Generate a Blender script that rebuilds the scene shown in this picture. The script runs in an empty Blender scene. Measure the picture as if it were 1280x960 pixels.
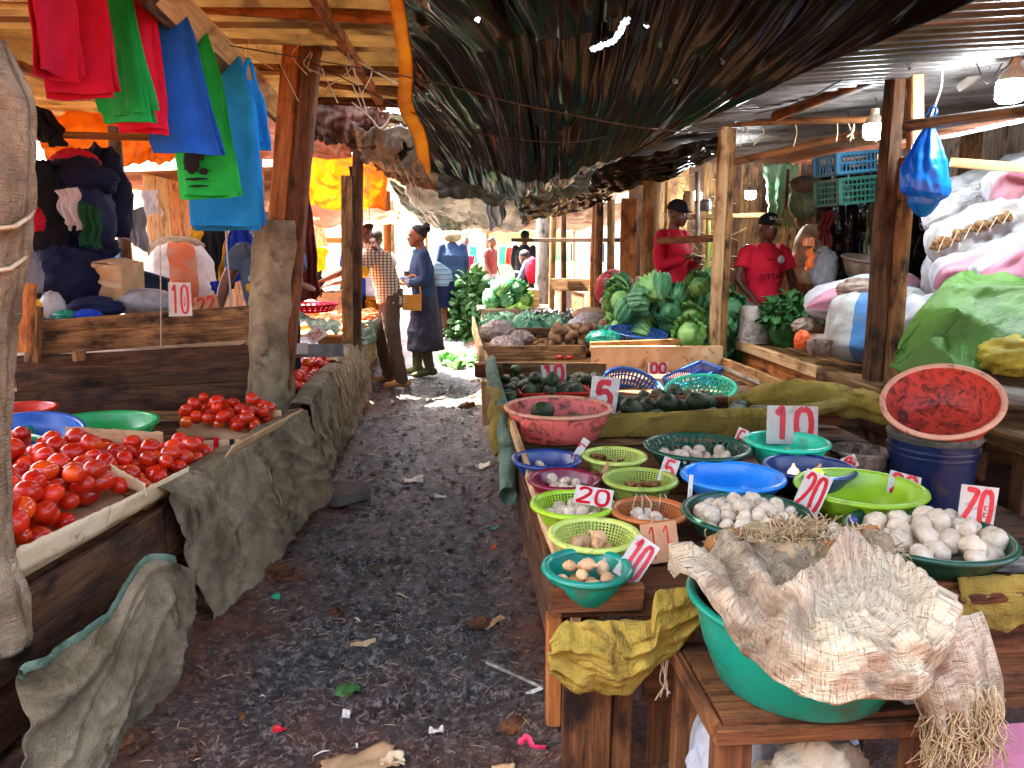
import bpy, math, random
from mathutils import Vector, Matrix, Euler, noise
R = random.Random(11)
sc = bpy.context.scene
COL = sc.collection
PI = math.pi

# ------------------------------------------------------------------ camera
F_PX, CAM_H = 950.0, 1.45
PITCH = math.atan(172 / F_PX)
YAW = math.atan(72 / F_PX * math.cos(PITCH))
cam = bpy.data.cameras.new('camera')
cam.sensor_width = 36.0
cam.lens = F_PX / 1280 * 36
cam.clip_start = 0.05
cam.clip_end = 2000
cam_o = bpy.data.objects.new('camera', cam)
COL.objects.link(cam_o)
cam_o.location = (0, 0, CAM_H)
cam_o.rotation_euler = (PI / 2 - PITCH, 0, -YAW)
sc.camera = cam_o

# ------------------------------------------------------------------ sky, sun, exposure
SUN_EL, SUN_AZ = 62.0, -52.0          # azimuth from +Y, clockwise
w = bpy.data.worlds.new('World')
sc.world = w
w.use_nodes = True
wn = w.node_tree.nodes
wl = w.node_tree.links
sky = wn.new('ShaderNodeTexSky')
sky.sky_type = 'NISHITA'
sky.sun_disc = False
sky.sun_elevation = math.radians(SUN_EL)
sky.sun_rotation = math.radians(SUN_AZ)
sky.air_density = 0.7
sky.dust_density = 7.0
sky.ozone_density = 0.3
bg = wn['Background']
bg.inputs['Strength'].default_value = 0.15
wl.new(sky.outputs[0], bg.inputs[0])
sl = bpy.data.lights.new('sun', 'SUN')
sl.energy = 4.5
sl.angle = math.radians(0.5)
sl.color = (1.0, 0.93, 0.82)
so = bpy.data.objects.new('sun', sl)
COL.objects.link(so)
_e, _a = math.radians(SUN_EL), math.radians(SUN_AZ)
SUN_DIR = Vector((math.sin(_a) * math.cos(_e), math.cos(_a) * math.cos(_e), math.sin(_e)))
so.rotation_euler = SUN_DIR.to_track_quat('Z', 'Y').to_euler()
so.location = (0, 0, 12)
sc.view_settings.view_transform = 'Standard'
sc.view_settings.look = 'None'
sc.view_settings.exposure = 4.15
sc.view_settings.gamma = 1.0
sc.view_settings.use_curve_mapping = False
sc.cycles.use_denoising = True
sc.cycles.max_bounces = 8
sc.cycles.diffuse_bounces = 5
sc.cycles.transparent_max_bounces = 8
sc.cycles.sample_clamp_indirect = 6.0
sc.cycles.caustics_reflective = False
sc.cycles.caustics_refractive = False

# ------------------------------------------------------------------ helpers
def at(px, py, X=None, Y=None, Z=None):
    """world point on the sight line of a photo pixel, at a given X, Y or Z"""
    x, y = (px - 640) / F_PX, -(py - 480) / F_PX
    cp, sp, ct, st = math.cos(PITCH), math.sin(PITCH), math.cos(YAW), math.sin(YAW)
    d = (ct * x + st * sp * y + st * cp, -st * x + ct * sp * y + ct * cp, cp * y - sp)
    o = (0, 0, CAM_H)
    t = X / d[0] if X is not None else Y / d[1] if Y is not None else (Z - CAM_H) / d[2]
    return Vector((o[0] + t * d[0], o[1] + t * d[1], o[2] + t * d[2]))

def to_px(p):
    cp, sp, ct, st = math.cos(PITCH), math.sin(PITCH), math.cos(YAW), math.sin(YAW)
    x, y, z = p[0], p[1], p[2] - CAM_H
    d = x * st * cp + y * ct * cp - z * sp
    return 640 + F_PX * (x * ct - y * st) / d, 480 - F_PX * (x * st * sp + y * ct * sp + z * cp) / d

def hx(s):
    s = s.lstrip('#')
    c = [int(s[i:i + 2], 16) / 255 for i in (0, 2, 4)]
    return tuple(((v + .055) / 1.055) ** 2.4 if v > .04045 else v / 12.92 for v in c)

def nz(x, y, z=0.0):
    return noise.noise(Vector((x, y, z)))

def fbm(x, y, z=0.0, o=4):
    return noise.fractal(Vector((x, y, z)), 1.0, 2.0, o)

def sstep(a, b, x):
    t = max(0.0, min(1.0, (x - a) / (b - a)))
    return t * t * (3 - 2 * t)

def lerp(a, b, t):
    return a + (b - a) * t

def interp(tab, x):
    """piecewise linear table [(x, y), ...]"""
    if x <= tab[0][0]:
        return tab[0][1]
    for (x0, y0), (x1, y1) in zip(tab, tab[1:]):
        if x <= x1:
            return y0 + (y1 - y0) * (x - x0) / (x1 - x0)
    return tab[-1][1]

def spline(pts, n):
    """Catmull-Rom through points"""
    P_ = [Vector(p) for p in pts]
    P_ = [P_[0] * 2 - P_[1]] + P_ + [P_[-1] * 2 - P_[-2]]
    out = []
    seg = len(P_) - 3
    for k in range(n + 1):
        s = min(seg - 1e-6, k / n * seg)
        i = int(s)
        t = s - i
        a, b, c, d = P_[i:i + 4]
        out.append(0.5 * ((2 * b) + (c - a) * t + (2 * a - 5 * b + 4 * c - d) * t * t + (3 * b - a - 3 * c + d) * t ** 3))
    return out

class MB:
    """collects shapes, build() links them as one mesh object"""
    def __init__(s):
        s.v, s.f, s.uv = [], [], {}
    def add(s, vs, fs):
        o = len(s.v)
        s.v += [tuple(v) for v in vs]
        s.f += [tuple(i + o for i in f) for f in fs]
        return o
    def box(s, c, d, rot=None, jit=0.0):
        x, y, z = d[0] / 2, d[1] / 2, d[2] / 2
        vs = [Vector((sx * x, sy * y, sz * z)) for sx in (-1, 1) for sy in (-1, 1) for sz in (-1, 1)]
        if jit:
            vs = [v + Vector((R.uniform(-jit, jit), R.uniform(-jit, jit), R.uniform(-jit, jit))) for v in vs]
        if rot is not None:
            m = rot if isinstance(rot, Matrix) else Euler(rot).to_matrix()
            vs = [m @ v for v in vs]
        s.add([v + Vector(c) for v in vs], [(0, 1, 3, 2), (4, 6, 7, 5), (0, 4, 5, 1), (2, 3, 7, 6), (0, 2, 6, 4), (1, 5, 7, 3)])
        return s
    def loft(s, rings, cap=True, close=True):
        n = len(rings[0])
        vs = [p for r in rings for p in r]
        fs = []
        for i in range(len(rings) - 1):
            for j in range(n if close else n - 1):
                k = (j + 1) % n
                fs.append((i * n + j, i * n + k, (i + 1) * n + k, (i + 1) * n + j))
        if cap:
            fs.append(tuple(reversed(range(n))))
            fs.append(tuple((len(rings) - 1) * n + j for j in range(n)))
        s.add(vs, fs)
        return s
    def tube(s, pts, r, n=8, cap=True, ell=1.0, jit=0.0):
        pts = [Vector(p) for p in pts]
        m = len(pts)
        rr = r if isinstance(r, (list, tuple)) else [r] * m
        rings = []
        ref = None
        for i, p in enumerate(pts):
            d = (pts[min(i + 1, m - 1)] - pts[max(i - 1, 0)])
            d = d.normalized() if d.length > 1e-9 else Vector((0, 0, 1))
            if ref is None:
                ref = Vector((1, 0, 0)) if abs(d.x) < .8 else Vector((0, 1, 0))
            a = (ref - d * ref.dot(d)).normalized()
            ref = a
            b = d.cross(a)
            rings.append([p + (a * math.cos(t * 2 * PI / n) + b * math.sin(t * 2 * PI / n) * ell) * rr[i] * (1 + (R.uniform(-jit, jit) if jit else 0)) for t in range(n)])
        return s.loft(rings, cap)
    def lathe(s, prof, n=32, c=(0, 0, 0), sx=1.0, sy=1.0):
        rings = [[(c[0] + r * math.cos(t * 2 * PI / n) * sx, c[1] + r * math.sin(t * 2 * PI / n) * sy, c[2] + z) for t in range(n)] for r, z in prof]
        o = len(s.v)
        s.loft(rings, cap=False)
        s.uvgrid = None
        return s
    def grid(s, fn, nu, nv, wrap=False, skip=None, uvs=None):
        vs = [fn(i / nu, j / nv) for i in range(nu + (0 if wrap else 1)) for j in range(nv + 1)]
        fs = []
        w_ = nv + 1
        base = len(s.v)
        for i in range(nu):
            k = (i + 1) % nu if wrap else i + 1
            for j in range(nv):
                if skip and skip(i, j):
                    continue
                fs.append((i * w_ + j, k * w_ + j, k * w_ + j + 1, i * w_ + j + 1))
        if uvs:
            for i in range(nu + (0 if wrap else 1)):
                for j in range(nv + 1):
                    s.uv[base + i * w_ + j] = (i / nu * uvs[0], j / nv * uvs[1])
        s.add(vs, fs)
        return s
    def ball(s, c, r, nu=12, nv=8, fn=None, rot=None):
        r = r if isinstance(r, (list, tuple)) else (r, r, r)
        m = Euler(rot).to_matrix() if rot else None
        def g(u, v):
            th, ph = u * 2 * PI, v * PI
            d = Vector((math.cos(th) * math.sin(ph), math.sin(th) * math.sin(ph), -math.cos(ph)))
            k = fn(d) if fn else 1.0
            p = Vector((d.x * r[0] * k, d.y * r[1] * k, d.z * r[2] * k))
            if m:
                p = m @ p
            return p + Vector(c)
        return s.grid(g, nu, nv, wrap=True)
    def mesh(s, name, mat, smooth=True):
        me = bpy.data.meshes.new(name)
        me.from_pydata(s.v, [], s.f)
        if s.uv:
            ul = me.uv_layers.new(name='UVMap')
            for lp in me.loops:
                ul.data[lp.index].uv = s.uv.get(lp.vertex_index, (0, 0))
        if mat:
            me.materials.append(MAT[mat] if isinstance(mat, str) else mat)
        if smooth:
            me.polygons.foreach_set('use_smooth', [True] * len(me.polygons))
            if smooth is not True:
                me.set_sharp_from_angle(angle=math.radians(smooth))
        me.update()
        return me
    def build(s, name, mat, parent=None, loc=None, rot=None, smooth=35, solid=0.0, sub=0, remesh=0.0, relax=0, disp=None, world=False):
        o = bpy.data.objects.new(name, s.mesh(name, mat, smooth))
        COL.objects.link(o)
        if parent:
            o.parent = parent
        if world and parent:
            o.location = -Vector(parent.location)
        if loc is not None:
            o.location = loc
        if rot is not None:
            o.rotation_euler = rot
        if remesh:
            m = o.modifiers.new('r', 'REMESH')
            m.mode = 'VOXEL'
            m.voxel_size = remesh
            m.use_smooth_shade = True
        if relax:
            m = o.modifiers.new('s', 'SMOOTH')
            m.factor = .5
            m.iterations = relax
        if disp:
            t = bpy.data.textures.new('clouds', 'CLOUDS')
            t.noise_scale = disp[1]
            t.noise_depth = 2
            m = o.modifiers.new('d', 'DISPLACE')
            m.texture = t
            m.strength = disp[0]
            m.texture_coords = 'LOCAL'
        if solid:
            m = o.modifiers.new('t', 'SOLIDIFY')
            m.thickness = solid
            m.offset = 0
        if sub:
            m = o.modifiers.new('u', 'SUBSURF')
            m.levels = m.render_levels = sub
        return o

def T(o, label, cat, group=None, kind=None):
    if label:
        o['label'] = label
    if cat:
        o['category'] = cat
    if group:
        o['group'] = group
    if kind:
        o['kind'] = kind
    return o

def thing(name, label, cat, loc=(0, 0, 0), rot=(0, 0, 0), group=None):
    o = bpy.data.objects.new(name, None)
    COL.objects.link(o)
    o.empty_display_size = .05
    o.location = loc
    o.rotation_euler = rot
    return T(o, label, cat, group)

def inst(name, me, parent=None, loc=(0, 0, 0), rot=(0, 0, 0), scale=1.0):
    o = bpy.data.objects.new(name, me)
    COL.objects.link(o)
    if parent:
        o.parent = parent
    o.location = loc
    o.rotation_euler = rot
    o.scale = scale if isinstance(scale, (tuple, list)) else (scale,) * 3
    return o

def plank(name, p0, p1, w_, t_, mat, parent=None, up=(0, 0, 1), seg=6, jit=.06, round_=False, taper=1.0):
    """a sawn board or pole from p0 to p1; local X runs along it, w_ is its width along up, t_ its thickness"""
    p0, p1 = Vector(p0), Vector(p1)
    L = (p1 - p0).length
    x = (p1 - p0).normalized()
    u = Vector(up)
    z = u - x * u.dot(x)
    if z.length < 1e-4:
        z = Vector((0, 1, 0)) - x * x.y
    z.normalize()
    y = z.cross(x)
    b = min(w_, t_) * .12
    rings = []
    sd = R.uniform(0, 100)
    for i in range(seg + 1):
        s = i / seg
        k = lerp(1, taper, s)
        if round_:
            prof = [(math.cos(a * PI / 5) * t_ / 2, math.sin(a * PI / 5) * w_ / 2) for a in range(10)]
        else:
            hy, hz = t_ / 2, w_ / 2
            prof = [(hy, hz - b), (hy - b, hz), (-hy + b, hz), (-hy, hz - b), (-hy, -hz + b), (-hy + b, -hz), (hy - b, -hz), (hy, -hz + b)]
        dy, dz = nz(s * L * 1.7 + sd, 3.1) * jit * t_ * 2.0, nz(s * L * 1.3 + sd, 9.7) * jit * w_ * .9
        rings.append([(s * L + (R.uniform(-.006, .006) if i in (0, seg) else 0), a * k + dy + R.uniform(-1, 1) * jit * t_ * .12, c * k + dz + R.uniform(-1, 1) * jit * w_ * .07) for a, c in prof])
    o = MB().loft(rings).build(name, mat, None, smooth=40)
    M_ = Matrix((x, y, z)).transposed().to_4x4()
    M_.translation = p0
    if parent:
        o.parent = parent
        bpy_m = Matrix.LocRotScale(parent.location, parent.rotation_euler, None)
        o.matrix_local = bpy_m.inverted() @ M_
    else:
        o.matrix_local = M_
    return o

def rope(name, label, pts, r, mat, n=24, parent=None, cat='rope', group=None, sides=5):
    o = MB().tube(spline(pts, n), r, sides).build(name, mat, parent)
    if not parent:
        T(o, label, cat, group)
    return o

def drop_heap(n, area, r, floor=0.0, tries=14, seed=1, shape=None, hmax=None):
    """drop n balls into an area: area() gives a random (x, y); returns centres"""
    rr = random.Random(seed)
    out = []
    for k in range(n):
        best = None
        for q in range(tries):
            x, y = area(rr)
            fl = floor(x, y) if callable(floor) else floor
            z = fl + r
            for (a, b, c) in out:
                d2 = (a - x) ** 2 + (b - y) ** 2
                if d2 < (1.86 * r) ** 2:
                    z = max(z, c + math.sqrt((1.86 * r) ** 2 - d2))
            if best is None or z < best[2]:
                best = (x, y, z)
        if hmax and best[2] > hmax(best[0], best[1]):
            continue
        out.append(best)
    return out
# ------------------------------------------------------------------ materials
MAT = {}

class NT:
    def __init__(s, name):
        s.m = bpy.data.materials.new(name)
        s.m.use_nodes = True
        s.t = s.m.node_tree
        s.b = s.t.nodes['Principled BSDF']
        s.out = s.t.nodes['Material Output']
    def n(s, typ, props=None, **ins):
        nd = s.t.nodes.new('ShaderNode' + typ)
        for k, v in (props or {}).items():
            setattr(nd, k, v)
        for k, v in ins.items():
            s.put(nd.inputs[int(k[1:])] if k[0] == '_' else nd.inputs[k.replace('_', ' ')], v)
        return nd
    def put(s, sock, v):
        if isinstance(v, bpy.types.NodeSocket):
            s.t.links.new(v, sock)
        elif isinstance(v, (tuple, list)) and len(v) == 3 and sock.type == 'RGBA':
            sock.default_value = (*v, 1)
        else:
            sock.default_value = v
    def math(s, op, a, b=0.0, clamp=False):
        nd = s.n('Math', {'operation': op, 'use_clamp': clamp}, _0=a, _1=b)
        return nd.outputs[0]
    def mix(s, f, a, b):
        nd = s.n('Mix', {'data_type': 'RGBA'})
        s.put(nd.inputs[0], f)
        s.put(nd.inputs[6], a)
        s.put(nd.inputs[7], b)
        return nd.outputs[2]
    def ramp(s, f, a, b):
        nd = s.n('MapRange', {'clamp': True}, _0=f, _1=a, _2=b)
        return nd.outputs[0]
    def coords(s, stretch=(1, 1, 1), uv=False, rand=True):
        tc = s.n('TexCoord')
        v = tc.outputs['UV' if uv else 'Object']
        if rand:
            oi = s.n('ObjectInfo')
            s.oi = oi
            off = s.math('MULTIPLY', oi.outputs['Random'], 41.0)
            v = s.n('VectorMath', {'operation': 'ADD'}, _0=v, _1=off).outputs[0]
        return s.n('Mapping', None, Vector=v, Scale=stretch).outputs[0]
    def noise(s, v, scale, detail=6.0, rough=.6, dist=0.0):
        return s.n('TexNoise', None, Vector=v, Scale=scale, Detail=detail, Roughness=rough, Distortion=dist).outputs[0]

def mk(name, c1, c2=None, c3=None, ns=5.0, rough=.6, rv=.15, bump=.3, bs=40.0, bd=.01, stretch=(1, 1, 1), spot=None,
       spec=.4, trans=0.0, sss=0.0, rand=.15, weave=0.0, ws=220.0, metal=0.0, coat=0.0, lo=.38, hi=.62, holes=None, tcol=None):
    """c1/c2 blotches, c3 speckles above the spot threshold, bump, optional woven thread relief"""
    t = NT(name)
    c1 = hx(c1) if isinstance(c1, str) else c1
    c2 = hx(c2) if isinstance(c2, str) else (c2 or c1)
    v = t.coords(stretch)
    n1 = t.noise(v, ns, 8, .62, .4)
    col = t.mix(t.ramp(n1, lo, hi), c1, c2)
    if c3:
        c3 = hx(c3) if isinstance(c3, str) else c3
        sp = spot or (9.0, .58, .66)
        n3 = t.noise(v, sp[0], 7, .7, .8)
        col = t.mix(t.ramp(n3, sp[1], sp[2]), col, c3)
    if rand:
        val = t.n('MapRange', None, _0=t.oi.outputs['Random'], _3=1 - rand, _4=1 + rand).outputs[0]
        hsv = t.n('HueSaturation', None, Value=val, Color=col)
        col = hsv.outputs[0]
    t.put(t.b.inputs['Base Color'], col)
    n2 = t.noise(v, bs, 6, .65)
    t.put(t.b.inputs['Roughness'], t.n('MapRange', None, _0=n1, _1=.25, _2=.75, _3=max(.04, rough - rv), _4=min(1, rough + rv)).outputs[0])
    t.b.inputs['Specular IOR Level'].default_value = spec
    t.b.inputs['Metallic'].default_value = metal
    if coat:
        t.b.inputs['Coat Weight'].default_value = coat
        t.b.inputs['Coat Roughness'].default_value = .14
    h = n2
    if weave:
        uv = t.coords((1, 1, 1), uv=True, rand=False)
        a = t.noise(t.n('Mapping', None, Vector=uv, Scale=(ws, ws / 14, 1)).outputs[0], 1.0, 2, .5)
        b = t.noise(t.n('Mapping', None, Vector=uv, Scale=(ws / 14, ws, 1)).outputs[0], 1.0, 2, .5)
        ww = t.math('MULTIPLY', t.math('ADD', a, b), weave * 2.2)
        h = t.math('ADD', n2, ww)
    if bump:
        bn = t.n('Bump', None, Strength=bump, Distance=bd, Height=h)
        t.put(t.b.inputs['Normal'], bn.outputs[0])
    if sss:
        t.b.inputs['Subsurface Weight'].default_value = sss
        t.b.inputs['Subsurface Radius'].default_value = (.02, .01, .006)
    if trans:
        tl = t.n('BsdfTranslucent', None, Color=tcol and hx(tcol) or col)
        ms = t.n('MixShader', None, _0=trans, _1=t.b.outputs[0], _2=tl.outputs[0])
        t.put(t.out.inputs[0], ms.outputs[0])
    MAT[name] = t.m
    return t

def wood(name, c1, c2, c3=None, rough=.75, bump=.7, gs=1.0, rand=.25, spec=.25):
    """grain runs along local X"""
    t = NT(name)
    v = t.coords((1.2 * gs, 16 * gs, 16 * gs))
    n1 = t.noise(v, 2.2, 9, .68, 1.2)
    v2 = t.coords((.8, 60, 60))
    n2 = t.noise(v2, 2.0, 5, .7, .5)
    v3 = t.coords((2.2, 4, 4))
    n3 = t.noise(v3, 2.4, 6, .6)
    col = t.mix(t.ramp(n1, .34, .64), hx(c1), hx(c2))
    if c3:
        col = t.mix(t.ramp(n3, .50, .68), col, hx(c3))
    crack = t.ramp(n2, .30, .42)
    col = t.mix(crack, tuple(x * .22 for x in hx(c1)), col)
    val = t.n('MapRange', None, _0=t.oi.outputs['Random'], _3=1 - rand, _4=1 + rand).outputs[0]
    col = t.n('HueSaturation', None, Value=val, Color=col).outputs[0]
    t.put(t.b.inputs['Base Color'], col)
    t.b.inputs['Roughness'].default_value = rough
    t.b.inputs['Specular IOR Level'].default_value = spec
    h = t.math('ADD', t.math('MULTIPLY', n2, .9), t.math('MULTIPLY', n1, .6))
    t.put(t.b.inputs['Normal'], t.n('Bump', None, Strength=bump, Distance=.006, Height=h).outputs[0])
    MAT[name] = t.m

# wood
wood('wood_old', '#46301b', '#a07646', '#281a0f')
wood('wood_dark', '#2c1b0f', '#6a472a', '#170f0a')
wood('wood_brown', '#482814', '#86552f', '#26160c')
wood('wood_pale', '#a87f50', '#d9b888', '#7b5735')
wood('wood_orange', '#8a4c20', '#c9803f', '#4f2c15')
wood('wood_grey', '#6d665c', '#a89f91', '#423d36')
wood('wood_fresh', '#c08a4e', '#e8bd84', '#9a6a3a', bump=.4)
wood('log', '#7f5b34', '#b58d58', '#4b3420', gs=.7)
wood('bamboo', '#77803a', '#a6a355', '#5d5a2b', bump=.3)

def stripes(name, cols, axis=0, period=.5, ns=5, rough=.6, trans=.0, dirt=None, weave=.3, bump=.5, ws=200, bs=45, uv=True, dark_thread=None):
    """woven plastic with coloured bands: cols = [(position, hex), ...] along one UV axis"""
    t = NT(name)
    uvv = t.coords((1, 1, 1), uv=uv, rand=False)
    sep = t.n('SeparateXYZ', None, _0=uvv).outputs[axis]
    wob = t.noise(t.coords((1, 1, 1)), 3.0, 3)
    fr = t.math('FRACT', t.math('ADD', t.math('DIVIDE', sep, period), t.math('MULTIPLY', wob, .05)))
    rp = t.n('ValToRGB', None, Fac=fr)
    rp.color_ramp.interpolation = 'CONSTANT'
    e = rp.color_ramp.elements
    e[0].position, e[0].color = cols[0][0], (*hx(cols[0][1]), 1)
    e[1].position, e[1].color = cols[1][0], (*hx(cols[1][1]), 1)
    for p_, c_ in cols[2:]:
        q = e.new(p_)
        q.color = (*hx(c_), 1)
    v = t.coords()
    n1 = t.noise(v, ns, 8, .65, .5)
    col = rp.outputs[0]
    if dirt:
        col = t.mix(t.ramp(n1, .45, .70), col, hx(dirt))
    t.put(t.b.inputs['Base Color'], col)
    t.b.inputs['Roughness'].default_value = rough
    n2 = t.noise(v, bs, 6, .65)
    a = t.noise(t.n('Mapping', None, Vector=uvv, Scale=(ws, ws / 14, 1)).outputs[0], 1.0, 2, .5)
    b = t.noise(t.n('Mapping', None, Vector=uvv, Scale=(ws / 14, ws, 1)).outputs[0], 1.0, 2, .5)
    if dark_thread:
        col = t.mix(t.math('MULTIPLY', t.ramp(t.math('ADD', a, b), .96, .80), .8), col, hx(dark_thread))
        t.put(t.b.inputs['Base Color'], col)
    h = t.math('ADD', n2, t.math('MULTIPLY', t.math('ADD', a, b), weave))
    t.put(t.b.inputs['Normal'], t.n('Bump', None, Strength=bump, Distance=.008, Height=h).outputs[0])
    if trans:
        tl = t.n('BsdfTranslucent', None, Color=col)
        t.put(t.out.inputs[0], t.n('MixShader', None, _0=trans, _1=t.b.outputs[0], _2=tl.outputs[0]).outputs[0])
    MAT[name] = t.m

# cloth and sheet
mk('burlap', '#776a4c', '#b8a784', '#3f321c', ns=5, rough=.85, bump=1.0, bs=34, bd=.016, weave=.35, ws=260, trans=.12, spot=(6, .55, .7))
mk('burlap_dark', '#4e4a40', '#7b7464', '#2f2a22', ns=5, rough=.85, bump=.9, bs=55, weave=.35, ws=240, trans=.08, spot=(5, .52, .68))
mk('burlap_tan', '#8a7556', '#bda986', '#543c24', ns=9, rough=.85, bump=1.0, bs=36, bd=.016, weave=.35, ws=260, trans=.1)
mk('yellow_cloth', '#8a7220', '#b59b40', '#47350f', ns=6, rough=.8, bump=.9, bs=70, weave=.35, ws=240, trans=.12, spot=(7, .54, .68))
mk('fibre', '#8f7650', '#bda47c', '#54401f', ns=20, rough=.85, bump=.3, bs=90, rand=.2)
mk('rope_pale', '#b59d76', '#d4c3a0', ns=30, rough=.85, bump=.4, bs=200)
mk('rope_dark', '#2d251d', '#4c4034', ns=30, rough=.85, bump=.4, bs=200)
mk('black_tarp', '#080707', '#131110', '#2b2824', ns=2.5, rough=.4, rv=.08, bump=.8, bs=22, bd=.03, stretch=(1, .14, 1), spec=.0, rand=.0, spot=(3.2, .58, .78), coat=.30)
mk('green_tarp', '#33392f', '#5c6350', '#23211c', ns=3, rough=.4, bump=.7, bs=20, bd=.02, trans=.25, spec=.6, rand=0)
mk('silver_tarp', '#6f6a66', '#a19a92', '#2c2927', ns=3, rough=.4, bump=.7, bs=18, bd=.02, trans=.3, spec=.6, rand=0)
mk('brown_tarp', '#43302a', '#7a5a4e', '#1f1715', ns=3, rough=.5, bump=.7, bs=18, bd=.02, trans=.25, spec=.5, rand=0)
mk('orange_tarp', '#d98a1c', '#eeb040', '#a8641a', ns=2.5, rough=.6, bump=.4, bs=16, bd=.02, trans=.55, rand=0, spot=(4, .6, .75))
mk('peach_tarp', '#d8a884', '#e8c4a4', '#b57c58', ns=2.5, rough=.6, bump=.4, bs=16, bd=.02, trans=.5, rand=0)
mk('yellow_hem', '#d9971d', '#eab945', ns=4, rough=.6, bump=.2, trans=.55, rand=0)
mk('white_plastic', '#a9acad', '#c9cbcb', '#7a7772', ns=4, rough=.4, bump=.4, bs=20, trans=.25, rand=.05)
# mud and litter
mk('card', '#a9855a', '#c9a77a', '#7a5c3c', ns=4, rough=.85, bump=.25, bs=40, stretch=(1, 1, 1), rand=.12)
mk('card_pale', '#c9b184', '#e2d0a8', '#9a7f55', ns=4, rough=.85, bump=.2, bs=40, rand=.1)
mk('stone', '#4a453f', '#6d665c', '#2a2621', ns=7, rough=.8, bump=.9, bs=25, rand=.2)
mk('stone_orange', '#3f2413', '#7a4c28', '#24150b', ns=18, rough=.85, bump=1.0, bs=60, rand=.2)
mk('paper', '#c9c2b2', '#e4dfd2', '#8f856f', ns=8, rough=.8, bump=.2, rand=.1)
mk('pink_plastic', '#d91f45', '#f0446a', ns=8, rough=.4, bump=.2)
mk('green_scrap', '#1d9a6c', '#39c48f', ns=8, rough=.4, bump=.2)
# food
mk('tomato', '#b81606', '#d8330a', '#ea6a18', ns=9, rough=.30, rv=.08, bump=.06, bs=12, spec=.45, rand=.25, spot=(8, .56, .72), sss=.06, coat=.10)
mk('tomato_orange', '#d23a0c', '#e6611a', '#c41c08', ns=3, rough=.18, rv=.05, bump=.06, bs=12, spec=.6, rand=.15, sss=.06, coat=.3)
mk('stem_green', '#4c6a22', '#6f8a35', ns=10, rough=.7)
mk('garlic', '#c4ae8c', '#dccdb2', '#8a6238', ns=40, rough=.5, bump=.6, bs=90, stretch=(1, 1, .3), rand=.12, spot=(34, .58, .70), sss=.05)
mk('shallot', '#c9945c', '#e0b98a', '#9a5f38', ns=8, rough=.45, bump=.4, bs=30, stretch=(1, 1, .3), rand=.15)
mk('ginger', '#7a4a22', '#a06c36', '#52300f', ns=12, rough=.8, bump=.6, bs=60, rand=.2)
mk('avocado', '#15230a', '#2b4012', '#0b1206', ns=14, rough=.36, bump=.6, bs=90, rand=.25)
mk('cabbage', '#5f9a48', '#a4cf7c', '#d0e4ac', ns=5, rough=.45, bump=.5, bs=30, rand=.18, spot=(8, .6, .75), trans=.12)
mk('cabbage_dark', '#2f6a40', '#5c9a66', '#a5c89a', ns=6, rough=.45, bump=.6, bs=35, rand=.2, spot=(9, .6, .75), trans=.12)
mk('cabbage_pale', '#6fae84', '#a5cfac', '#4a9066', ns=6, rough=.45, bump=.5, bs=35, rand=.12, trans=.15)
mk('kale', '#1f4a22', '#3d7436', '#14301a', ns=9, rough=.5, bump=.6, bs=50, rand=.3, trans=.15)
mk('leafy', '#3f7a3a', '#79a95e', '#274f2b', ns=7, rough=.5, bump=.5, bs=50, rand=.3, trans=.2)
mk('potato', '#6a4a30', '#8d6a48', '#3b2819', ns=14, rough=.85, bump=.5, bs=60, rand=.2)
mk('sweet_root', '#9a6a55', '#c99a80', '#6a4237', ns=10, rough=.7, bump=.5, bs=50, rand=.2)
mk('carrot', '#e0561a', '#f08040', '#b8400f', ns=8, rough=.5, bump=.3, rand=.15)
mk('charcoal', '#17171a', '#33343a', '#0a0a0b', ns=14, rough=.6, bump=.6, bs=50, rand=.3)
mk('clear_bag', '#8a6a58', '#b5a596', '#5a3c2c', ns=9, rough=.22, bump=.9, bs=26, bd=.015, trans=.3, spec=.7, rand=.05)
# paint
mk('sign_white', '#b5ad9c', '#ccc6b8', '#7d6f58', ns=5, rough=.45, bump=.1, rand=.08, spot=(14, .54, .72))
mk('sign_red', '#b8121c', '#d01f2a', '#8a0c14', ns=12, rough=.4, bump=.1, rand=.05)
mk('sign_card', '#b87f55', '#cf9a6e', '#8a5635', ns=6, rough=.8, bump=.2, rand=.05)
mk('metal_dull', '#55534f', '#7d7a75', '#3a2f27', ns=8, rough=.45, bump=.3, metal=.7)
mk('black_plastic', '#0c0c0e', '#1b1b1f', ns=8, rough=.4, bump=.2)

def plastic(name, c, dirt=None, amt=(.54, .76), rough=.30, scale=7.0, trans=.10):
    d = dirt or '#5a4630'
    mk(name, c, tuple(min(1, v * 1.12) for v in hx(c)), d, ns=3, rough=rough, rv=.08, bump=.08, bs=30, spec=.55, rand=.0, spot=(scale, amt[0], amt[1]), trans=trans)

for n_, c_ in dict(blue_navy='#123a78', lime='#b3c93a', lime_pale='#c8d865', olive_lime='#a0b548', bottle_green='#0c4a34', turquoise='#1fc79a', maroon='#7c1030',
                   sky_blue='#1387e0', navy_deep='#0f2f66', lime_solid='#93bf22', lime_bright='#a6d424', orange_bowl='#b8662c', teal='#0c8a70', mint='#2bcf9f',
                   basin_green='#0aa350', basin_blue='#1a5cb0', red_basket='#c8331c', royal='#1d4f96', bucket_blue='#081a3e').items():
    plastic(n_, c_)
plastic('pink_dirty', '#e0685a', '#5c3020', (.48, .60), .5, 16)
plastic('tub_red', '#c8402c', '#4a1c12', (.46, .62), .55, 22)
plastic('rim_dirty', '#d59a78', '#7a4a35', (.55, .7), .5, 18)
plastic('crate_teal', '#073e33', '#20302a', (.6, .8), .4)
plastic('crate_blue', '#1a4a62', '#20302a', (.6, .8), .4)
plastic('bucket_white', '#b9b2a6', '#4d443a', (.48, .66), .5, 9)
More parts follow.
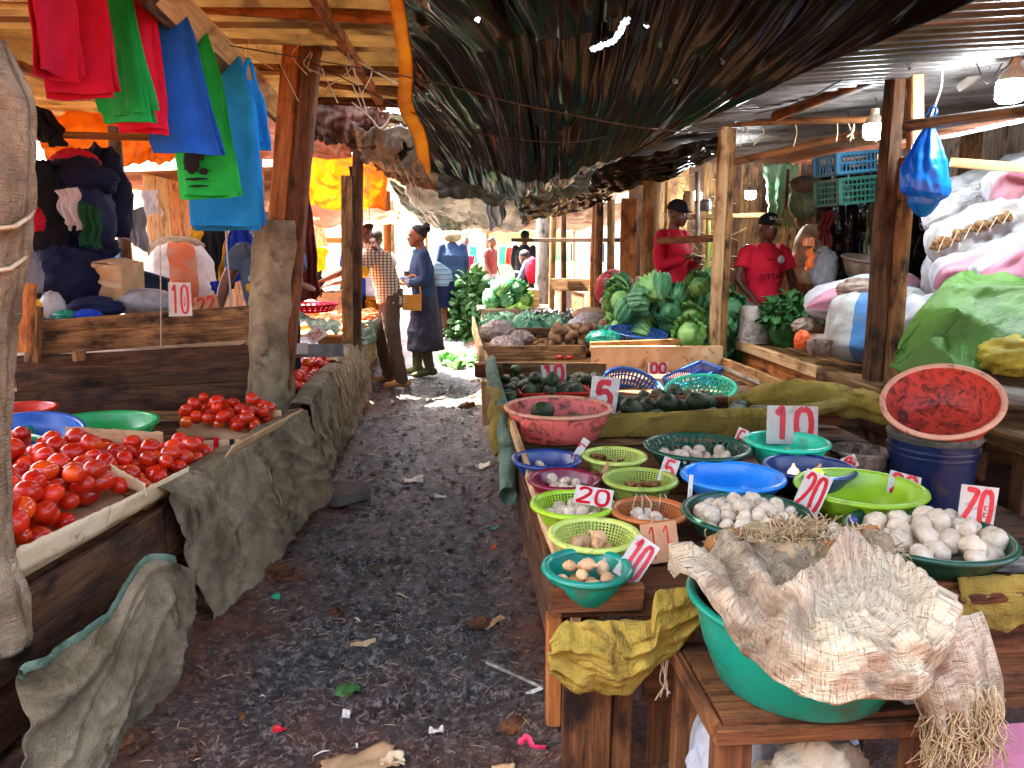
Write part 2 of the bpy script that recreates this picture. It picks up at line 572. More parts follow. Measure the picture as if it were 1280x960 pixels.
plastic('grey_bucket', '#8f7f6a', '#3a2f24', (.46, .6), .7, 20)
plastic('wok', '#6a5a4c', '#2d241d', (.5, .7), .5, 9)
plastic('bag_blue', '#0d78d6', '#0a5aa8', (.6, .8), .25, trans=.3)

def fabric(name, c, c2=None, rough=.8, bump=.35, trans=.12, bs=70, c3=None):
    mk(name, c, c2 or tuple(v * .75 for v in hx(c)), c3, ns=4, rough=rough, bump=bump, bs=bs, trans=trans, rand=.06, spec=.25)

for n_, c_ in dict(bag_red='#e0143c', bag_crimson='#c40f38', bag_green='#12a84c', bag_lime='#1fc850', bag_azure='#1e9cf0', bag_royal='#1a66d0', navy='#141b3c', navy_soft='#232a4a',
                   cloth_black='#141318', cloth_maroon='#6d2a26', cloth_grey='#8b8d92', cloth_white='#d8d9dd', cloth_green='#1f5a3a', cloth_red='#d01c3a', coat_red='#d31a34',
                   tee_red='#e01f3c', tee_grey='#5c7288', jeans='#6f86a8', denim='#2f4468', skirt_grey='#3d3a45', trousers='#5c4a3a', cloth_yellow='#f0b81a', hi_vis='#c9e81a',
                   cloth_blue='#2148c0', cloth_pink='#e08aa0', black_dress='#1d2228', cloth_orange='#e08a28', boot_olive='#6a6a48', shoe_tan='#a87848', sage='#5b6a45').items():
    fabric(n_, c_)
mk('shade_net', '#4f6d58', '#7c957c', '#33402f', ns=7, rough=.8, bump=.8, bs=50, trans=.1, rand=.05, spot=(8, .52, .68))
fabric('leather_tan', '#d99a3a', '#c0802a', rough=.45, bump=.2, trans=0)
mk('skin', '#4a291a', '#613824', ns=6, rough=.45, bump=.1, bs=80, rand=0, sss=.08)
mk('skin_light', '#6b3f29', '#855238', ns=6, rough=.45, bump=.1, bs=80, rand=0, sss=.08)
mk('hair', '#0c0a0a', '#1d1818', ns=30, rough=.7, bump=.9, bs=120, rand=0)
mk('eye_white', '#d9d4cc', '#d9d4cc', ns=5, rough=.3, bump=0, rand=0)
stripes('sack_pink', [(0, '#b9bcc6'), (.42, '#c47f98'), (.62, '#b9bcc6')], 0, .9, dirt='#8a7d72', trans=.1, ws=260)
stripes('sack_white', [(0, '#b6b9bf'), (.5, '#c2c2c4'), (.8, '#b0b1b6')], 0, .9, dirt='#857a6a', trans=.1, ws=260)
stripes('sack_blue', [(0, '#b3b6b4'), (.17, '#3a78b4'), (.31, '#b3b6b4')], 0, 1.0, dirt='#7d725f', trans=.1, ws=260)
stripes('sack_woven', [(0, '#cdbb98'), (.48, '#bda988'), (.52, '#d6c6a6')], 1, .012, dirt='#6a4b2a', trans=.05, weave=.9, bump=1.0, ws=330, ns=6, dark_thread='#7d6648')
stripes('sack_orange', [(0, '#e2dcd8'), (.2, '#e2703c'), (.34, '#e2dcd8')], 0, 1.0, dirt='#b9a088', trans=.1)
mk('sack_green', '#4a7e2a', '#5f9436', '#38641f', ns=3, rough=.36, bump=.5, bs=35, weave=.3, ws=260, trans=.1, spec=.5, rand=0)
mk('net_yellow', '#9a8a1c', '#d0bd46', '#5f5210', ns=8, rough=.6, bump=.7, bs=60, trans=.15)
mk('net_red', '#a81c24', '#d03a3c', '#5c1014', ns=10, rough=.6, bump=.9, bs=60, trans=.15)
stripes('stripe_skirt', [(0, '#6f8a94'), (.5, '#1f2a44'), (.62, '#7f98a0')], 2, .075, weave=0, bump=.1, uv=False)

def checked(name):
    t = NT(name)
    v = t.coords((1, 1, 1), rand=False)
    a = t.n('TexWave', {'bands_direction': 'Z'}, Vector=v, Scale=11.0, Distortion=.6).outputs[1]
    b = t.n('TexWave', {'bands_direction': 'Y'}, Vector=v, Scale=9.0, Distortion=1.2).outputs[1]
    c = t.mix(t.ramp(b, .55, .75), hx('#d0bd9c'), hx('#7a5f4a'))
    c = t.mix(t.ramp(a, .78, .9), c, hx('#4a3a34'))
    t.put(t.b.inputs['Base Color'], c)
    t.b.inputs['Roughness'].default_value = .8
    t.put(t.b.inputs['Normal'], t.n('Bump', None, Strength=.4, Distance=.01, Height=t.noise(t.coords(rand=False), 14, 4)).outputs[0])
    MAT[name] = t.m
checked('check_shirt')

def corrugated_metal(name, c1, c2, c3, trans=0.0, metal=.4, rough=.45):
    t = mk(name, c1, c2, c3, ns=2.0, rough=rough, bump=.25, bs=24, stretch=(1, 1, 1), spot=(2.4, .55, .72), metal=metal, trans=trans, rand=.08, spec=.4)
corrugated_metal('roof_warm', '#8f7a58', '#b59f78', '#5c4a32', trans=.22, metal=0.0, rough=.5)
corrugated_metal('roof_grey', '#5c5854', '#8a8683', '#3a2f29', trans=.0, metal=.55, rough=.42)
corrugated_metal('roof_rust', '#6a4a38', '#94705a', '#3a2a22', trans=.0, metal=.2, rough=.6)

def glow(name, c, s):
    t = NT(name)
    t.b.inputs['Emission Color'].default_value = (*c, 1)
    t.b.inputs['Emission Strength'].default_value = s
    t.b.inputs['Base Color'].default_value = (.9, .9, .9, 1)
    MAT[name] = t.m
glow('bulb_lit', (.86, .94, 1.0), 10.0)
# ------------------------------------------------------------------ ground
def gz(x, y):
    n = fbm(x * 1.1, y * 1.1, 2.0, 3) * .030
    near = sstep(22, 14, y)
    lump = fbm(x * 4.2, y * 3.4, 7.0, 4) * .030 + (abs(fbm(x * 9, y * 8, 1.0, 3))) * .022 + fbm(x * 22, y * 20, 4.0, 3) * .009
    bank = .07 * sstep(-.62, -1.0, x) + .055 * sstep(.10, .36, x)
    return (n + lump) * near + bank * near - .012

def steps(*segs):
    out = []
    for a, b, d in segs:
        k = max(1, round((b - a) / d))
        out += [a + (b - a) * i / k for i in range(k)]
    return out + [segs[-1][1]]

gx = steps((-220, -60, 80), (-60, -20, 20), (-20, -6, 4), (-6, -2, .5), (-2, -1.4, .1), (-1.4, .55, .022), (.55, 3, .12), (3, 6, .6), (6, 20, 4), (20, 60, 20), (60, 220, 80))
gy = steps((-220, -60, 80), (-60, -10, 15), (-10, -1, 2), (-1, 1.4, .3), (1.4, 4.2, .022), (4.2, 9, .045), (9, 18, .15), (18, 30, 1), (30, 70, 10), (70, 420, 80))
g = MB()
g.v = [(x, y, gz(x, y)) for x in gx for y in gy]
_n = len(gy)
g.f = [(i * _n + j, (i + 1) * _n + j, (i + 1) * _n + j + 1, i * _n + j + 1) for i in range(len(gx) - 1) for j in range(_n - 1)]

t = NT('mud')
v = t.coords((1, 1, 1), rand=False)
xyz = t.n('SeparateXYZ', None, _0=v).outputs
nA = t.noise(v, 3.2, 8, .68, .6)
nB = t.noise(v, 14, 8, .7, .5)
nC = t.noise(v, 60, 5, .7)
nD = t.noise(v, 1.1, 4, .55)
nE = t.noise(v, 42, 10, .78, .8)
mud = t.mix(t.ramp(nB, .36, .66), hx('#161513'), hx('#423f3b'))
mud = t.mix(t.ramp(nE, .51, .57), mud, hx('#9a9894'))  # pale flecks in the colour stand in for wet glints
mud = t.mix(t.ramp(nA, .58, .70), mud, hx('#2c2016'))
earth = t.mix(t.ramp(nB, .36, .66), hx('#2c160b'), hx('#7a421c'))
earth = t.mix(t.ramp(nE, .53, .60), earth, hx('#94602f'))
side = t.math('ADD', xyz[0], t.math('MULTIPLY', t.math('SUBTRACT', nD, .5), 1.1))
fl = t.ramp(side, -.60, -.88)
fr = t.ramp(side, .14, .36)
fn_ = t.math('MULTIPLY', t.ramp(t.math('ADD', xyz[1], t.math('MULTIPLY', t.math('SUBTRACT', nA, .5), 1.6)), 2.45, 1.8), .75)
col = t.mix(t.math('MAXIMUM', t.math('MAXIMUM', fl, fr), fn_), mud, earth)
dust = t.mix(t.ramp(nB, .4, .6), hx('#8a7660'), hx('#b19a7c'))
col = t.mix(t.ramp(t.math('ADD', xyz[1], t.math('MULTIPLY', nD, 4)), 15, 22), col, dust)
# trodden scraps: pale flecks of husk and paper
fle = t.n('TexVoronoi', {'feature': 'F1'}, Vector=v, Scale=22.0, Randomness=1.0)
flm = t.math('MULTIPLY', t.ramp(fle.outputs['Distance'], .16, .10), t.ramp(nA, .50, .60))
col = t.mix(t.math('MULTIPLY', flm, .55), col, hx('#9a9084'))
t.put(t.b.inputs['Base Color'], col)
wet = t.n('MapRange', None, _0=nA, _1=.35, _2=.65, _3=.10, _4=.40).outputs[0]
t.put(t.b.inputs['Roughness'], t.math('ADD', wet, t.math('MULTIPLY', t.math('MAXIMUM', fl, fr), .28), True))
t.b.inputs['Specular IOR Level'].default_value = .75
h = t.math('ADD', t.math('MULTIPLY', nB, 1.0), t.math('MULTIPLY', nE, .55))
t.put(t.b.inputs['Normal'], t.n('Bump', None, Strength=1.0, Distance=.03, Height=h).outputs[0])
MAT['mud'] = t.m
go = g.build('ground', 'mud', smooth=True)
T(go, None, None, kind='structure')
# ------------------------------------------------------------------ roofs and tarpaulins
def sheet(name, label, cat, fn, nu, nv, mat, solid=.004, skip=None, parent=None, uvs=(1, 1), group=None):
    o = MB().grid(fn, nu, nv, skip=skip, uvs=uvs).build(name, mat, parent, smooth=True, solid=solid)
    if label:
        T(o, label, cat, group)
    return o

def ridge(x):
    return 1 - 2 * abs(x)

# the great black tarpaulin over the path
def tarp_left(y):
    return -.16 + .02 * math.sin(y * 3)
def tarp_right(y):
    return interp([(0.2, 1.62), (2.0, 1.42), (3.0, 1.28), (5.3, 1.22)], y)
def tarp_z(u, y):
    a = interp([(0.2, 2.16), (2.1, 2.14), (3.0, 2.16), (4.2, 2.06), (5.3, 1.93)], y)
    m = interp([(0.2, 2.36), (2.0, 2.34), (3.0, 2.24), (4.0, 2.02), (4.7, 1.83), (5.3, 1.77)], y)
    b = interp([(0.2, 2.16), (2.0, 2.10), (3.2, 2.07), (5.3, 2.07)], y)
    k = u * 2
    if k < 1:
        s = sstep(0, 1, k)
        return lerp(a, m, s)
    return lerp(m, b, (k - 1) ** 1.15)
def tarp_pt(u, v):
    y = lerp(.95, 5.25, v)
    x = lerp(tarp_left(y), tarp_right(y), u)
    z = tarp_z(u, y)
    s = x - .30 * (y - 2) * (1 - u) - .06 * (y - 2) * u
    f = .55 + .45 * fbm(s * 1.6, y * .5, 5, 2)
    am = .036 * sstep(0, .05, u) * sstep(1, .95, u)
    d = max(0, ridge(nz(s * 4.6, y * .34, 3.3))) ** 2.0 * am * 1.7 * f + max(0, ridge(nz(s * 9 + 4, y * .5, 8.1))) ** 2.5 * am * .9 * f + ridge(nz(s * 22, y * .9, 1.7)) * .006 * f + nz(s * 70, y * 4, 1.7) * .003
    z += d - am * .6
    # scalloped far hem
    yy = y + (.10 * math.sin(u * 7) + .05 * nz(u * 9, 2)) * sstep(.9, 1, v)
    return Vector((x + nz(y * 2, u * 5, 6) * .012, yy, z))
NU, NV = 220, 260
slit_px = [(p.x, p.y) for p in spline([(740, 62, 0), (752, 57, 0), (765, 52, 0), (774, 42, 0), (778, 32, 0), (784, 24, 0)], 80)]
dots = [(597, 24, 4), (843, 102, 3.5), (902, 78, 2.5), (808, 33, 2.5)]
def tarp_skip(i, j):
    p = tarp_pt((i + .5) / NU, (j + .5) / NV)
    if p.y < 1.9 or p.y > 4:
        return False
    x, y = to_px(p)
    for k, (a, b) in enumerate(slit_px):
        if abs(x - a) < 3.0 and abs(y - b) < 2.6:
            return True
    return any((x - a) ** 2 + (y - b) ** 2 < r * r for a, b, r in dots)
root = thing('tarpaulin', 'huge torn black plastic tarpaulin sagging over the muddy path', 'tarpaulin', (.5, 2.7, 2.1))
MB().grid(tarp_pt, NU, NV, skip=tarp_skip, uvs=(1.4, 5)).build('black_sheet', 'black_tarp', root, smooth=True, solid=.003, world=True)
def hem_pt(u, v):
    y = lerp(.95, 5.15, v)
    p = tarp_pt(0, v)
    wd = lerp(.035, .075, sstep(.2, .8, v)) * (1 - .6 * sstep(.85, 1, v))
    return p + Vector((-wd * (1 - u) + .004, .01, -.006 - .012 * (1 - u) + .008 * nz(y * 5, u)))
MB().grid(hem_pt, 4, 90, uvs=(.08, 5)).build('yellow_hem', 'yellow_hem', root, smooth=True, solid=.002, world=True)

def gathered(corners, folds, amp, sag, seed=0.0, fan=None):
    """sheet between four corners (a b / c d) with folds running a->c, sagging"""
    a, b, c, d = [Vector(p) for p in corners]
    def fn(u, v):
        p = a.lerp(b, u).lerp(c.lerp(d, u), v)
        n_ = ((b - a).cross(c - a)).normalized()
        if n_.z < 0:
            n_ = -n_
        q = (math.sin(u * PI) * .5 + math.sin(v * PI) * .5)
        uu = u if fan is None else (u - fan) / (.35 + .65 * v)
        f = ridge(nz(uu * folds * .8 + seed + v * .6, v * .9, seed)) * amp + max(0, ridge(nz(uu * folds * 2.0, v * 1.3, seed + 3))) ** 2 * amp * .6 + max(0, ridge(nz(u * 3 + v * 4, v * 3 - u * 5, seed + 7))) ** 3 * amp * .5 + fbm(u * 4, v * 3, seed, 2) * amp * .3
        return p + n_ * (f - .6 * amp) - Vector((0, 0, sag * q)) + Vector((nz(v * 7, seed) * .03 * (1 if u in (0, 1) else .3), 0, nz(u * 4, seed + 2) * .07 * (2 * abs(v - .5)) ** 3))
    return fn

# crumpled grey-green sheet hanging off the far hem of the black one
sheet('tarpaulin', 'crumpled grey green plastic sheet hanging under the black tarpaulin hem', 'tarpaulin',
      gathered([at(538, 168, Y=5.3), at(745, 205, Y=5.4), at(548, 250, Y=5.6), at(735, 246, Y=5.7)], 7, .05, .03, 2.0), 70, 50, 'green_tarp')
sheet('tarpaulin', 'brown grey plastic sheet slung below the corrugated roof edge', 'tarpaulin',
      gathered([at(440, 160, Y=6.0), at(560, 152, Y=6.0), at(455, 205, Y=6.6), at(552, 224, Y=6.6)], 5, .04, .10, 5.0), 60, 40, 'silver_tarp')
sheet('tarpaulin', 'dark brown plastic sheet drooping towards the check shirted man', 'tarpaulin',
      gathered([at(458, 196, Y=7.2), at(560, 214, Y=7.2), at(486, 222, Y=7.6), at(556, 244, Y=7.6)], 6, .05, .06, 8.0), 50, 30, 'brown_tarp')
# far tarpaulins across the path
sheet('tarpaulin', 'long black plastic sheet slung low over the far path', 'tarpaulin',
      gathered([at(640, 240, Y=7.4), at(812, 208, Y=7.4), at(655, 285, Y=8.8), at(812, 232, Y=8.6)], 5, .05, .06, 11.0), 70, 40, 'black_tarp')
sheet('tarpaulin', 'black plastic sheet tied up between the two middle posts', 'tarpaulin',
      gathered([at(690, 214, Y=6.2), at(905, 172, Y=6.2), at(735, 250, Y=7.2), at(905, 198, Y=7.0)], 4, .035, .04, 31.0), 70, 40, 'black_tarp')
sheet('tarpaulin', 'pale torn plastic sheet hanging over the sunny far path', 'tarpaulin',
      gathered([at(500, 226, Y=9.6), at(660, 236, Y=9.6), at(520, 262, Y=10.6), at(655, 292, Y=10.6)], 4, .06, .10, 14.0), 60, 40, 'silver_tarp')
sheet('tarpaulin', 'grey green sheet with bright slits beyond the pale torn one', 'tarpaulin',
      gathered([at(485, 230, Y=11.5), at(625, 250, Y=11.5), at(530, 283, Y=13), at(612, 288, Y=13)], 4, .06, .10, 17.0), 50, 30, 'green_tarp')
sheet('tarpaulin', 'rust orange rain fly stretched over the far right stalls', 'tarpaulin',
      gathered([at(600, 272, Y=13.5), at(800, 250, Y=13.5), at(600, 292, Y=15.5), at(770, 281, Y=15.5)], 5, .06, .10, 19.0), 40, 24, 'brown_tarp')
# orange sheets lit from behind on the left
sheet('tarpaulin', 'glowing orange tarpaulin screen hung behind the left stalls', 'tarpaulin',
      gathered([at(372, 176, Y=7.6), at(484, 196, Y=8.4), at(372, 266, Y=7.6), at(484, 268, Y=8.4)], 5, .05, .02, 21.0), 50, 34, 'orange_tarp')
sheet('tarpaulin', 'peach coloured awning flap below the orange tarpaulin', 'tarpaulin',
      gathered([at(370, 262, Y=7.5), at(500, 264, Y=8.2), at(372, 284, Y=7.2), at(496, 281, Y=7.9)], 5, .03, .02, 24.0), 44, 16, 'peach_tarp')
sheet('tarpaulin', 'ragged pinkish canvas flap beside the tall split post', 'tarpaulin',
      gathered([at(330, 130, Y=6.4), at(450, 160, Y=6.6), at(322, 196, Y=6.4), at(440, 196, Y=6.6)], 7, .08, .05, 27.0), 50, 30, 'peach_tarp')
sheet('tarpaulin', 'amber awning sheet over the clothes heap on the left', 'tarpaulin',
      gathered([at(40, 130, Y=7.2), at(250, 150, Y=8.0), at(60, 212, Y=6.6), at(230, 205, Y=7.6)], 5, .08, .05, 29.0), 50, 30, 'orange_tarp')

# corrugated roofs
def corrugated(name, label, x0, x1, y0, y1, zf, mat, pitch=.11, amp=.024, along='x', thick=.0015, sheets=1):
    root = thing(name, label, 'roof', ((x0 + x1) / 2, (y0 + y1) / 2, zf(x0, y0)))
    wd = (y1 - y0) / sheets
    for k in range(sheets):
        a, b = y0 + k * wd - (.04 if k else 0), y0 + (k + 1) * wd
        n_ = int((b - a) / pitch * 8)
        dz = R.uniform(-.012, .012) + (k % 2) * .016
        def fn(u, v):
            x, y = lerp(x0, x1, u), lerp(a, b, v)
            return Vector((x, y, zf(x, y) + dz + amp * math.sin(y / pitch * 2 * PI) + .01 * nz(x * 1.3, y * 1.1, k)))
        MB().grid(fn, 14, n_).build('roof_sheet', mat, root, smooth=True, solid=.003, world=True)
    return root
corrugated('corrugated_roof', 'warm tan corrugated roof sheets above the tomato stall', -4.6, -.12, 1.0, 5.9, lambda x, y: 2.52 - .10 * (x + .12) * -.35 + .035 * (x + 1.1) * -1, 'roof_warm', sheets=5)
corrugated('corrugated_roof', 'grey corrugated roof sheets above the right hand sacks', 1.0, 5.2, 1.0, 8.6, lambda x, y: 2.30 + .075 * (x - 1.3) + .01 * (y - 4), 'roof_grey', sheets=7)
corrugated('corrugated_roof', 'unseen corrugated roof added behind the viewer to cut the light', -5.2, 5.4, -10.0, -1.05, lambda x, y: 2.5 + .02 * abs(x), 'roof_rust', sheets=8)  # out of view, added to cut sky fill and ground bounce from behind
corrugated('corrugated_roof', 'rusty corrugated roof over the far left stalls', -4.6, -1.35, 9.3, 15.5, lambda x, y: 2.42 + .04 * (x + 1), 'roof_rust', sheets=4)
corrugated('corrugated_roof', 'rusty corrugated roof over the far right stalls', 1.6, 6.0, 8.9, 16.0, lambda x, y: 2.45 + .06 * (x - 1.6), 'roof_rust', sheets=4)
corrugated('corrugated_roof', 'corrugated roof added behind the orange tarpaulin to shade the path', -4.6, -.7, 5.95, 7.75, lambda x, y: 2.62, 'roof_warm', sheets=2)  # added to keep the sun patch on the path small
corrugated('corrugated_roof', 'narrow corrugated strip added to frame the sunny roof gap', -4.6, -.7, 8.5, 9.25, lambda x, y: 2.62, 'roof_rust', sheets=1)  # added so that the gap before it shapes the sun patch
sheet('tarpaulin', 'dark brown plastic sheet closing the gap under the warm roof edge', 'tarpaulin',
      gathered([at(380, 122, Y=6.0), at(490, 138, Y=6.0), at(390, 178, Y=6.2), at(470, 186, Y=6.2)], 6, .05, .02, 41.0), 40, 24, 'brown_tarp')
sheet('tarpaulin', 'dark plastic strip hanging beside the yellow hem', 'tarpaulin',
      gathered([at(470, 158, Y=6.1), at(570, 160, Y=6.1), at(480, 200, Y=6.3), at(570, 190, Y=6.3)], 5, .05, .02, 43.0), 40, 24, 'black_tarp')

# beams
def beam(label, p0, p1, w_, t_, mat, up=(0, 0, 1), round_=False, cat='beam', name='wooden_beam', jit=.06):
    o = plank(name, p0, p1, w_, t_, mat, None, up, 8, jit, round_)
    return T(o, label, cat)
beam('broad pale board beam running above the hanging bags', at(200, -14, X=-1.06), at(348, 134, X=-1.06), .12, .05, 'wood_fresh', up=(.75, 0, .75))
beam('dark underside of the pale board beam', at(180, -6, X=-1.10), at(346, 146, X=-1.10), .07, .05, 'wood_dark', up=(.7, 0, .7))  # separate dark timber drawn for the dark underside of the beam
beam('short pale cross beam at the head of the split post', at(278, 36, Y=4.25), at(452, 44, Y=4.4), .075, .06, 'wood_orange')
beam('tan rafter under the corrugated roof near the split post', at(300, -20, Y=3.6), at(420, 34, Y=4.2), .06, .05, 'wood_orange', jit=.2)
beam('long tan ridge pole below the warm roof sheets', at(270, 82, Y=5.0), at(545, 122, Y=5.3), .07, .06, 'wood_old', round_=True)
beam('upper tan rafter below the warm roof sheets', at(390, 8, Y=3.9), at(530, 46, Y=4.2), .05, .05, 'wood_orange', jit=.2)
beam('curved reddish purlin under the grey right hand roof', at(968, 146, Y=5.2), at(1238, 40, Y=3.9), .07, .06, 'wood_brown', round_=True)
beam('thin reddish purlin with twine knots above the fruit seller', at(905, 154, Y=6.0), at(1128, 148, Y=5.0), .05, .04, 'wood_brown', round_=True)
beam('lower brown purlin over the hanging plastic crates', at(905, 206, Y=6.2), at(1070, 168, Y=6.0), .06, .05, 'wood_brown', round_=True)
beam('grey round pole sticking out of the double post', at(1130, 158, Y=4.2), at(1330, 132, Y=3.6), .062, .062, 'wood_grey', round_=True)
beam('pale flat batten behind the blue plastic bag', at(1188, 203, Y=4.5), at(1330, 214, Y=4.2), .055, .03, 'wood_pale')
beam('grey rafter rising towards the corrugated roof corner', at(1165, 62, Y=3.9), at(1330, 4, Y=3.3), .05, .04, 'wood_grey')
beam('splintered orange rafter end under the black tarpaulin edge', at(1130, 58, Y=3.8), at(1212, 16, Y=3.5), .05, .05, 'wood_orange', jit=.3)
beam('slim grey batten propping the grey roof', at(1198, 110, Y=4.6), at(1256, 70, Y=4.4), .05, .03, 'wood_grey')
beam('brown rail nailed across the thin pale post', at(822, 301, Y=6.9), at(908, 297, Y=6.3), .06, .035, 'wood_brown')
beam('horizontal rail between the far thin posts', at(640, 300, Y=10.5), at(800, 300, Y=9.0), .05, .04, 'wood_dark')
beam('low rail between the far thin posts', at(690, 356, Y=10.2), at(770, 356, Y=9.4), .16, .04, 'wood_old')
beam('brown rail behind the check shirted man', at(385, 300, Y=9.0), at(436, 300, Y=9.0), .06, .04, 'wood_orange')
beam('rough crossbar in front of the amber awning', at(40, 168, Y=5.6), at(330, 176, Y=5.8), .05, .05, 'wood_old', round_=True)

# posts
def post(label, parts, cat='post'):
    base = Vector(parts[0][0])
    r = thing('wooden_post', label, cat, (base.x, base.y, 0))
    for p0, p1, w_, t_, mat, rd in parts:
        plank('timber', p0, p1, w_, t_, mat, r, up=(1, 0, 0), seg=10, jit=.10, round_=rd)
    return r
def gp(p):
    return (p.x, p.y, -.05)
q0, q1 = at(352, 300, Y=4.35), at(381, 46, Y=4.35)
q00 = at(330, 580, Y=4.35)
split = post('tall split timber post with its foot wrapped in grey sacking', [
    ((q00.x - .07, 4.36, -.05), (q1.x - .045, 4.36, 2.62), .10, .10, 'wood_orange', False),
    ((q00.x + .045, 4.33, -.05), (q1.x + .05, 4.33, 2.60), .095, .09, 'wood_brown', False)])
def wrap_tube(path, rads, mat, name, parent, seed, nu=40, nv=60, amp=.014, ang=0.0):
    pts = spline(path, nv)
    def fn(u, v):
        k = min(nv, int(round(v * nv)))
        p = pts[k]
        r = interp(rads, v)
        th = u * 2 * PI + ang
        s = v * 9 + u * 2.0
        r *= 1 + .10 * nz(math.cos(th) * 1.6, math.sin(th) * 1.6, v * 3 + seed)
        r += amp * ridge(nz(math.cos(th) * 2 + seed, s * .9, math.sin(th) * 2)) + amp * .5 * nz(u * 14, v * 26, seed)
        return p + Vector((math.cos(th) * r, math.sin(th) * r, 0))
    return MB().grid(fn, nu, nv, wrap=True, uvs=(.6, 1.6)).build(name, mat, parent, smooth=True, solid=.004, world=True)
b0, b1 = at(336, 505, Y=4.34), at(347, 276, Y=4.34)
wrap_tube([(b0.x, 4.34, -.02), (b0.x, 4.34, .45), (b0.x + .03, 4.34, .9), (b1.x, 4.34, b1.z)], [(0, .125), (.5, .125), (.93, .118), (1, .10)], 'burlap', 'sacking_wrap', split, 4.0)
# the near post wrapped in sacking
near = post('thick post bandaged in pale sacking beside the tomato trays', [((-1.33, 2.0, -.05), (-1.10, 2.0, 2.6), .12, .12, 'wood_dark', True)])
wrap_tube([(-1.275, 2.0, .38), (-1.285, 2.0, .63), (-1.235, 2.0, 1.06), (-1.205, 2.0, 1.27), (-1.165, 2.0, 1.47), (-1.140, 2.0, 1.66), (-1.130, 2.0, 1.93)],
          [(0, .09), (.07, .105), (.12, .10), (.17, .080), (.4, .082), (.6, .090), (.8, .100), (.92, .105), (1, .06)], 'burlap_tan', 'sacking_wrap', near, 9.0, 64, 130, .012)
for z_, cx_, r_ in ((.60, -1.285, .095), (1.42, -1.175, .108), (1.52, -1.155, .110)):
    pts = [(cx_ + r_ * math.cos(a * .45), 2.0 + r_ * math.sin(a * .45), z_ + .03 * math.sin(a * .9)) for a in range(15)]
    MB().tube(pts, .006, 5).build('twine', 'rope_pale', near, world=True)
# dark thin posts on the left
a0, a1 = at(440, 420, Y=6.6), at(449, 150, Y=6.6)
post('blackened thin post between the two tomato counters', [((a0.x, 6.6, -.05), (a1.x, 6.6, a1.z + .1), .085, .085, 'wood_dark', False),
                                                     ((a0.x - .05, 6.55, -.05), (at(436, 210, Y=6.55).x - .02, 6.55, 2.02), .09, .06, 'wood_old', False)])
a0 = at(157, 320, Y=6.6)
post('rough branch post behind the heap of clothes', [((a0.x, 6.6, -.05), (a0.x, 6.6, 2.4), .10, .10, 'wood_dark', True)])
a0 = at(322, 260, Y=6.8)
post('brown post beside the blue jacket', [((a0.x, 6.8, -.05), (a0.x, 6.8, 2.4), .11, .08, 'wood_orange', False)])
# right-hand posts
q = at(905, 300, Y=6.05)
post('slim pale squared post in front of the cabbage heap', [((q.x - .04, 6.05, -.05), (q.x - .04, 6.05, 2.42), .075, .075, 'wood_pale', False), ((q.x + .045, 6.10, -.05), (q.x + .03, 6.10, 2.36), .07, .07, 'wood_old', False)])
q0, q1 = at(1106, 455, Y=4.3), at(1133, 80, Y=4.3)
dbl = post('heavy double post where the blue bag hangs', [((q0.x - .05, 4.32, -.05), (q1.x - .045, 4.32, q1.z + .02), .085, .10, 'wood_dark', False),
                                               ((q0.x + .05, 4.28, -.05), (q1.x + .04, 4.28, 1.95), .10, .10, 'wood_old', True),
                                               ((q0.x + .045, 4.27, 1.96), (q1.x + .03, 4.27, q1.z), .075, .06, 'wood_pale', False)])
q = at(813, 300, Y=7.6)
post('round debarked log post beside the man in the red coat', [((q.x, 7.6, -.05), (q.x, 7.6, 2.12), .175, .175, 'log', True)])
q = at(787, 300, Y=8.2)
post('broad flat plank post next to the round log post', [((q.x, 8.2, -.05), (q.x - .01, 8.2, 1.95), .17, .06, 'wood_orange', False)])
for px, Y_, w_, m_, lb in ((690, 10.6, .09, 'wood_old', 'thin weathered post beside the hunched person in blue'), (706, 10.2, .08, 'wood_dark', 'thin dark post next to the charcoal heap'),
                           (741, 9.2, .10, 'wood_orange', 'rough brown post behind the crate of roots'), (749, 9.0, .10, 'wood_old', 'second rough post behind the crate of roots'),
                           (766, 8.9, .09, 'log', 'slim debarked post left of the broad plank'), (679, 12.2, .26, 'wood_grey', 'stout grey concrete-like post by the person in black'),
                           (483, 9.6, .10, 'wood_orange', 'sunlit thin post behind the check shirted man'), (490, 10.4, .08, 'wood_pale', 'sunlit pale pole behind the woman in denim')):
    q = at(px, 300, Y=Y_)
    post(lb, [((q.x, Y_, -.05), (q.x + R.uniform(-.05, .05), Y_, 2.2 + R.uniform(-.2, .2)), w_, w_, m_, True)])

# lines and cords
rope('cord', 'thin dark wire sagging across the black tarpaulin', [at(282, 56, Y=3.8), at(520, 98, Y=3.2), at(640, 128, Y=3.0), at(820, 162, Y=2.95), at(905, 160, Y=3.4)], .003, 'rope_dark', cat='cord')
rope('cord', 'lower dark wire under the black tarpaulin', [at(382, 74, Y=4.2), at(545, 152, Y=3.8), at(700, 178, Y=3.9), at(800, 160, Y=4.3)], .003, 'rope_dark', cat='cord')
rope('cord', 'pale straw twine strung below the warm roof', [at(352, 20, Y=4.1), at(400, 50, Y=4.3), at(470, 90, Y=4.5), at(540, 130, Y=4.8)], .006, 'rope_pale', cat='cord')
rope('cord', 'second straw twine hanging from the roof twine', [at(440, 128, Y=4.7), at(462, 146, Y=4.8), at(476, 160, Y=4.9), at(492, 140, Y=5.0)], .006, 'rope_pale', cat='cord')
rope('cord', 'wire with little knots above the lit bulb', [at(945, 142, Y=4.4), at(1000, 128, Y=4.3), at(1060, 96, Y=4.2), at(1130, 66, Y=4.1)], .004, 'rope_dark', cat='cord')
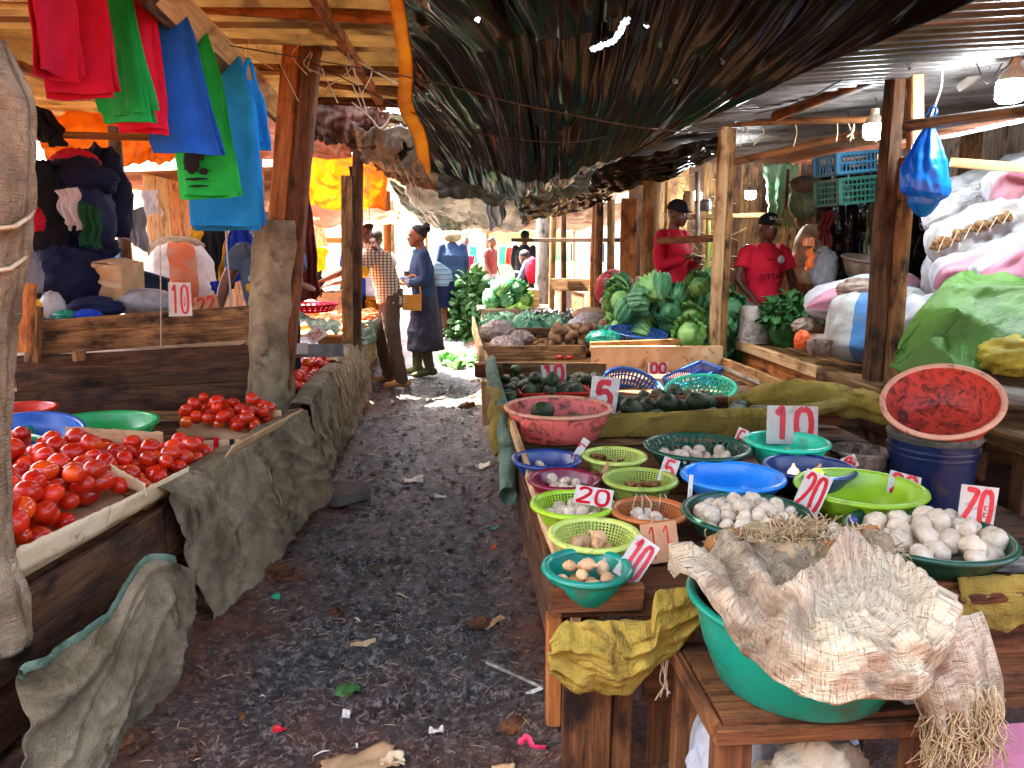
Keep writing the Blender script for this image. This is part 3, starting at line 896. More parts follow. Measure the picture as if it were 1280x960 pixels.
rope('cord', 'grey cable from the grey roof to the round pole', [at(1206, 44, Y=3.9), at(1180, 72, Y=4.0), at(1176, 110, Y=4.1), at(1162, 150, Y=4.12)], .006, 'cloth_white', cat='cord')
rope('cord', 'straight string down to the board with price ten', [at(198, 230, Y=4.1), at(200, 300, Y=4.1), at(201, 380, Y=4.1), at(201, 432, Y=4.16)], .003, 'rope_pale', cat='cord')
rope('cord', 'knotted white string in front of the blue jacket', [at(282, 285, Y=4.9), at(284, 320, Y=4.9), at(287, 352, Y=4.9), at(290, 384, Y=4.9)], .005, 'cloth_white', cat='cord')
for k in range(9):
    x_ = R.uniform(905, 1120)
    a = at(x_, lerp(156, 150, (x_ - 905) / 215) + 2, Y=lerp(6.0, 5.0, (x_ - 905) / 215))
    rope('twine_end', 'loose twine end knotted on the thin reddish purlin', [a, a + Vector((R.uniform(-.02, .02), -.02, -.06)), a + Vector((R.uniform(-.06, .06), -.02, -R.uniform(.09, .16)))], .004, 'rope_pale', 8, cat='twine', group='twine ends on the right hand purlin')
for k in range(14):
    x_ = R.uniform(280, 470)
    a = at(x_, R.uniform(40, 60) + (x_ - 280) * .12, Y=4.2)
    rope('twine_end', 'loose straw end dangling near the split post head', [a, a + Vector((R.uniform(-.05, .05), -.02, -.07)), a + Vector((R.uniform(-.12, .12), -.02, -R.uniform(.08, .3)))], .003, 'rope_pale', 8, cat='twine', group='straw ends near the split post')

rk = random.Random(31)
for k in range(16):
    a = at(rk.uniform(1120, 1275), rk.uniform(14, 80), Y=rk.uniform(3.7, 4.3))
    b = at(rk.uniform(1120, 1290), rk.uniform(14, 90), Y=rk.uniform(3.7, 4.3))
    m_ = a.lerp(b, .5) - Vector((0, 0, rk.uniform(.02, .12)))
    rope('wire', 'loose dark wire tangled under the grey roof', [a, m_, b], .0035, rk.choice(('rope_dark', 'black_plastic')), 14, cat='wire', group='tangled wires under the grey roof')
for k in range(12):
    a = at(rk.uniform(440, 640), rk.uniform(150, 250), Y=rk.uniform(6.4, 8.8))
    rope('string', 'loose pale string hanging from the plastic sheets', [a, a + Vector((rk.uniform(-.05, .05), 0, -.12)), a + Vector((rk.uniform(-.1, .1), 0, -rk.uniform(.2, .5)))], .004, 'rope_pale', 10, cat='string', group='strings from the plastic sheets')

for yy, zz, m_ in ((2.9, 2.47, 'wood_old'), (3.7, 2.46, 'wood_orange'), (4.75, 2.45, 'wood_old'), (5.6, 2.42, 'wood_dark')):
    beam('rough purlin running across under the warm roof sheets', (-3.2, yy + rk.uniform(-.05, .05), zz + .10), (-.16, yy, zz), .06, .05, m_, round_=True)['group'] = 'purlins under the warm roof'
for x0, x1 in ((-2.6, -2.4), (-1.75, -1.55), (-.62, -.5)):
    beam('rafter running along under the warm roof sheets', (x0, 1.3, 2.50), (x1, 5.8, 2.44), .055, .05, 'wood_orange')['group'] = 'rafters under the warm roof'

sheet('tarpaulin', 'wide dark sun blocking sheet added high over the middle of the path', 'tarpaulin',  # added overhead to keep direct sun off the rear stall
      gathered([(-.66, 6.35, 2.50), (1.9, 6.35, 2.52), (-.66, 9.7, 2.50), (1.9, 9.7, 2.52)], 6, .06, .05, 51.0), 60, 60, 'black_tarp')
# ------------------------------------------------------------------ shared small makers
STROKES = {
    '0': [[(.5, 1.4), (.18, 1.22), (.08, .7), (.18, .16), (.5, 0), (.82, .16), (.92, .7), (.82, 1.22), (.5, 1.4)]],
    '1': [[(.18, 1.12), (.5, 1.38), (.52, .7), (.5, 0)]],
    '2': [[(.08, 1.12), (.35, 1.36), (.78, 1.28), (.82, .92), (.45, .45), (.06, .06), (.95, .10)]],
    '2z': [[(.05, 1.36), (.80, 1.32), (.86, 1.2), (.40, .55), (.05, .1), (.95, .05)]],
    '5': [[(.85, 1.38), (.25, 1.34), (.18, .80), (.55, .92), (.88, .66), (.82, .2), (.45, .0), (.08, .14)]],
    '8': [[(.5, 1.38), (.15, 1.1), (.5, .74), (.88, .36), (.5, 0), (.12, .36), (.5, .74), (.85, 1.1), (.5, 1.38)]],
    'K': [[(.1, 1.4), (.1, 0)], [(.85, 1.35), (.15, .7), (.9, 0)]],
    'S': [[(.85, 1.25), (.4, 1.4), (.15, 1.05), (.5, .75), (.85, .4), (.5, 0), (.1, .15)]],
}
def strokes_mesh(mb, ch, x, z, w_, h_, lw, y=-.0022, close=False):
    for st in STROKES[ch]:
        pts = spline([(x + a * w_, y, z + b / 1.4 * h_) for a, b in st], 8 * (len(st) - 1))
        L, Rr = [], []
        n_ = len(pts)
        for i, p in enumerate(pts):
            d = (pts[min(i + 1, n_ - 1)] - pts[max(0, i - 1)]).normalized()
            nrm = Vector((-d.z, 0, d.x))
            k = lw / 2 * (1 + .16 * nz(i * .3, x * 50, z * 30)) * (.75 if i in (0, n_ - 1) else 1)
            L.append(p + nrm * k)
            Rr.append(p - nrm * k)
        mb.loft([L, Rr], cap=False, close=False)

def sign(label, c, w_, h_, yaw, tilt, roll, text, lw=None, mat='sign_white', ink='sign_red', small=None, margin=.10, group=None):
    """hand painted price card standing at c (its centre), front towards -Y"""
    m = Euler((0, 0, yaw)).to_matrix() @ Euler((tilt, 0, 0)).to_matrix() @ Euler((0, roll, 0)).to_matrix()
    r = thing('price_card', label, 'price card', c, m.to_euler(), group)
    w_, h_ = w_ * 1.08, h_ * 1.08
    j = .03 * w_
    b = MB()
    cs = [(-w_ / 2 + R.uniform(-j, j), -h_ / 2 + R.uniform(-j, j)), (w_ / 2 + R.uniform(-j, j), -h_ / 2 + R.uniform(-j, j)), (w_ / 2 + R.uniform(-j, j), h_ / 2 + R.uniform(-j, j)), (-w_ / 2 + R.uniform(-j, j), h_ / 2 + R.uniform(-j, j))]
    b.loft([[(x, -.0015, z) for x, z in cs], [(x, .0015, z) for x, z in cs]])
    b.build('card', mat, r, smooth=False)
    n_ = len(text)
    cw = w_ * (1 - 2 * margin) / n_
    for i, ch in enumerate(text):
        d = MB()
        strokes_mesh(d, '2z' if ch == 'Z' else ch, -w_ / 2 + w_ * margin + i * cw + cw * .08, -h_ / 2 + h_ * margin, cw * .84, h_ * (1 - 2 * margin), lw or cw * .24)
        d.build('digit', ink, r, smooth=False, solid=.0008)
    if small:
        d = MB()
        for i, ch in enumerate(small):
            strokes_mesh(d, ch, w_ * .17, -h_ * .22 + (len(small) - 1 - i) * h_ * .16, w_ * .10, h_ * .13, w_ * .025)
        d.build('lettering', ink, r, smooth=False, solid=.0008)
    return r

def bowl_profile(rt, rb, h, th=.004):
    return [(.001, .004), (rb * .9, .004), (rb, .010), (lerp(rb, rt, .55), h * .45), (rt * .985, h - .004), (rt + .004, h),
            (rt + .013, h + .001), (rt + .014, h - .006), (rt + .003, h - .008), (rt * .985 + th, h - .016), (lerp(rb, rt, .55) + th, h * .44), (rb + th, .004), (rb, 0), (.001, 0)]

def bowl(label, c, rt, rb, h, mat, tilt=(0, 0, 0), group=None, cat='bowl', name='plastic_bowl', rim_mat=None, holes=None, ribs=0):
    """solid or pierced plastic bowl: c is the centre of its base; holes = (rows, columns, hole share, z from, z to) as shares of height"""
    r = thing(name, label, cat, c, tilt, group)
    if not holes:
        b = MB()
        pr = [(.001, .004), (rb * .9, .004), (rb, .010), (lerp(rb, rt, .55), h * .45), (rt * .985, h - .004), (rt * .985 + .004, h - .016), (lerp(rb, rt, .55) + .004, h * .44), (rb + .004, .004), (rb, 0), (.001, 0)]
        pr = pr[:4] + [(lerp(rb, rt, .8), h * .72)] + pr[4:]
        b.lathe(pr, 72 if ribs else 48)
        if ribs:
            b.v = [((x * (1 + .012 * math.cos(ribs * math.atan2(y, x))), y * (1 + .012 * math.cos(ribs * math.atan2(y, x))), z)) for x, y, z in b.v]
        b.build('body', mat, r, smooth=50)
    else:
        rows, cols, sh, z0, z1 = holes
        b = MB()
        rad = lambda s: lerp(rb, rt, s ** .72)
        def pt(a, s):
            rr = rad(s)
            return (math.cos(a) * rr, math.sin(a) * rr, h * s)
        def cell(a0, a1, s0, s1, k):
            am, sm = (a0 + a1) / 2, (s0 + s1) / 2
            o = [pt(a0, s0), pt(a1, s0), pt(a1, s1), pt(a0, s1)]
            i = [pt(lerp(am, a, k[0]), lerp(sm, s, k[1])) for a, s in ((a0, s0), (a1, s0), (a1, s1), (a0, s1))]
            b.add(o + i, [(0, 1, 5, 4), (1, 2, 6, 5), (2, 3, 7, 6), (3, 0, 4, 7)])
        for q in range(cols):
            a0, a1 = q * 2 * PI / cols, (q + 1) * 2 * PI / cols
            for w_ in range(rows):
                s0, s1 = lerp(z0, z1, w_ / rows), lerp(z0, z1, (w_ + 1) / rows)
                off = (a1 - a0) / 2 if (len(sh) > 2 and w_ % 2) else 0
                cell(a0 + off, a1 + off, s0, s1, sh)
        n2 = cols
        for s0, s1 in ((0, z0), (z1, 1)):
            if s1 - s0 < .01:
                continue
            for k in range(3):
                t0, t1 = lerp(s0, s1, k / 3), lerp(s0, s1, (k + 1) / 3)
                for q in range(n2):
                    a0, a1 = q * 2 * PI / n2, (q + 1) * 2 * PI / n2
                    b.add([pt(a0, t0), pt(a1, t0), pt(a1, t1), pt(a0, t1)], [(0, 1, 2, 3)])
        b.lathe([(.001, .002), (rb * .5, .002), (rb, 0)], n2)
        b.build('body', mat, r, smooth=60, solid=.0035)
    pr = [(rt - .005, h - .004), (rt - .002, h + .003), (rt + .006, h + .006), (rt + .015, h + .003), (rt + .018, h - .005), (rt + .014, h - .010), (rt + .004, h - .009), (rt - .005, h - .004)]
    MB().lathe(pr, 64).build('rim', rim_mat or mat, r, smooth=True)
    return r

def blob_mesh(name, mat, r, seed, lump=.08, freq=1.6, nu=14, nv=10, dim=0.0):
    def fn(d):
        k = 1 + lump * nz(d.x * freq + seed, d.y * freq, d.z * freq)
        if dim:
            k -= dim * max(0, d.z - .8) * 3 + dim * .6 * max(0, -d.z - .85) * 3
        return k
    return MB().ball((0, 0, 0), r, nu, nv, fn).mesh(name, mat, True)

# tomatoes: three shapes, shared by every tomato
TOM = [blob_mesh('tomato', 'tomato', (.0295, .029, .035), 1, .05, 1.5, 18, 14, .07), blob_mesh('tomato', 'tomato', (.031, .029, .033), 5, .07, 1.8, 18, 14, .08),
       blob_mesh('tomato', 'tomato_orange', (.028, .027, .036), 9, .05, 1.6, 18, 14, .07), blob_mesh('tomato', 'tomato', (.028, .029, .037), 14, .06, 1.5, 18, 14, .06)]
def tomatoes(label, group, pts, size=1.0, rr=random.Random(3)):
    for p in pts:
        me = TOM[rr.choice((0, 0, 1, 1, 3, 3, 2))]
        o = inst('tomato', me, None, p, (rr.uniform(.9, 2.2), rr.uniform(-.5, .5), rr.uniform(0, 6.28)), size * rr.uniform(.80, 1.16))
        T(o, label, 'tomato', group)

# ------------------------------------------------------------------ tomato stall on the left
# table edge runs from (-1.25, 2.1) to (-.84, 4.1), top at .55
EDGE = [(1.2, -1.36), (2.13, -1.24), (2.8, -1.08), (4.08, -.86), (4.6, -.90), (7.2, -.92), (9.2, -.86)]
def edge_x(y):
    return interp(EDGE, y)
st = thing('market_stall', 'left hand plank stall holding trays of tomatoes', 'stall', (-1.9, 3.2, 0))
# table boards
for k in range(9):
    y0 = 1.35 + k * .33
    plank('tabletop_board', (edge_x(y0 + .16) - .02, y0 + .16, .47), (-3.0, y0 + .16, .47), .028, .32, 'wood_dark', st)
for y0, y1 in ((1.25, 2.75), (2.76, 4.25)):
    plank('front_board', (edge_x(y0) + .0, y0, .40), (edge_x(y1) + .0, y1, .40), .22, .03, 'wood_dark', st)
    plank('front_board', (edge_x(y0) - .02, y0, .20), (edge_x(y1) - .02, y1, .20), .20, .03, 'wood_dark', st)
for x_, y_ in ((-1.42, 1.5), (-1.2, 2.8), (-.98, 4.1), (-2.9, 1.5), (-2.9, 4.1)):
    plank('leg', (x_, y_, -.03), (x_, y_, .46), .08, .08, 'wood_old', st, up=(1, 0, 0))
# cross boards at the back
for a, b, hgt, m_ in (((46, 423), (318, 404), .185, 'wood_old'), ((20, 468), (318, 455), .20, 'wood_dark'), ((18, 505), (318, 493), .145, 'wood_dark')):
    plank('divider_board', at(a[0], a[1], Y=4.28), at(b[0], b[1], Y=4.28), hgt, .032, m_, st, up=(0, 0, 1), seg=10, jit=.08)
plank('upright_stake', at(43, 452, Y=4.22), at(47, 384, Y=4.22), .07, .05, 'wood_old', st, up=(1, 0, 0), jit=.3)
plank('stub', at(98, 438, Y=4.25), at(100, 450, Y=4.25), .06, .05, 'wood_old', st, up=(1, 0, 0))
o = plank('hatch_board', at(30, 440, Y=3.9), at(33, 354, Y=3.9), .085, .025, 'wood_orange', None, up=(1, 0, 0))
T(o, 'bright orange brown board leaning behind the bandaged post', 'board')
plank('back_board', at(150, 520, Y=4.15), at(330, 520, Y=4.15), .05, .025, 'wood_old', st)

# drapes over the front edge
def drape(label, y0, y1, z_top, z_bot, out, mat, seed, nu=60, nv=40, sag=0.0, name='sacking_cloth', amp=.022, over=.06, botfn=None):
    def fn(u, v):
        y = lerp(y0, y1, u)
        x = edge_x(y)
        zt = z_top - sag * math.sin(u * PI) + .012 * nz(u * 8, seed)
        zb = (botfn(u) if botfn else z_bot) + .03 * nz(u * 5, seed + 3)
        if v < .12:
            s = v / .12
            return Vector((x - over * (1 - s) + .02, y, zt + .012 - .006 * (1 - s) + .004 * nz(u * 12, v * 12, seed)))
        s = (v - .12) / .88
        f = ridge(nz(u * 5 + s * .8 + seed, s * .8, seed)) * amp * 1.2 * (.3 + .7 * s) + max(0, ridge(nz(u * 7 - s * 3 + seed, s * 1.6 + u, 4))) ** 3 * amp * .7 + max(0, ridge(nz(u * 9 + s * 4, s * 3 - u * 2, seed + 9))) ** 4 * amp * .5 + fbm(u * 10, s * 8, seed, 4) * .006
        return Vector((x + .028 + out * s ** .8 + f, y + .03 * nz(s * 3, u * 4, seed) * s, lerp(zt, zb, s)))
    o = MB().grid(fn, nu, nv, uvs=((y1 - y0) * 1.0, .6)).build(name, mat, None, smooth=True, solid=.004)
    return T(o, label, 'cloth')
# near piece: hangs from the post tie, its upper edge swings up towards the middle of the table
def near_cloth(u, v):
    # u along the stall, v down
    top = spline([at(14, 842, X=-1.14), at(70, 812, X=-1.10), at(130, 766, X=-1.05), at(172, 700, X=-1.02), at(205, 700, X=-.99), at(240, 712, X=-.96)], 60)[int(round(u * 60))]
    bot = spline([at(-10, 1060, X=-1.10), at(60, 1060, X=-1.02), at(118, 1010, X=-.97), at(150, 945, X=-.96), at(190, 890, X=-.955), at(212, 850, X=-.945)], 60)[int(round(u * 60))]
    p = top.lerp(bot, v)
    fold = .030 * math.exp(-((v - .30 + .42 * u) / .07) ** 2) + .022 * math.exp(-((u - .72 - .25 * v) / .05) ** 2)
    f = nz(u * 2.2 + v * .6, v * 1.6, 3) * .02 + fbm(u * 7, v * 6, 2, 4) * .006 + max(0, ridge(nz(u * 3 + v * 2.5, v * 2.2 - u, 6))) ** 4 * .014 + max(0, ridge(nz(u * 7 - v * 3, v * 4, 8))) ** 4 * .010
    return p + Vector((f + fold + math.sin(v * PI) * .035, -.5 * (f + fold), 0))
o = MB().grid(near_cloth, 60, 60, uvs=(.9, .6)).build('sacking_cloth', 'burlap', None, smooth=True, solid=.004)
T(o, 'olive grey sacking sheet tied to the bandaged post foot', 'cloth')
def near_hem(u, v):
    p = near_cloth(round(u * 44) / 60, 0)
    return p + Vector((.006 + .007 * math.sin(v * 2 * PI), .0, .004 + .014 * math.cos(v * 2 * PI) + .006 * nz(u * 9, v)))
MB().grid(near_hem, 44, 8, uvs=(.9, .1)).build('rolled_hem', 'shade_net', o, smooth=True)
drape('grey brown sacking hung over the table edge below the second tomato tray', 2.74, 4.10, .575, .03, .12, 'burlap', 6.0, 110, 60, amp=.022, botfn=lambda u: .02 + .10 * u)
drape('rough sacking strip hanging below the far tomato heap', 4.15, 5.6, .60, .06, .06, 'burlap', 16.0, 80, 40, amp=.03)
drape('pale brown sacking below the heap with the red price card', 5.6, 7.3, .62, .05, .06, 'burlap_tan', 21.0, 80, 40, amp=.03)
# cardboard trays and strips
def card_strip(label, p0, p1, h_, mat='card_pale', lean=.0, seed=0, cat='cardboard strip', name='cardboard_strip'):
    p0, p1 = Vector(p0), Vector(p1)
    def fn(u, v):
        p = p0.lerp(p1, u)
        n_ = (p1 - p0).cross(Vector((0, 0, 1))).normalized()
        return p + Vector((0, 0, v * h_ + (.006 * nz(u * 11, seed) if v == 1 else 0))) + n_ * (lean * v + .006 * nz(u * 5, v * 2, seed))
    o = MB().grid(fn, 24, 4, uvs=(1, .1)).build(name, mat, None, smooth=True, solid=.005)
    return T(o, label, cat)
card_strip('long pale cardboard strip fronting the nearest tomatoes', at(17, 722, X=-1.235), at(134, 662, X=-1.165), .085, lean=.02, seed=1)
card_strip('second pale cardboard strip notched over the first', at(133, 660, X=-1.165), at(232, 606, X=-1.06), .075, lean=.02, seed=4)
card_strip('torn cardboard divider standing between the tomatoes', at(138, 596, Y=2.75), at(183, 622, Y=2.66), .05, seed=7)
card_strip('tan cardboard side wall behind the near tomatoes', at(84, 553, Y=3.28), at(205, 560, Y=3.28), .07, 'card', seed=9)
box_ = card_strip('printed cardboard box side with red and black marks', at(166, 578, Y=3.36), at(302, 572, Y=3.36), .085, 'card_pale', seed=12)
for k, (px, m_) in enumerate(((245, 'black_plastic'), (251, 'sign_red'), (270, 'sign_red'), (290, 'black_plastic'))):
    c = at(px, 553, Y=3.345)
    MB().box((c.x, c.y, c.z), (.022, .003, .045 if m_ == 'sign_red' else .03)).build('printed_mark', m_, box_)
card_strip('cardboard strip along the table edge before the second tray', at(282, 572, X=-.93), at(372, 522, X=-.86), .05, 'card', lean=.03, seed=15)
card_strip('folded cardboard lip right of the basins', at(300, 530, Y=4.05), at(352, 524, Y=3.9), .05, 'card', seed=18)

TZ = .485
def area_poly(poly):
    xs, ys = [p[0] for p in poly], [p[1] for p in poly]
    def inside(x, y):
        c = False
        for i in range(len(poly)):
            (x0, y0), (x1, y1) = poly[i], poly[i - 1]
            if (y0 > y) != (y1 > y) and x < (x1 - x0) * (y - y0) / (y1 - y0) + x0:
                c = not c
        return c
    def pick(rr):
        for _ in range(200):
            x, y = rr.uniform(min(xs), max(xs)), rr.uniform(min(ys), max(ys))
            if inside(x, y):
                return x, y
        return xs[0], ys[0]
    return pick
slope1 = lambda x, y: TZ + .02 + .10 * sstep(2.1, 3.1, y) + .05 * sstep(-1.2, -1.8, x)
heap1 = drop_heap(128, area_poly([(-1.31, 2.12), (-1.20, 2.70), (-1.27, 2.78), (-1.55, 3.08), (-2.0, 3.18), (-1.50, 2.12)]), .037, slope1, 10, 4)
tomatoes('glossy red plum tomato heaped in the nearest cardboard tray', 'tomatoes in the nearest tray', heap1, 1.22, random.Random(4))
heap2 = drop_heap(52, area_poly([(-1.16, 2.80), (-1.06, 3.26), (-1.62, 3.28), (-1.5, 3.06), (-1.28, 2.84)]), .034, lambda x, y: TZ + .06, 10, 5)
tomatoes('red tomato in the tray beside the printed box side', 'tomatoes beside the printed box', heap2, 1.12, random.Random(5))
heap3 = drop_heap(44, area_poly([(-1.0, 3.74), (-.96, 4.02), (-1.40, 4.14), (-1.42, 3.90)]), .034, TZ + .05, 10, 6)
tomatoes('red tomato in the small heap at the foot of the wrapped post', 'tomatoes at the foot of the wrapped post', heap3, 1.05, random.Random(6))
# basins
c = at(118, 528, Y=3.62)
bowl('wide bright green basin behind the tomato trays', (c.x, 3.62, .505), .265, .19, .125, 'basin_green', cat='basin', name='plastic_basin')
c = at(30, 540, Y=3.35)
bowl('blue basin tipped up behind the nearest tomatoes', (c.x - .03, 3.42, .53), .22, .15, .11, 'basin_blue', (.22, .1, 0), cat='basin', name='plastic_basin')
c = at(22, 503, Y=3.9)
bowl('red plastic bowl half hidden by the bandaged post', (c.x, 3.9, .56), .16, .10, .09, 'red_basket', cat='bowl')
# low board between the trays and the basins so that they rest on something
plank('shelf_board', (-1.2, 3.62, .494), (-2.9, 3.62, .494), .02, .5, 'wood_old', st)

# ------------------------------------------------------------------ second and third tomato counters further along
st2 = thing('market_stall', 'second left stall with heaped tomatoes beyond the split post', 'stall', (-1.5, 5.8, 0))
for k in range(9):
    y0 = 4.45 + k * .31
    plank('tabletop_board', (edge_x(y0) - .02, y0, .52), (-2.6, y0, .52), .03, .30, 'wood_old', st2)
plank('front_board', (edge_x(4.4), 4.4, .47), (edge_x(7.3), 7.3, .47), .16, .03, 'wood_old', st2)
for x_, y_ in ((-1.0, 4.6), (-1.0, 7.1), (-2.5, 4.6), (-2.5, 7.1)):
    plank('leg', (x_, y_, -.03), (x_, y_, .51), .08, .08, 'wood_old', st2, up=(1, 0, 0))
fl2 = lambda x, y: .54 + .10 * sstep(-1.0, -1.5, x)
heap4 = drop_heap(74, area_poly([(-.97, 4.62), (-.97, 6.4), (-1.50, 6.4), (-1.05, 4.65)]), .036, fl2, 8, 7)
tomatoes('orange red tomato heaped on the second left stall', 'tomatoes on the second stall', heap4, 1.15, random.Random(7))
sign('small white price card lying on the second tomato heap', at(395, 418, Y=5.5), .125, .125, -.3, -.75, .75, '20', margin=.2)
o = MB().box((0, 0, 0), (.30, .012, .085)).build('grey_board', 'metal_dull', None, at(400, 438, Y=5.0), (-.3, 0, .1))
T(o, 'grey slate strip propping the second tomato heap', 'board')
o = MB().box((0, 0, 0), (.13, .012, .07)).build('white_board', 'sign_white', None, at(372, 436, Y=4.95), (-.3, 0, .1))
T(o, 'white card strip beside the grey slate strip', 'card')
gathered_c = gathered([at(372, 396, Y=6.7), at(426, 400, Y=6.7), at(374, 406, Y=6.45), at(425, 416, Y=6.4)], 4, .02, .0, 3.0)
sheet('cloth', 'green grey cloth edging the second tomato heap', 'cloth', gathered_c, 24, 12, 'shade_net')
c = at(385, 383, Y=6.9)
bowl('shocking pink shallow basin on the far tomato counter', (c.x, 6.95, c.z - .05), .25, .19, .07, 'cloth_red', cat='basin', name='plastic_basin', holes=(2, 30, (.5, .5), .2, .8))
# third counter
st3 = thing('market_stall', 'far left counter with pale carrots behind the check shirted man', 'stall', (-1.5, 8.2, 0))
for k in range(7):
    y0 = 7.45 + k * .33
    plank('tabletop_board', (edge_x(y0) - .02, y0, .62), (-2.7, y0, .62), .03, .32, 'wood_pale', st3)
plank('front_board', (edge_x(7.35), 7.35, .58), (edge_x(9.6), 9.6, .58), .14, .03, 'wood_pale', st3)
plank('front_board', (edge_x(7.35), 7.35, .36), (edge_x(9.6), 9.6, .36), .24, .03, 'wood_pale', st3)
for x_, y_ in ((-1.0, 7.5), (-1.0, 9.4), (-2.6, 7.5), (-2.6, 9.4)):
    plank('leg', (x_, y_, -.03), (x_, y_, .61), .08, .08, 'wood_old', st3, up=(1, 0, 0))
CAR = MB().lathe([(.001, -.075), (.008, -.07), (.017, 0), (.022, .055), (.018, .07), (.001, .074)], 8).mesh('carrot', 'carrot', True)
for k, p in enumerate(drop_heap(120, area_poly([(-.95, 7.45), (-.95, 9.3), (-2.2, 9.3), (-2.2, 7.45)]), .032, lambda x, y: .645 + .03 * sstep(-1, -2, x), 6, 12)):
    T(inst('carrot', CAR, None, p, (R.uniform(1.2, 1.9), R.uniform(-.4, .4), R.uniform(0, 6.28)), R.uniform(1.2, 1.6)), 'pale orange carrot on the far left counter', 'carrot', 'carrots on the far counter')
sheet('cloth', 'pale green plastic cloth over the corner of the far left counter', 'cloth', gathered([at(450, 402, X=-.90), at(478, 398, X=-.88), at(452, 432, X=-.84), at(478, 424, X=-.82)], 4, .02, 0, 6), 20, 14, 'shade_net')

def tray_bed(label, poly, zt, z0, mat='card'):
    """sloping cardboard bed a heap of tomatoes lies on"""
    cx, cy = sum(p[0] for p in poly) / len(poly), sum(p[1] for p in poly) / len(poly)
    poly = [(cx + (x - cx) * 1.04, cy + (y - cy) * 1.04) for x, y in poly]
    n_ = len(poly)
    b = MB()
    mid = [(cx + (x - cx) * .5, cy + (y - cy) * .5) for x, y in poly]
    vs = [(x, y, z0) for x, y in poly] + [(x, y, zt(x, y) - .006) for x, y in poly] + [(x, y, zt(x, y) - .006) for x, y in mid] + [(cx, cy, zt(cx, cy) - .006)]
    fs = []
    for i in range(n_):
        j = (i + 1) % n_
        fs += [(i, j, n_ + j, n_ + i), (n_ + i, n_ + j, 2 * n_ + j, 2 * n_ + i), (2 * n_ + i, 2 * n_ + j, 3 * n_)]
    b.add(vs, fs)
    return T(b.build('cardboard_tray', mat, None, smooth=False), label, 'tray')
tray_bed('sloping cardboard bed under the nearest tomatoes', [(-1.31, 2.12), (-1.20, 2.70), (-1.27, 2.78), (-1.55, 3.08), (-2.0, 3.18), (-1.50, 2.12)], slope1, .486)
tray_bed('low cardboard bed under the tomatoes by the printed box', [(-1.16, 2.80), (-1.06, 3.26), (-1.62, 3.28), (-1.5, 3.06), (-1.28, 2.84)], lambda x, y: TZ + .06, .486)
tray_bed('low cardboard bed under the tomatoes at the wrapped post', [(-1.0, 3.74), (-.96, 4.02), (-1.40, 4.14), (-1.42, 3.90)], lambda x, y: TZ + .05, .486)
tray_bed('sloping cardboard bed under the second stall tomatoes', [(-.97, 4.62), (-.97, 6.4), (-1.50, 6.4), (-1.05, 4.65)], fl2, .536)

# ------------------------------------------------------------------ hanging shopping bags
R_OFF = [0, .010, -.008, .014, -.012, .006, -.004, .012]
def hang_bag(label, top, w_, h_, mat, layers=4, yaw=0.0, flare=.15, sway=(0, 0), depth=.05, seed=0, handle=True, skew=0.0, print_=None):
    """bundle of folded cloth carrier bags hung by their handles; top is the hanging point"""
    r = thing('shopping_bag', label, 'bag', top, (0, 0, yaw))
    for k in range(layers):
        def fn(u, v):
            wv = w_ * (.62 + .38 * sstep(0, .35, v)) * (1 + flare * v)
            th = depth * (.3 + .7 * v)
            a = u * 2 * PI
            ca, sa = math.cos(a), math.sin(a)
            x = math.copysign(abs(ca) ** .45, ca) * wv / 2
            y = math.copysign(abs(sa) ** .8, sa) * (th / layers * .5) + (k - (layers - 1) / 2) * th / layers
            y += .030 * math.sin(x / w_ * 4 + seed + k * .3) * v + .030 * nz(x * 7 + seed, v * 1.5, seed + k * .2) * v + .016 * ridge(nz(x * 13 + seed, v * .7, seed)) * (.4 + .6 * v)
            x += sway[0] * v * v + .012 * nz(v * 3, k + seed)
            z = -v * (h_ - ((k * 7 + int(seed)) % 5) * .011) + skew * x * v + .012 * nz(x * 8, k, seed) * v
            x += R_OFF[k % 8] * v
            return Vector((x, y + sway[1] * v * v, z))
        b = MB().grid(fn, 36, 18, wrap=True)
        n_ = len(b.v)
        b.f.append(tuple(i * 19 + 18 for i in range(36)))
        o = b.build('bag_body' if k == 0 else 'folded_layer', mat, r, smooth=50)
    if handle:
        for s in (-1, 1):
            pts = spline([(s * w_ * .22, .01 * s, -.02), (s * w_ * .14, .01 * s, .06), (0, .01 * s, .10)], 10)
            MB().tube(pts, .011, 6, ell=.35).build('handle', mat, r)
    if print_:
        for (x, z, ww, hh) in print_:
            MB().ball((x, -depth * .62 - .012, z), (ww / 2, .003, hh / 2), 20, 10, lambda d: 1 + .45 * nz(d.x * 3 + x * 40, d.z * 3, 2)).build('print', 'cloth_black', r)
    return r
def hb(label, px, ytop, ybot, wpx, Yd, mat, **k):
    a, b = at(px, ytop, Y=Yd), at(px, ybot, Y=Yd)
    return hang_bag(label, a, wpx / 950 * Yd, a.z - b.z, mat, **k)
hb('dark crimson carrier bags hanging closest to the bandaged post', 58, -75, 98, 44, 2.75, 'bag_crimson', yaw=.9, seed=1)
hb('crimson red carrier bag beside the green bundle', 84, -80, 126, 62, 2.85, 'bag_crimson', yaw=.25, seed=2, skew=.05)
hb('plain green carrier bags between the two reds', 122, -70, 152, 62, 3.05, 'bag_green', yaw=-.2, seed=3, sway=(.05, 0), layers=5, skew=-.08)
hb('scarlet carrier bag behind the plain green bundle', 156, -60, 166, 48, 3.2, 'bag_red', yaw=.2, seed=4)
hb('royal blue carrier bags hanging from the pale beam', 200, -20, 192, 58, 3.3, 'bag_royal', yaw=.1, seed=5, sway=(.05, 0), layers=5, flare=.3)
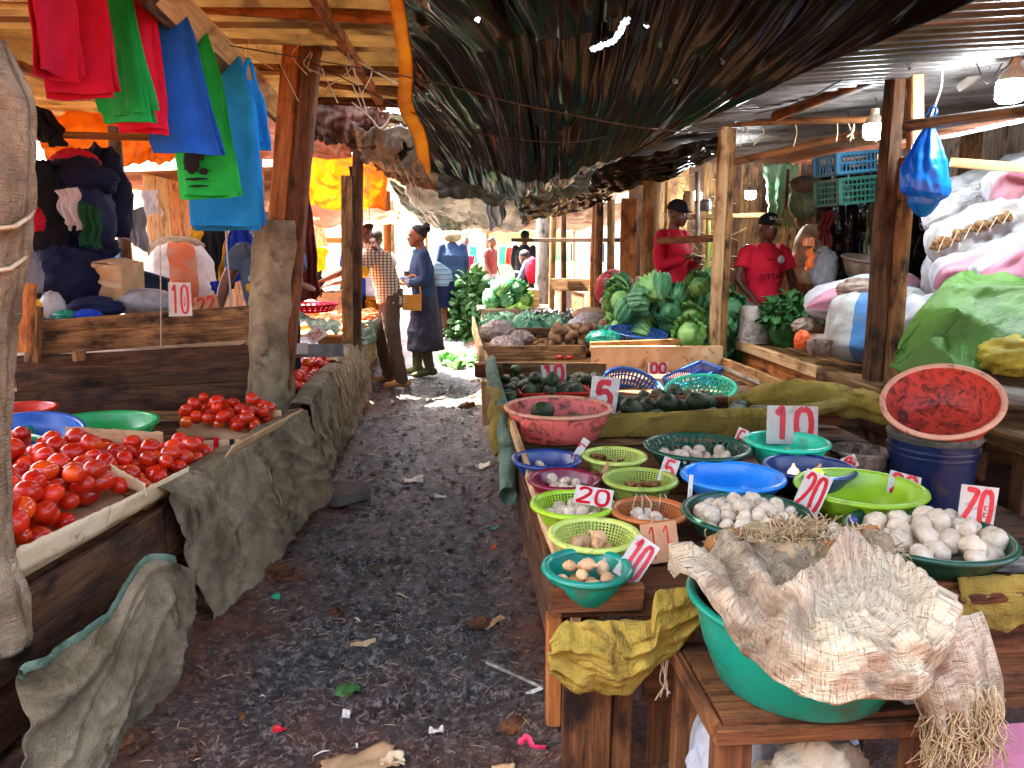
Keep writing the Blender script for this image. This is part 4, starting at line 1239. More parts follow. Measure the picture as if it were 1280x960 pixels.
hb('bright green printed carrier bags with black pattern', 240, 34, 248, 58, 3.55, 'bag_lime', yaw=-.35, seed=6, sway=(.04, 0), layers=6, flare=.3, print_=[(-.02, -.56, .09, .09), (.03, -.52, .05, .07), (.0, -.63, .12, .012), (.01, -.66, .10, .010), (.04, -.60, .05, .03)])
hb('big sky blue carrier bags draped lowest of the row', 272, 66, 288, 78, 3.95, 'bag_azure', yaw=-.05, seed=7, layers=7, flare=.05, depth=.10)
hb('folded light blue bag at the end of the row', 312, 100, 186, 30, 4.0, 'bag_azure', yaw=.5, seed=8, layers=3)
hb('white and lilac carrier bag behind the sky blue bundle', 318, 140, 190, 22, 4.2, 'cloth_white', yaw=.2, seed=9, layers=3)
rope('cord', 'cord the carrier bags hang from', [(-1.45, 2.2, 2.52), (-1.43, 2.8, 2.48), (-1.32, 3.4, 2.38), (-1.22, 4.0, 2.3), (-1.1, 4.33, 2.28)], .006, 'rope_dark', cat='cord')

# ------------------------------------------------------------------ clothes heap and goods behind the cross boards
plank_wall = thing('trestle_table', 'low trestle table under the heap of clothes', 'table', (-2.6, 5.4, 0))
for k in range(5):
    plank('tabletop_board', (-1.5, 4.75 + k * .32, .76), (-4.2, 4.75 + k * .32, .76), .03, .31, 'wood_old', plank_wall)
for x_, y_ in ((-1.7, 4.8), (-1.7, 6.0), (-4.0, 4.8), (-4.0, 6.0)):
    plank('leg', (x_, y_, -.02), (x_, y_, .75), .08, .08, 'wood_old', plank_wall, up=(1, 0, 0))

def lump(label, c, r, mat, seed, cat, name, rot=(0, 0, 0), folds=2.2, amp=.22, nu=48, nv=32, group=None, flat=True):
    """crumpled soft thing: a ball with fold ridges, flattened below"""
    def fn(d):
        p = d * folds + Vector((seed, seed * .7, 0))
        f = ridge(nz(p.x, p.y * .6, p.z)) * .5 + ridge(nz(p.x * 2.1, p.y * 1.3, p.z * 2.1)) * .28 + ridge(nz(p.x * 4.5, p.y * 3, p.z * 4.5)) * .12
        return 1 + amp * (f - .3)
    b = MB().ball((0, 0, 0), r, nu, nv, fn)
    if flat:
        zz = -r[2] * .72
        b.v = [(x, y, max(z, zz + .01 * nz(x * 9, y * 9))) for x, y, z in b.v]
    o = b.build(name, mat, None, c, rot, smooth=True)
    return T(o, label, cat, group)
def lp(label, px, py, wpx, hpx, Yd, mat, seed, cat, name, dep=None, **k):
    c = at(px, py, Y=Yd)
    s = Yd / 950
    return lump(label, c, (wpx * s / 2, (dep or wpx * s * .7) / 2, hpx * s / 2), mat, seed, cat, name, **k)
lp('navy jacket bundle slumped in front of the clothes heap', 86, 352, 92, 78, 4.95, 'navy', 1, 'clothes', 'folded_jacket', amp=.3)
lp('dark navy padded coat piled high on the left', 82, 268, 100, 120, 5.3, 'navy_soft', 2, 'clothes', 'folded_jacket', amp=.28)
lp('black coat stuffed behind the bandaged post', 48, 300, 70, 190, 5.1, 'cloth_black', 3, 'clothes', 'folded_jacket', amp=.3)
lp('navy blue trousers on top of the clothes heap', 100, 225, 78, 50, 5.3, 'navy', 4, 'clothes', 'folded_trousers', amp=.3)
lp('crimson knitted cap crowning the clothes heap', 94, 205, 50, 32, 5.4, 'cloth_red', 5, 'clothes', 'knitted_cap', amp=.35, folds=3)
lp('pink red scarf tucked by the bandaged post', 42, 276, 24, 34, 4.8, 'cloth_red', 7, 'clothes', 'scarf', amp=.35)
lp('dark jacket with pale trim behind the green jumper', 130, 250, 60, 120, 5.6, 'navy', 8, 'clothes', 'folded_jacket', amp=.28)
lp('grey blue garment bundle at the foot of the clothes heap', 120, 385, 60, 26, 4.75, 'navy_soft', 9, 'clothes', 'folded_jacket', amp=.3)
lp('white plastic bag lump by the bandaged post', 36, 345, 30, 60, 4.6, 'cloth_grey', 19, 'bag', 'plastic_bag', amp=.35)

def hung(label, corners, mat, seed, cat='clothes', name='hanging_garment', folds=5, amp=.025, nu=28, nv=30, sag=0.0, solid=.01, Yd=None):
    """garment hanging in vertical folds, corners as pixels at a depth: top-left, top-right, bottom-left, bottom-right"""
    cs = [at(px, py, Y=Yd) for px, py in corners]
    def fn(u, v):
        p = cs[0].lerp(cs[1], u).lerp(cs[2].lerp(cs[3], u), v)
        f = (nz(u * folds * 1.1 + seed * 3, v * 1.3, seed) * 2.2 + ridge(nz(u * folds * .8, v * 2.2 + seed, 5)) * .7) * amp * (.45 + .55 * v)
        return p + Vector((.035 * nz(v * 3, seed) + .5 * f, f, -sag * math.sin(u * PI) + (.05 * nz(u * 4, seed) * v)))
    o = MB().grid(fn, nu, nv, uvs=(.5, .7)).build(name, mat, None, smooth=True, solid=solid)
    return T(o, label, cat)
hung('black sleeve dangling above the clothes heap', [(36, 130), (58, 138), (44, 176), (78, 182)], 'cloth_black', 33, Yd=4.7, amp=.05)
hung('white shirt spilling over the navy coat', [(66, 238), (94, 234), (78, 282), (98, 288)], 'cloth_white', 1, Yd=4.98)
hung('dark green jumper hung in front of the coats', [(98, 250), (124, 262), (100, 308), (126, 310)], 'cloth_green', 2, Yd=5.0)
hung('dark skirt with pale stripes below the green jumper', [(104, 306), (145, 300), (106, 330), (150, 318)], 'navy_soft', 3, Yd=5.1)
hung('light grey rag knotted to the branch post', [(160, 264), (178, 258), (152, 296), (188, 320)], 'cloth_grey', 4, Yd=6.3)
hung('yellow cloth hanging beside the white sack', [(236, 288), (250, 288), (238, 312), (248, 312)], 'cloth_yellow', 5, Yd=6.4)
hung('black trousers hanging behind the knotted string', [(252, 288), (284, 288), (256, 368), (288, 362)], 'cloth_black', 6, Yd=6.8)
hung('bright yellow jacket panel under the blue jacket', [(282, 292), (292, 290), (270, 352), (288, 354)], 'cloth_yellow', 7, Yd=5.9)
hung('royal blue jacket hanging by the seller', [(286, 288), (318, 282), (278, 356), (318, 344)], 'cloth_blue', 8, Yd=5.8, amp=.04)
hung('white towel hanging in front of the brown post', [(176, 238), (196, 238), (178, 270), (200, 268)], 'cloth_white', 9, Yd=6.9)
hung('blue bundle hanging below the yellow jacket', [(262, 352), (282, 350), (266, 368), (282, 366)], 'cloth_blue', 10, Yd=5.9)
hung('maroon cloth hanging beside the split post', [(368, 196), (384, 230), (366, 378), (402, 372)], 'cloth_maroon', 11, Yd=5.9, amp=.04, folds=4)
hung('pale striped cloth hanging below the peach awning', [(382, 278), (405, 280), (384, 310), (406, 308)], 'cloth_white', 12, Yd=8.2)
hung('yellow green safety vest hanging on the far rail', [(388, 308), (406, 310), (386, 340), (406, 338)], 'hi_vis', 13, Yd=8.0)
hung('dark cloth under the yellow green vest', [(392, 338), (402, 338), (394, 366), (404, 366)], 'cloth_black', 14, Yd=8.1)
hung('dark shirt on a hanger by the far left counter', [(441, 292), (449, 292), (440, 340), (448, 344)], 'navy', 15, Yd=8.6)
hung('narrow dark batten of cloth at the orange sheet', [(435, 208), (444, 208), (435, 258), (444, 256)], 'cloth_black', 16, Yd=7.0, folds=1)

# cardboard carton, tray, sacks
def carton(label, c, d, rot, mat='card', cat='box', name='cardboard_box'):
    r = thing(name, label, cat, c, rot)
    x, y, z = d
    MB().box((0, 0, 0), d, jit=.008).build('carton_body', mat, r, smooth=False)
    for s in (-1, 1):
        MB().box((s * x * .26, 0, z / 2 + .008), (x * .47, y * .98, .006), (0, s * .12, 0), .006).build('flap', mat, r, smooth=False)
    MB().box((0, -y / 2 - .002, 0), (x * .96, .003, .03)).build('tape', 'card_pale', r, smooth=False)
    return r
c = at(148, 352, Y=4.95)
carton('dented brown cardboard carton beside the navy bundle', c, (.20, .2, .235), (.12, .12, -.25))
o = MB().box((0, 0, 0), (.28, .03, .13)).build('dark_tray', 'denim', None, at(186, 352, Y=5.5), (.3, .30, -.1))
T(o, 'dark blue plastic tray leaning behind the carton', 'tray')
def sack(label, p0, p1, r0, mat, seed, name='sack', cat='sack', flat=.75, lumpy=.05, ends=(.25, .35), nu=48, nv=48, group=None, neck=0.0, mouth=None):
    """stuffed woven sack lying or standing from p0 to p1"""
    p0, p1 = Vector(p0), Vector(p1)
    ax = (p1 - p0)
    L = ax.length
    x = ax.normalized()
    up = Vector((0, 0, 1)) if abs(x.z) < .9 else Vector((0, -1, 0))
    y = up.cross(x).normalized()
    z = x.cross(y)
    def fn(u, v):
        e = min(1, v / ends[0]) if v < .5 else min(1, (1 - v) / ends[1])
        rr = r0 * (math.sin(e * PI / 2) ** .55 if e < 1 else 1)
        if neck and v > .80:
            rr = max(rr, r0 * .16 * (1 + (v - .9) * 6 * (v > .9)))
        th = u * 2 * PI
        cx, cz = math.cos(th), math.sin(th)
        wr = ridge(nz(th * 1.6 + seed, v * 1.2, seed)) * .035 + ridge(nz(cx * 3, cz * 3, v * 5 + seed)) * .03
        k = 1 + lumpy * nz(cx * 3.4 + seed, cz * 3.4, v * L * 11) + wr + (.10 * math.sin(th * 9 + seed) if e < .7 else 0) * (1 - e)
        q = p0 + x * (v * L) + y * (cx * rr * k) + z * (math.copysign(abs(cz) ** .85, cz) * rr * k * flat)
        return q
    o = MB().grid(fn, nu, nv, wrap=True, uvs=(1.0, L)).build(name, mat, None, smooth=True)
    return T(o, label, cat, group)
c0, c1 = at(196, 398, Y=5.2), at(226, 380, Y=5.2)
lump('white granule sack lying below the price ten card', at(182, 378, Y=4.95), (.19, .15, .09), 'sack_white', 3, 'sack', 'sack', amp=.06, folds=1.2)
sack('stuffed white sack with an orange band behind the price ten card', at(234, 392, Y=6.0), at(222, 302, Y=6.3), .23, 'sack_orange', 4, flat=.7)
lump('brown jute bundle on top of the white sack', at(222, 308, Y=6.3), (.2, .14, .08), 'burlap_tan', 8, 'sack', 'sack', amp=.12)
sign('white card with price ten in red on the cross board', at(225, 374, Y=4.22), .108, .165, .05, -.1, 0.0, '10', small='SK', margin=.08)
sign('pinkish card scrawled in red beside the price ten card', at(258, 380, Y=4.4), .115, .08, .1, -.15, -.18, '22', mat='sign_card', margin=.08)
lp('yellow striped cloth bundle by the bandaged post', 46, 388, 34, 26, 4.5, 'cloth_yellow', 11, 'cloth', 'cloth_bundle')
lp('clear plastic bag crumpled on the cross board', 66, 384, 28, 36, 4.5, 'white_plastic', 12, 'bag', 'plastic_bag')
lp('small teal plastic bag on the cross board', 82, 394, 28, 12, 4.45, 'teal', 13, 'bag', 'plastic_bag')
lp('small blue plastic bag on the cross board', 110, 394, 30, 14, 4.45, 'cloth_blue', 14, 'bag', 'plastic_bag')
plank('board_rest', at(40, 402, Y=4.5), at(318, 392, Y=4.5), .02, .35, 'wood_old', st)
c = at(300, 380, Y=4.6)
o = MB().box((0, 0, 0), (.5, .25, .012)).build('white_sheet_board', 'sign_white', None, at(292, 388, Y=4.62), (0, -.03, 0))
T(o, 'pale board lying on the cross boards before the seller', 'board')

# rear screen on the left: uprights and sheets
wall_l = thing('back_fence', 'rough plank fence behind the left hand stalls', 'fence', (-4.4, 6, 0))
for k in range(26):
    y0 = 1.6 + k * .34
    plank('fence_board', (-4.4 + R.uniform(-.03, .03), y0, -.03), (-4.4, y0 + R.uniform(-.03, .03), R.uniform(1.5, 2.0)), .26, .025, R.choice(('wood_old', 'wood_grey', 'wood_orange')), wall_l, up=(0, 1, 0), seg=3)

hung('torn white plastic strip dangling over the far path', [(604, 236), (622, 238), (612, 292), (622, 280)], 'white_plastic', 71, 'plastic strip', 'plastic_strip', Yd=9.4, amp=.05)
hung('narrow grey plastic strip beside the white one', [(626, 240), (634, 242), (622, 286), (630, 270)], 'silver_tarp', 72, 'plastic strip', 'plastic_strip', Yd=9.5, amp=.04)
sf = MB()
rq = random.Random(9)
for k in range(260):
    y0 = rq.uniform(5.2, 6.7)
    a = Vector((edge_x(y0) + rq.uniform(.03, .09), y0, .60 + rq.uniform(-.03, .03)))
    l = rq.uniform(.15, .42)
    sf.tube(spline([a, a + Vector((rq.uniform(.0, .05), rq.uniform(-.04, .04), -l * .4)), a + Vector((rq.uniform(.0, .08), rq.uniform(-.08, .08), -l))], 4), .0032, 3)
T(sf.build('straw_fringe', 'fibre', None, smooth=True), 'ragged straw fringe hanging off the second left stall', 'straw', kind='stuff')
# ------------------------------------------------------------------ front right stall
RX = .24                      # aisle-side edge of the table
rs = thing('market_stall', 'right hand plank stall crowded with coloured bowls', 'stall', (1.1, 3.2, 0))
TB = .55
for k in range(5):
    y0 = 1.93 + k * .292
    plank('tabletop_board', (RX + .02, y0, .530), (1.62, y0, .530), .03, .285, 'wood_brown', rs)
for k in range(10):
    y0 = 3.40 + k * .292
    plank('tabletop_board', (RX + .02, y0, .500), (2.0, y0, .500), .03, .285, 'wood_dark', rs)
# aisle side: a pale lath and the green-wrapped rail
plank('side_lath', (.30, 1.80, .515), (.248, 3.34, .66), .05, .022, 'wood_pale', rs, up=(0, 0, 1), seg=10)
plank('side_board', (RX, 3.3, .52), (RX, 6.3, .52), .15, .03, 'wood_old', rs)
plank('side_board', (RX + .03, 1.85, .40), (RX + .03, 3.3, .40), .20, .025, 'wood_dark', rs)
# front boards
plank('front_board', at(689, 749, Y=1.78), at(802, 745, Y=1.78), .068, .03, 'wood_brown', rs)
plank('front_board', at(800, 760, Y=1.80), at(1290, 742, Y=1.84), .09, .03, 'wood_brown', rs)
for a, b, w_, m_, yy in ((708, 812, 0, 'wood_brown', 1.76),):
    p0, p1 = at(735, 1000, Y=1.76), at(733, 836, Y=1.76)
    plank('front_upright', (p0.x - .01, 1.765, -.05), (p0.x - .01, 1.765, p1.z + .08), .125, .03, 'wood_brown', rs, up=(1, 0, 0))
    plank('front_upright', (p0.x + .087, 1.775, -.05), (p0.x + .087, 1.775, p1.z + .08), .055, .03, 'wood_brown', rs, up=(1, 0, 0))
p0 = at(692, 870, Y=1.83)
plank('leg', (p0.x, 1.83, p0.z - .07), (p0.x, 1.83, .5), .04, .05, 'wood_orange', rs, up=(1, 0, 0))
p0 = at(826, 870, Y=1.86)
plank('front_board', at(806, 852, Y=1.84), at(850, 850, Y=1.84), .10, .03, 'wood_brown', rs)
plank('front_upright', (p0.x, 1.85, -.05), (p0.x, 1.85, p0.z + .02), .075, .035, 'wood_brown', rs, up=(1, 0, 0))
plank('front_upright', (p0.x + .06, 1.86, -.05), (p0.x + .06, 1.86, .48), .05, .05, 'wood_brown', rs, up=(1, 0, 0))
plank('front_board', (1.16, 1.86, .36), (1.75, 1.86, .34), .36, .03, 'wood_brown', rs)
plank('corner_rail', at(1228, 704, Y=1.92), at(1330, 708, Y=1.92), .03, .06, 'wood_grey', rs)
for x_, y_ in ((.34, 3.3), (.34, 6.2), (1.95, 6.2), (1.95, 3.4), (1.55, 2.1), (.36, 2.0)):
    plank('leg', (x_, y_, -.03), (x_, y_, .5), .07, .07, 'wood_old', rs, up=(1, 0, 0))
# partitions
plank('partition', (RX + .02, 3.36, .60), (1.52, 3.32, .625), .12, .03, 'wood_old', rs)
plank('partition', (RX - .02, 5.28, .58), (1.05, 5.24, .57), .14, .03, 'wood_old', rs)
plank('partition', (1.02, 5.62, .60), (2.02, 5.60, .60), .22, .02, 'card', rs)
plank('partition', (1.02, 5.66, .70), (1.70, 5.64, .72), .08, .02, 'wood_old', rs)
plank('long_edge_board', at(858, 447, X=2.03), at(1012, 515, X=2.03), .24, .03, 'wood_old', rs)
plank('long_edge_cap', at(858, 438, X=2.03), at(1012, 504, X=2.03), .028, .06, 'wood_grey', rs)
plank('partition', (1.06, 4.02, .58), (2.0, 3.72, .60), .14, .03, 'wood_brown', rs)
plank('partition', (RX, 6.32, .57), (1.1, 6.32, .57), .12, .03, 'wood_old', rs)
plank('end_block', at(597, 462, Y=5.6), at(616, 462, Y=5.55), .11, .10, 'wood_brown', rs)
plank('leg', at(608, 530, Y=5.5), at(606, 476, Y=5.5), .06, .05, 'wood_pale', rs, up=(1, 0, 0))
o = plank('loose_board', at(806, 512, Y=4.0), at(872, 517, Y=4.0), .02, .16, 'wood_grey', None)
T(o, 'loose grey board lying over the avocados', 'board')

# cloths on the stall
def tube_cloth(label, pts, rad, mat, seed, nu=24, nv=70, amp=.35, flat=1.0, cat='cloth', name='cloth_roll', parent=None):
    sp = spline(pts, nv)
    def fn(u, v):
        k = int(round(v * nv))
        p = sp[k]
        d = (sp[min(nv, k + 1)] - sp[max(0, k - 1)]).normalized()
        a = d.cross(Vector((0, 0, 1)))
        a = a.normalized() if a.length > .01 else Vector((1, 0, 0))
        b = a.cross(d)
        th = u * 2 * PI
        r = (interp(rad, v) if isinstance(rad, list) else rad) * (1 + amp * ridge(nz(math.cos(th) * 1.5 + seed, v * 6, math.sin(th) * 1.5)) * .5 + amp * .4 * nz(th * 2, v * 22, seed))
        return p + a * math.cos(th) * r + b * math.sin(th) * r * flat
    o = MB().grid(fn, nu, nv, wrap=True, uvs=(.2, 1.2)).build(name, mat, parent, smooth=True)
    if label:
        T(o, label, cat)
    return o
tube_cloth('mustard cloth laid along the partition behind the bowls', [(RX - .01, 3.34, .66), (.55, 3.34, .665), (.9, 3.33, .675), (1.25, 3.32, .69), (1.54, 3.31, .70), (1.9, 3.5, .70)], .026, 'yellow_cloth', 3, flat=1.1, amp=.25)
sheet('cloth', 'mustard cloth face hanging over the partition behind the bowls', 'cloth', gathered([(RX + .02, 3.315, .675), (1.5, 3.295, .70), (RX + .02, 3.30, .60), (1.5, 3.285, .60)], 9, .008, 0, 4), 60, 10, 'yellow_cloth')
tube_cloth('pale green cloth bound around the aisle side rail', [(RX - .03, 3.05, .42), (RX - .02, 3.25, .55), (RX - .015, 3.5, .61), (RX - .01, 4.0, .63), (RX - .01, 4.6, .63), (RX, 5.2, .65)], .034, 'shade_net', 7, flat=1.6)
tube_cloth('mustard rag twisted round the aisle side rail', [(RX - .03, 3.42, .50), (RX - .05, 3.50, .60), (RX - .0, 3.58, .66), (RX - .05, 3.7, .63), (RX - .02, 3.95, .66), (RX - .03, 4.3, .63)], .034, 'yellow_cloth', 9)
tube_cloth('mustard rag over the right end of the partition', [(1.45, 3.85, .62), (1.62, 3.75, .68), (1.8, 3.62, .70), (2.0, 3.45, .69), (2.05, 3.1, .66)], [(0, .04), (.4, .075), (1, .05)], 'yellow_cloth', 11, amp=.5)
def front_yellow(u, v):
    x = lerp(at(682, 800, Y=1.76).x, at(880, 800, Y=1.76).x, u)
    top = interp([(0, .505), (.12, .54), (.4, .545), (.62, .545), (.64, .615), (1, .628)], u)
    bot = interp([(0, .42), (.08, .385), (.2, .365), (.4, .355), (.5, .36), (.58, .40), (.75, .43), (.9, .50), (1, .52)], u)
    z = lerp(top, bot, v)
    bulge = .045 * math.sin(v * PI) ** .7 * (1 - .6 * sstep(.55, .9, u)) + .02
    d = u * 3.2 - v * 2.6
    am = 1 - .55 * sstep(.55, .7, u)
    f = (ridge(nz(d * .7, v * 2.4 + u, 3)) * .030 + ridge(nz(d * 1.5, v * 4.0, 9)) * .014) * am + fbm(u * 12, v * 9, 5, 4) * .006
    return Vector((x + .01 * nz(v * 4, u * 3), 1.755 - bulge - f, z + .01 * nz(u * 9, v)))
o = MB().grid(front_yellow, 90, 44, uvs=(.45, .2)).build('cloth', 'yellow_cloth', None, smooth=True, solid=.004)
T(o, 'bunched mustard cloth hanging on the front of the bowl stall', 'cloth')
for k in range(5):
    p = Vector(front_yellow(.70 + k * .012, 1))
    MB().tube(spline([p, p + Vector((R.uniform(-.015, .02), -.01, -.05)), p + Vector((R.uniform(-.03, .02), -.01, -R.uniform(.08, .12)))], 10), .0018, 5).build('thread', 'rope_pale', o)
def side_yellow(u, v):
    a, b = at(1168, 708, Y=1.9), at(1320, 702, Y=1.9)
    x = lerp(a.x, b.x, u)
    z = lerp(.585, interp([(0, .46), (.4, .43), (.6, .46), (1, .43)], u), v)
    f = ridge(nz(u * 5, v * 3, 13)) * .008 + fbm(u * 12, v * 9, 5, 3) * .005
    return Vector((x, 1.79 - f + .02 * (1 - v) ** 6, z))
o = MB().grid(side_yellow, 50, 24, uvs=(.4, .2)).build('cloth', 'yellow_cloth', None, smooth=True, solid=.004)
T(o, 'flat mustard cloth tacked over the front right of the bowl stall', 'cloth')

# bowls -----------------------------------------------------------------
def bp(px, py, zrim=.655):
    return at(px, py, Z=zrim)
BW = [  # label, rim centre px, rim width px, base share, height, material, holes, rim z
    ('small dark blue bowl holding garlic at the aisle corner', (683, 573), 88, .62, .085, 'blue_navy', None, .645),
    ('pale lime mesh bowl with ginger fingers', (768, 569), 82, .66, .08, 'lime_pale', 'mesh', .645),
    ('bottle green colander half full of garlic', (871, 557), 132, .62, .10, 'bottle_green', 'slots', .665),
    ('turquoise ribbed bowl behind the price ten card', (984, 551), 104, .66, .10, 'turquoise', 'ribs', .675),
    ('maroon bowl of small garlic', (704, 598), 90, .62, .085, 'maroon', None, .645),
    ('olive lime mesh bowl with turmeric and the price five card', (800, 598), 94, .66, .08, 'olive_lime', 'mesh', .645),
    ('empty sky blue bowl in the middle of the stall', (916, 594), 128, .64, .09, 'sky_blue', None, .655),
    ('deep navy bowl behind the lime basin', (1011, 583), 112, .62, .095, 'navy_deep', None, .655),
    ('grass green basin with brown powder', (1075, 608), 156, .68, .10, 'lime_solid', None, .66),
    ('bright lime mesh bowl of garlic under the price twenty card', (716, 629), 106, .64, .085, 'lime_bright', 'mesh', .64),
    ('orange mesh bowl with sprouting garlic', (812, 637), 98, .64, .085, 'orange_bowl', 'mesh', .64),
    ('bottle green bowl heaped with large garlic bulbs', (934, 640), 162, .66, .09, 'bottle_green', None, .645),
    ('pale lime mesh bowl with a few onions', (743, 667), 116, .62, .095, 'lime_pale', 'mesh', .64),
    ('teal bowl of shallots at the front corner', (734, 708), 114, .64, .085, 'teal', None, .635),
    ('wide bottle green tray of big white garlic bulbs', (1160, 666), 196, .80, .07, 'bottle_green', None, .635),
    ('dirty coral pink tub behind the mustard cloth', (698, 508), 136, .82, .135, 'pink_dirty', None, .725),
]
BOWLS = {}
for lb, (px, py), wpx, bs, h_, m_, kind, zr in BW:
    c = bp(px, py, zr)
    dist = math.hypot(c.x - 0, c.y) 
    dep = (c.y * math.cos(YAW) + c.x * math.sin(YAW)) * math.cos(PITCH) + (CAM_H - zr) * math.sin(PITCH)
    rt = wpx / F_PX * dep / 2 - .016
    hl = {'mesh': (9, 64, (.58, .62), .14, .93), 'slots': (2, 40, (.45, .6), .35, .9), None: None, 'ribs': None}[kind]
    BOWLS[lb.split()[0] + str(px)] = (c, rt, rt * bs, h_)
    bowl(lb, (c.x, c.y, zr - h_), rt, rt * bs, h_, m_, holes=hl, ribs=36 if kind == 'ribs' else 0, rim_mat={'pink_dirty': 'rim_dirty'}.get(m_), name='plastic_bowl' if 'tub' not in lb else 'plastic_tub', cat='bowl' if 'tub' not in lb else 'tub')

# tilted blue colander and other baskets in the rear box
c = at(783, 478, Y=4.75)
bowl('royal blue slotted colander tipped towards the path', at(786, 502, Y=4.85), .205, .14, .12, 'royal', (.50, .24, .0), holes=(3, 46, (.5, .72), .12, .9), cat='colander', name='plastic_colander')
bowl('mint green pierced basket leaning beside the blue colander', at(876, 505, Y=4.45), .20, .14, .11, 'mint', (.20, -.14, 0), holes=(4, 34, (.5, .55, 1), .12, .92), cat='basket', name='plastic_basket')
bowl('second royal blue colander behind the cardboard flap', at(796, 430, Y=6.3), .235, .17, .11, 'royal', (.12, .08, 0), holes=(2, 46, (.5, .72), .2, .9), cat='colander', name='plastic_colander')

def rect_basket(label, c, d, mat, rot=(0, 0, 0), rows=1, cols=18, flare=.88):
    r = thing('plastic_basket', label, 'basket', c, rot)
    x, y, h = d
    def side(p0, p1, q0, q1, n):
        b = MB()
        for i in range(n):
            for w_ in range(rows):
                u0, u1, v0, v1 = i / n, (i + 1) / n, w_ / rows, (w_ + 1) / rows
                g_ = lambda u, v: Vector(p0).lerp(Vector(p1), u).lerp(Vector(q0).lerp(Vector(q1), u), v)
                um, vm = (u0 + u1) / 2, (v0 + v1) / 2
                o = [g_(u0, v0), g_(u1, v0), g_(u1, v1), g_(u0, v1)]
                ii = [g_(lerp(um, u, .5), lerp(vm, v, .74)) for u, v in ((u0, v0), (u1, v0), (u1, v1), (u0, v1))]
                b.add(o + ii, [(0, 1, 5, 4), (1, 2, 6, 5), (2, 3, 7, 6), (3, 0, 4, 7)])
        b.build('slotted_side', mat, r, smooth=False, solid=.004)
    T0 = [(-x / 2, -y / 2, h), (x / 2, -y / 2, h), (x / 2, y / 2, h), (-x / 2, y / 2, h)]
    B0 = [(a * flare, b * flare, 0) for a, b, _ in T0]
    for i in range(4):
        j = (i + 1) % 4
        side(B0[i], B0[j], T0[i], T0[j], cols if i % 2 == 0 else max(4, int(cols * y / x)))
    MB().box((0, 0, .002), (x * flare, y * flare, .004)).build('bottom', mat, r, smooth=False)
    pts = [Vector(p) for p in T0]
    loop = []
    for i in range(4):
        for k in range(4):
            loop.append(pts[i].lerp(pts[(i + 1) % 4], .04 + k * .92 / 3))
    MB().tube(loop + [loop[0]], .009, 6, cap=False).build('rim', mat, r)
    return r
rect_basket('rust red slotted basket full of avocados', at(694, 503, Y=4.55) + Vector((0, .06, -.02)), (.44, .24, .085), 'red_basket', (0, 0, .06), cols=26)
rect_basket('dark blue slotted basket leaning on the edge board', at(868, 488, Y=5.0), (.34, .22, .13), 'royal', (.1, -.28, .35), rows=2, cols=20)

# produce meshes
def garlic_mesh(seed):
    def fn(u, v):
        prof = [(0, .004, -.020), (.12, .016, -.0205), (.3, .026, -.012), (.5, .0285, .001), (.66, .0235, .012), (.78, .013, .0175), (.86, .0075, .020), (.96, .0065, .024), (1, .001, .0245)]
        r = interp([(a, b) for a, b, c_ in prof], v)
        z = interp([(a, c_) for a, b, c_ in prof], v)
        th = u * 2 * PI
        k = 1 + .10 * abs(math.cos(th * 3.5 + seed)) * sstep(.1, .4, v) * sstep(.95, .6, v) + .05 * nz(math.cos(th) + seed, math.sin(th), v)
        return Vector((math.cos(th) * r * k + .006 * sstep(.75, 1, v) * math.sin(seed * 3), math.sin(th) * r * k, z))
    return MB().grid(fn, 22, 14, wrap=True).mesh('garlic_bulb', 'garlic', True)
GAR = [garlic_mesh(s) for s in (1.0, 2.3, 4.1)]
SHA = [MB().grid(lambda u, v: Vector((math.cos(u * 2 * PI), math.sin(u * 2 * PI), 0)) * interp([(0, .002), (.15, .012), (.4, .017), (.65, .014), (.8, .005), (1, .0025)], v) + Vector((.004 * v * v, 0, lerp(-.016, .034, v))), 14, 10, wrap=True).mesh('shallot', 'shallot', True)]
rr = random.Random(21)
def disc(cx, cy, rad):
    def pick(r_):
        a, q = r_.uniform(0, 6.28), math.sqrt(r_.random()) * rad
        return cx + math.cos(a) * q, cy + math.sin(a) * q
    return pick
def fill(key, n, meshes, name, label, group, size, rad, cat, off=(0, 0), upright=1.5, top=.0):
    c, rt, rb, h_ = BOWLS[key]
    zb = c.z - h_ + .006
    def fl(x, y):
        d = math.hypot(x - c.x, y - c.y) + .014 * size
        return zb + max(0.0, (d - rb) / max(.01, rt - rb)) ** 1.3 * h_
    for p in drop_heap(n, disc(c.x + off[0], c.y + off[1], rt * rad), .023 * size, fl, 8, n + len(key), hmax=lambda x, y: c.z + top - .25 * math.hypot(x - c.x, y - c.y)):
        o = inst(name, rr.choice(meshes), None, p, (rr.uniform(-upright, upright), rr.uniform(-upright, upright), rr.uniform(0, 6.28)), size * rr.uniform(.85, 1.15))
        T(o, label, cat, group)
fill('small683', 13, GAR, 'garlic_bulb', 'small garlic bulb in the dark blue bowl', 'garlic in the dark blue bowl', .75, .55, 'garlic', (.0, -.01))
fill('bottle871', 30, GAR, 'garlic_bulb', 'cream garlic bulb in the bottle green colander', 'garlic in the colander', .95, .68, 'garlic', (.0, -.02))
fill('maroon704', 22, GAR, 'garlic_bulb', 'small garlic bulb in the maroon bowl', 'garlic in the maroon bowl', .75, .62, 'garlic')
fill('bright716', 26, GAR, 'garlic_bulb', 'garlic bulb in the bright lime mesh bowl', 'garlic in the bright lime bowl', .9, .64, 'garlic')
fill('orange812', 12, GAR, 'garlic_bulb', 'sprouting garlic bulb in the orange mesh bowl', 'garlic in the orange bowl', .9, .55, 'garlic', (0, -.01))
fill('bottle934', 90, GAR, 'garlic_bulb', 'large garlic bulb in the heaped bottle green bowl', 'garlic in the heaped green bowl', .98, .86, 'garlic', top=.03)
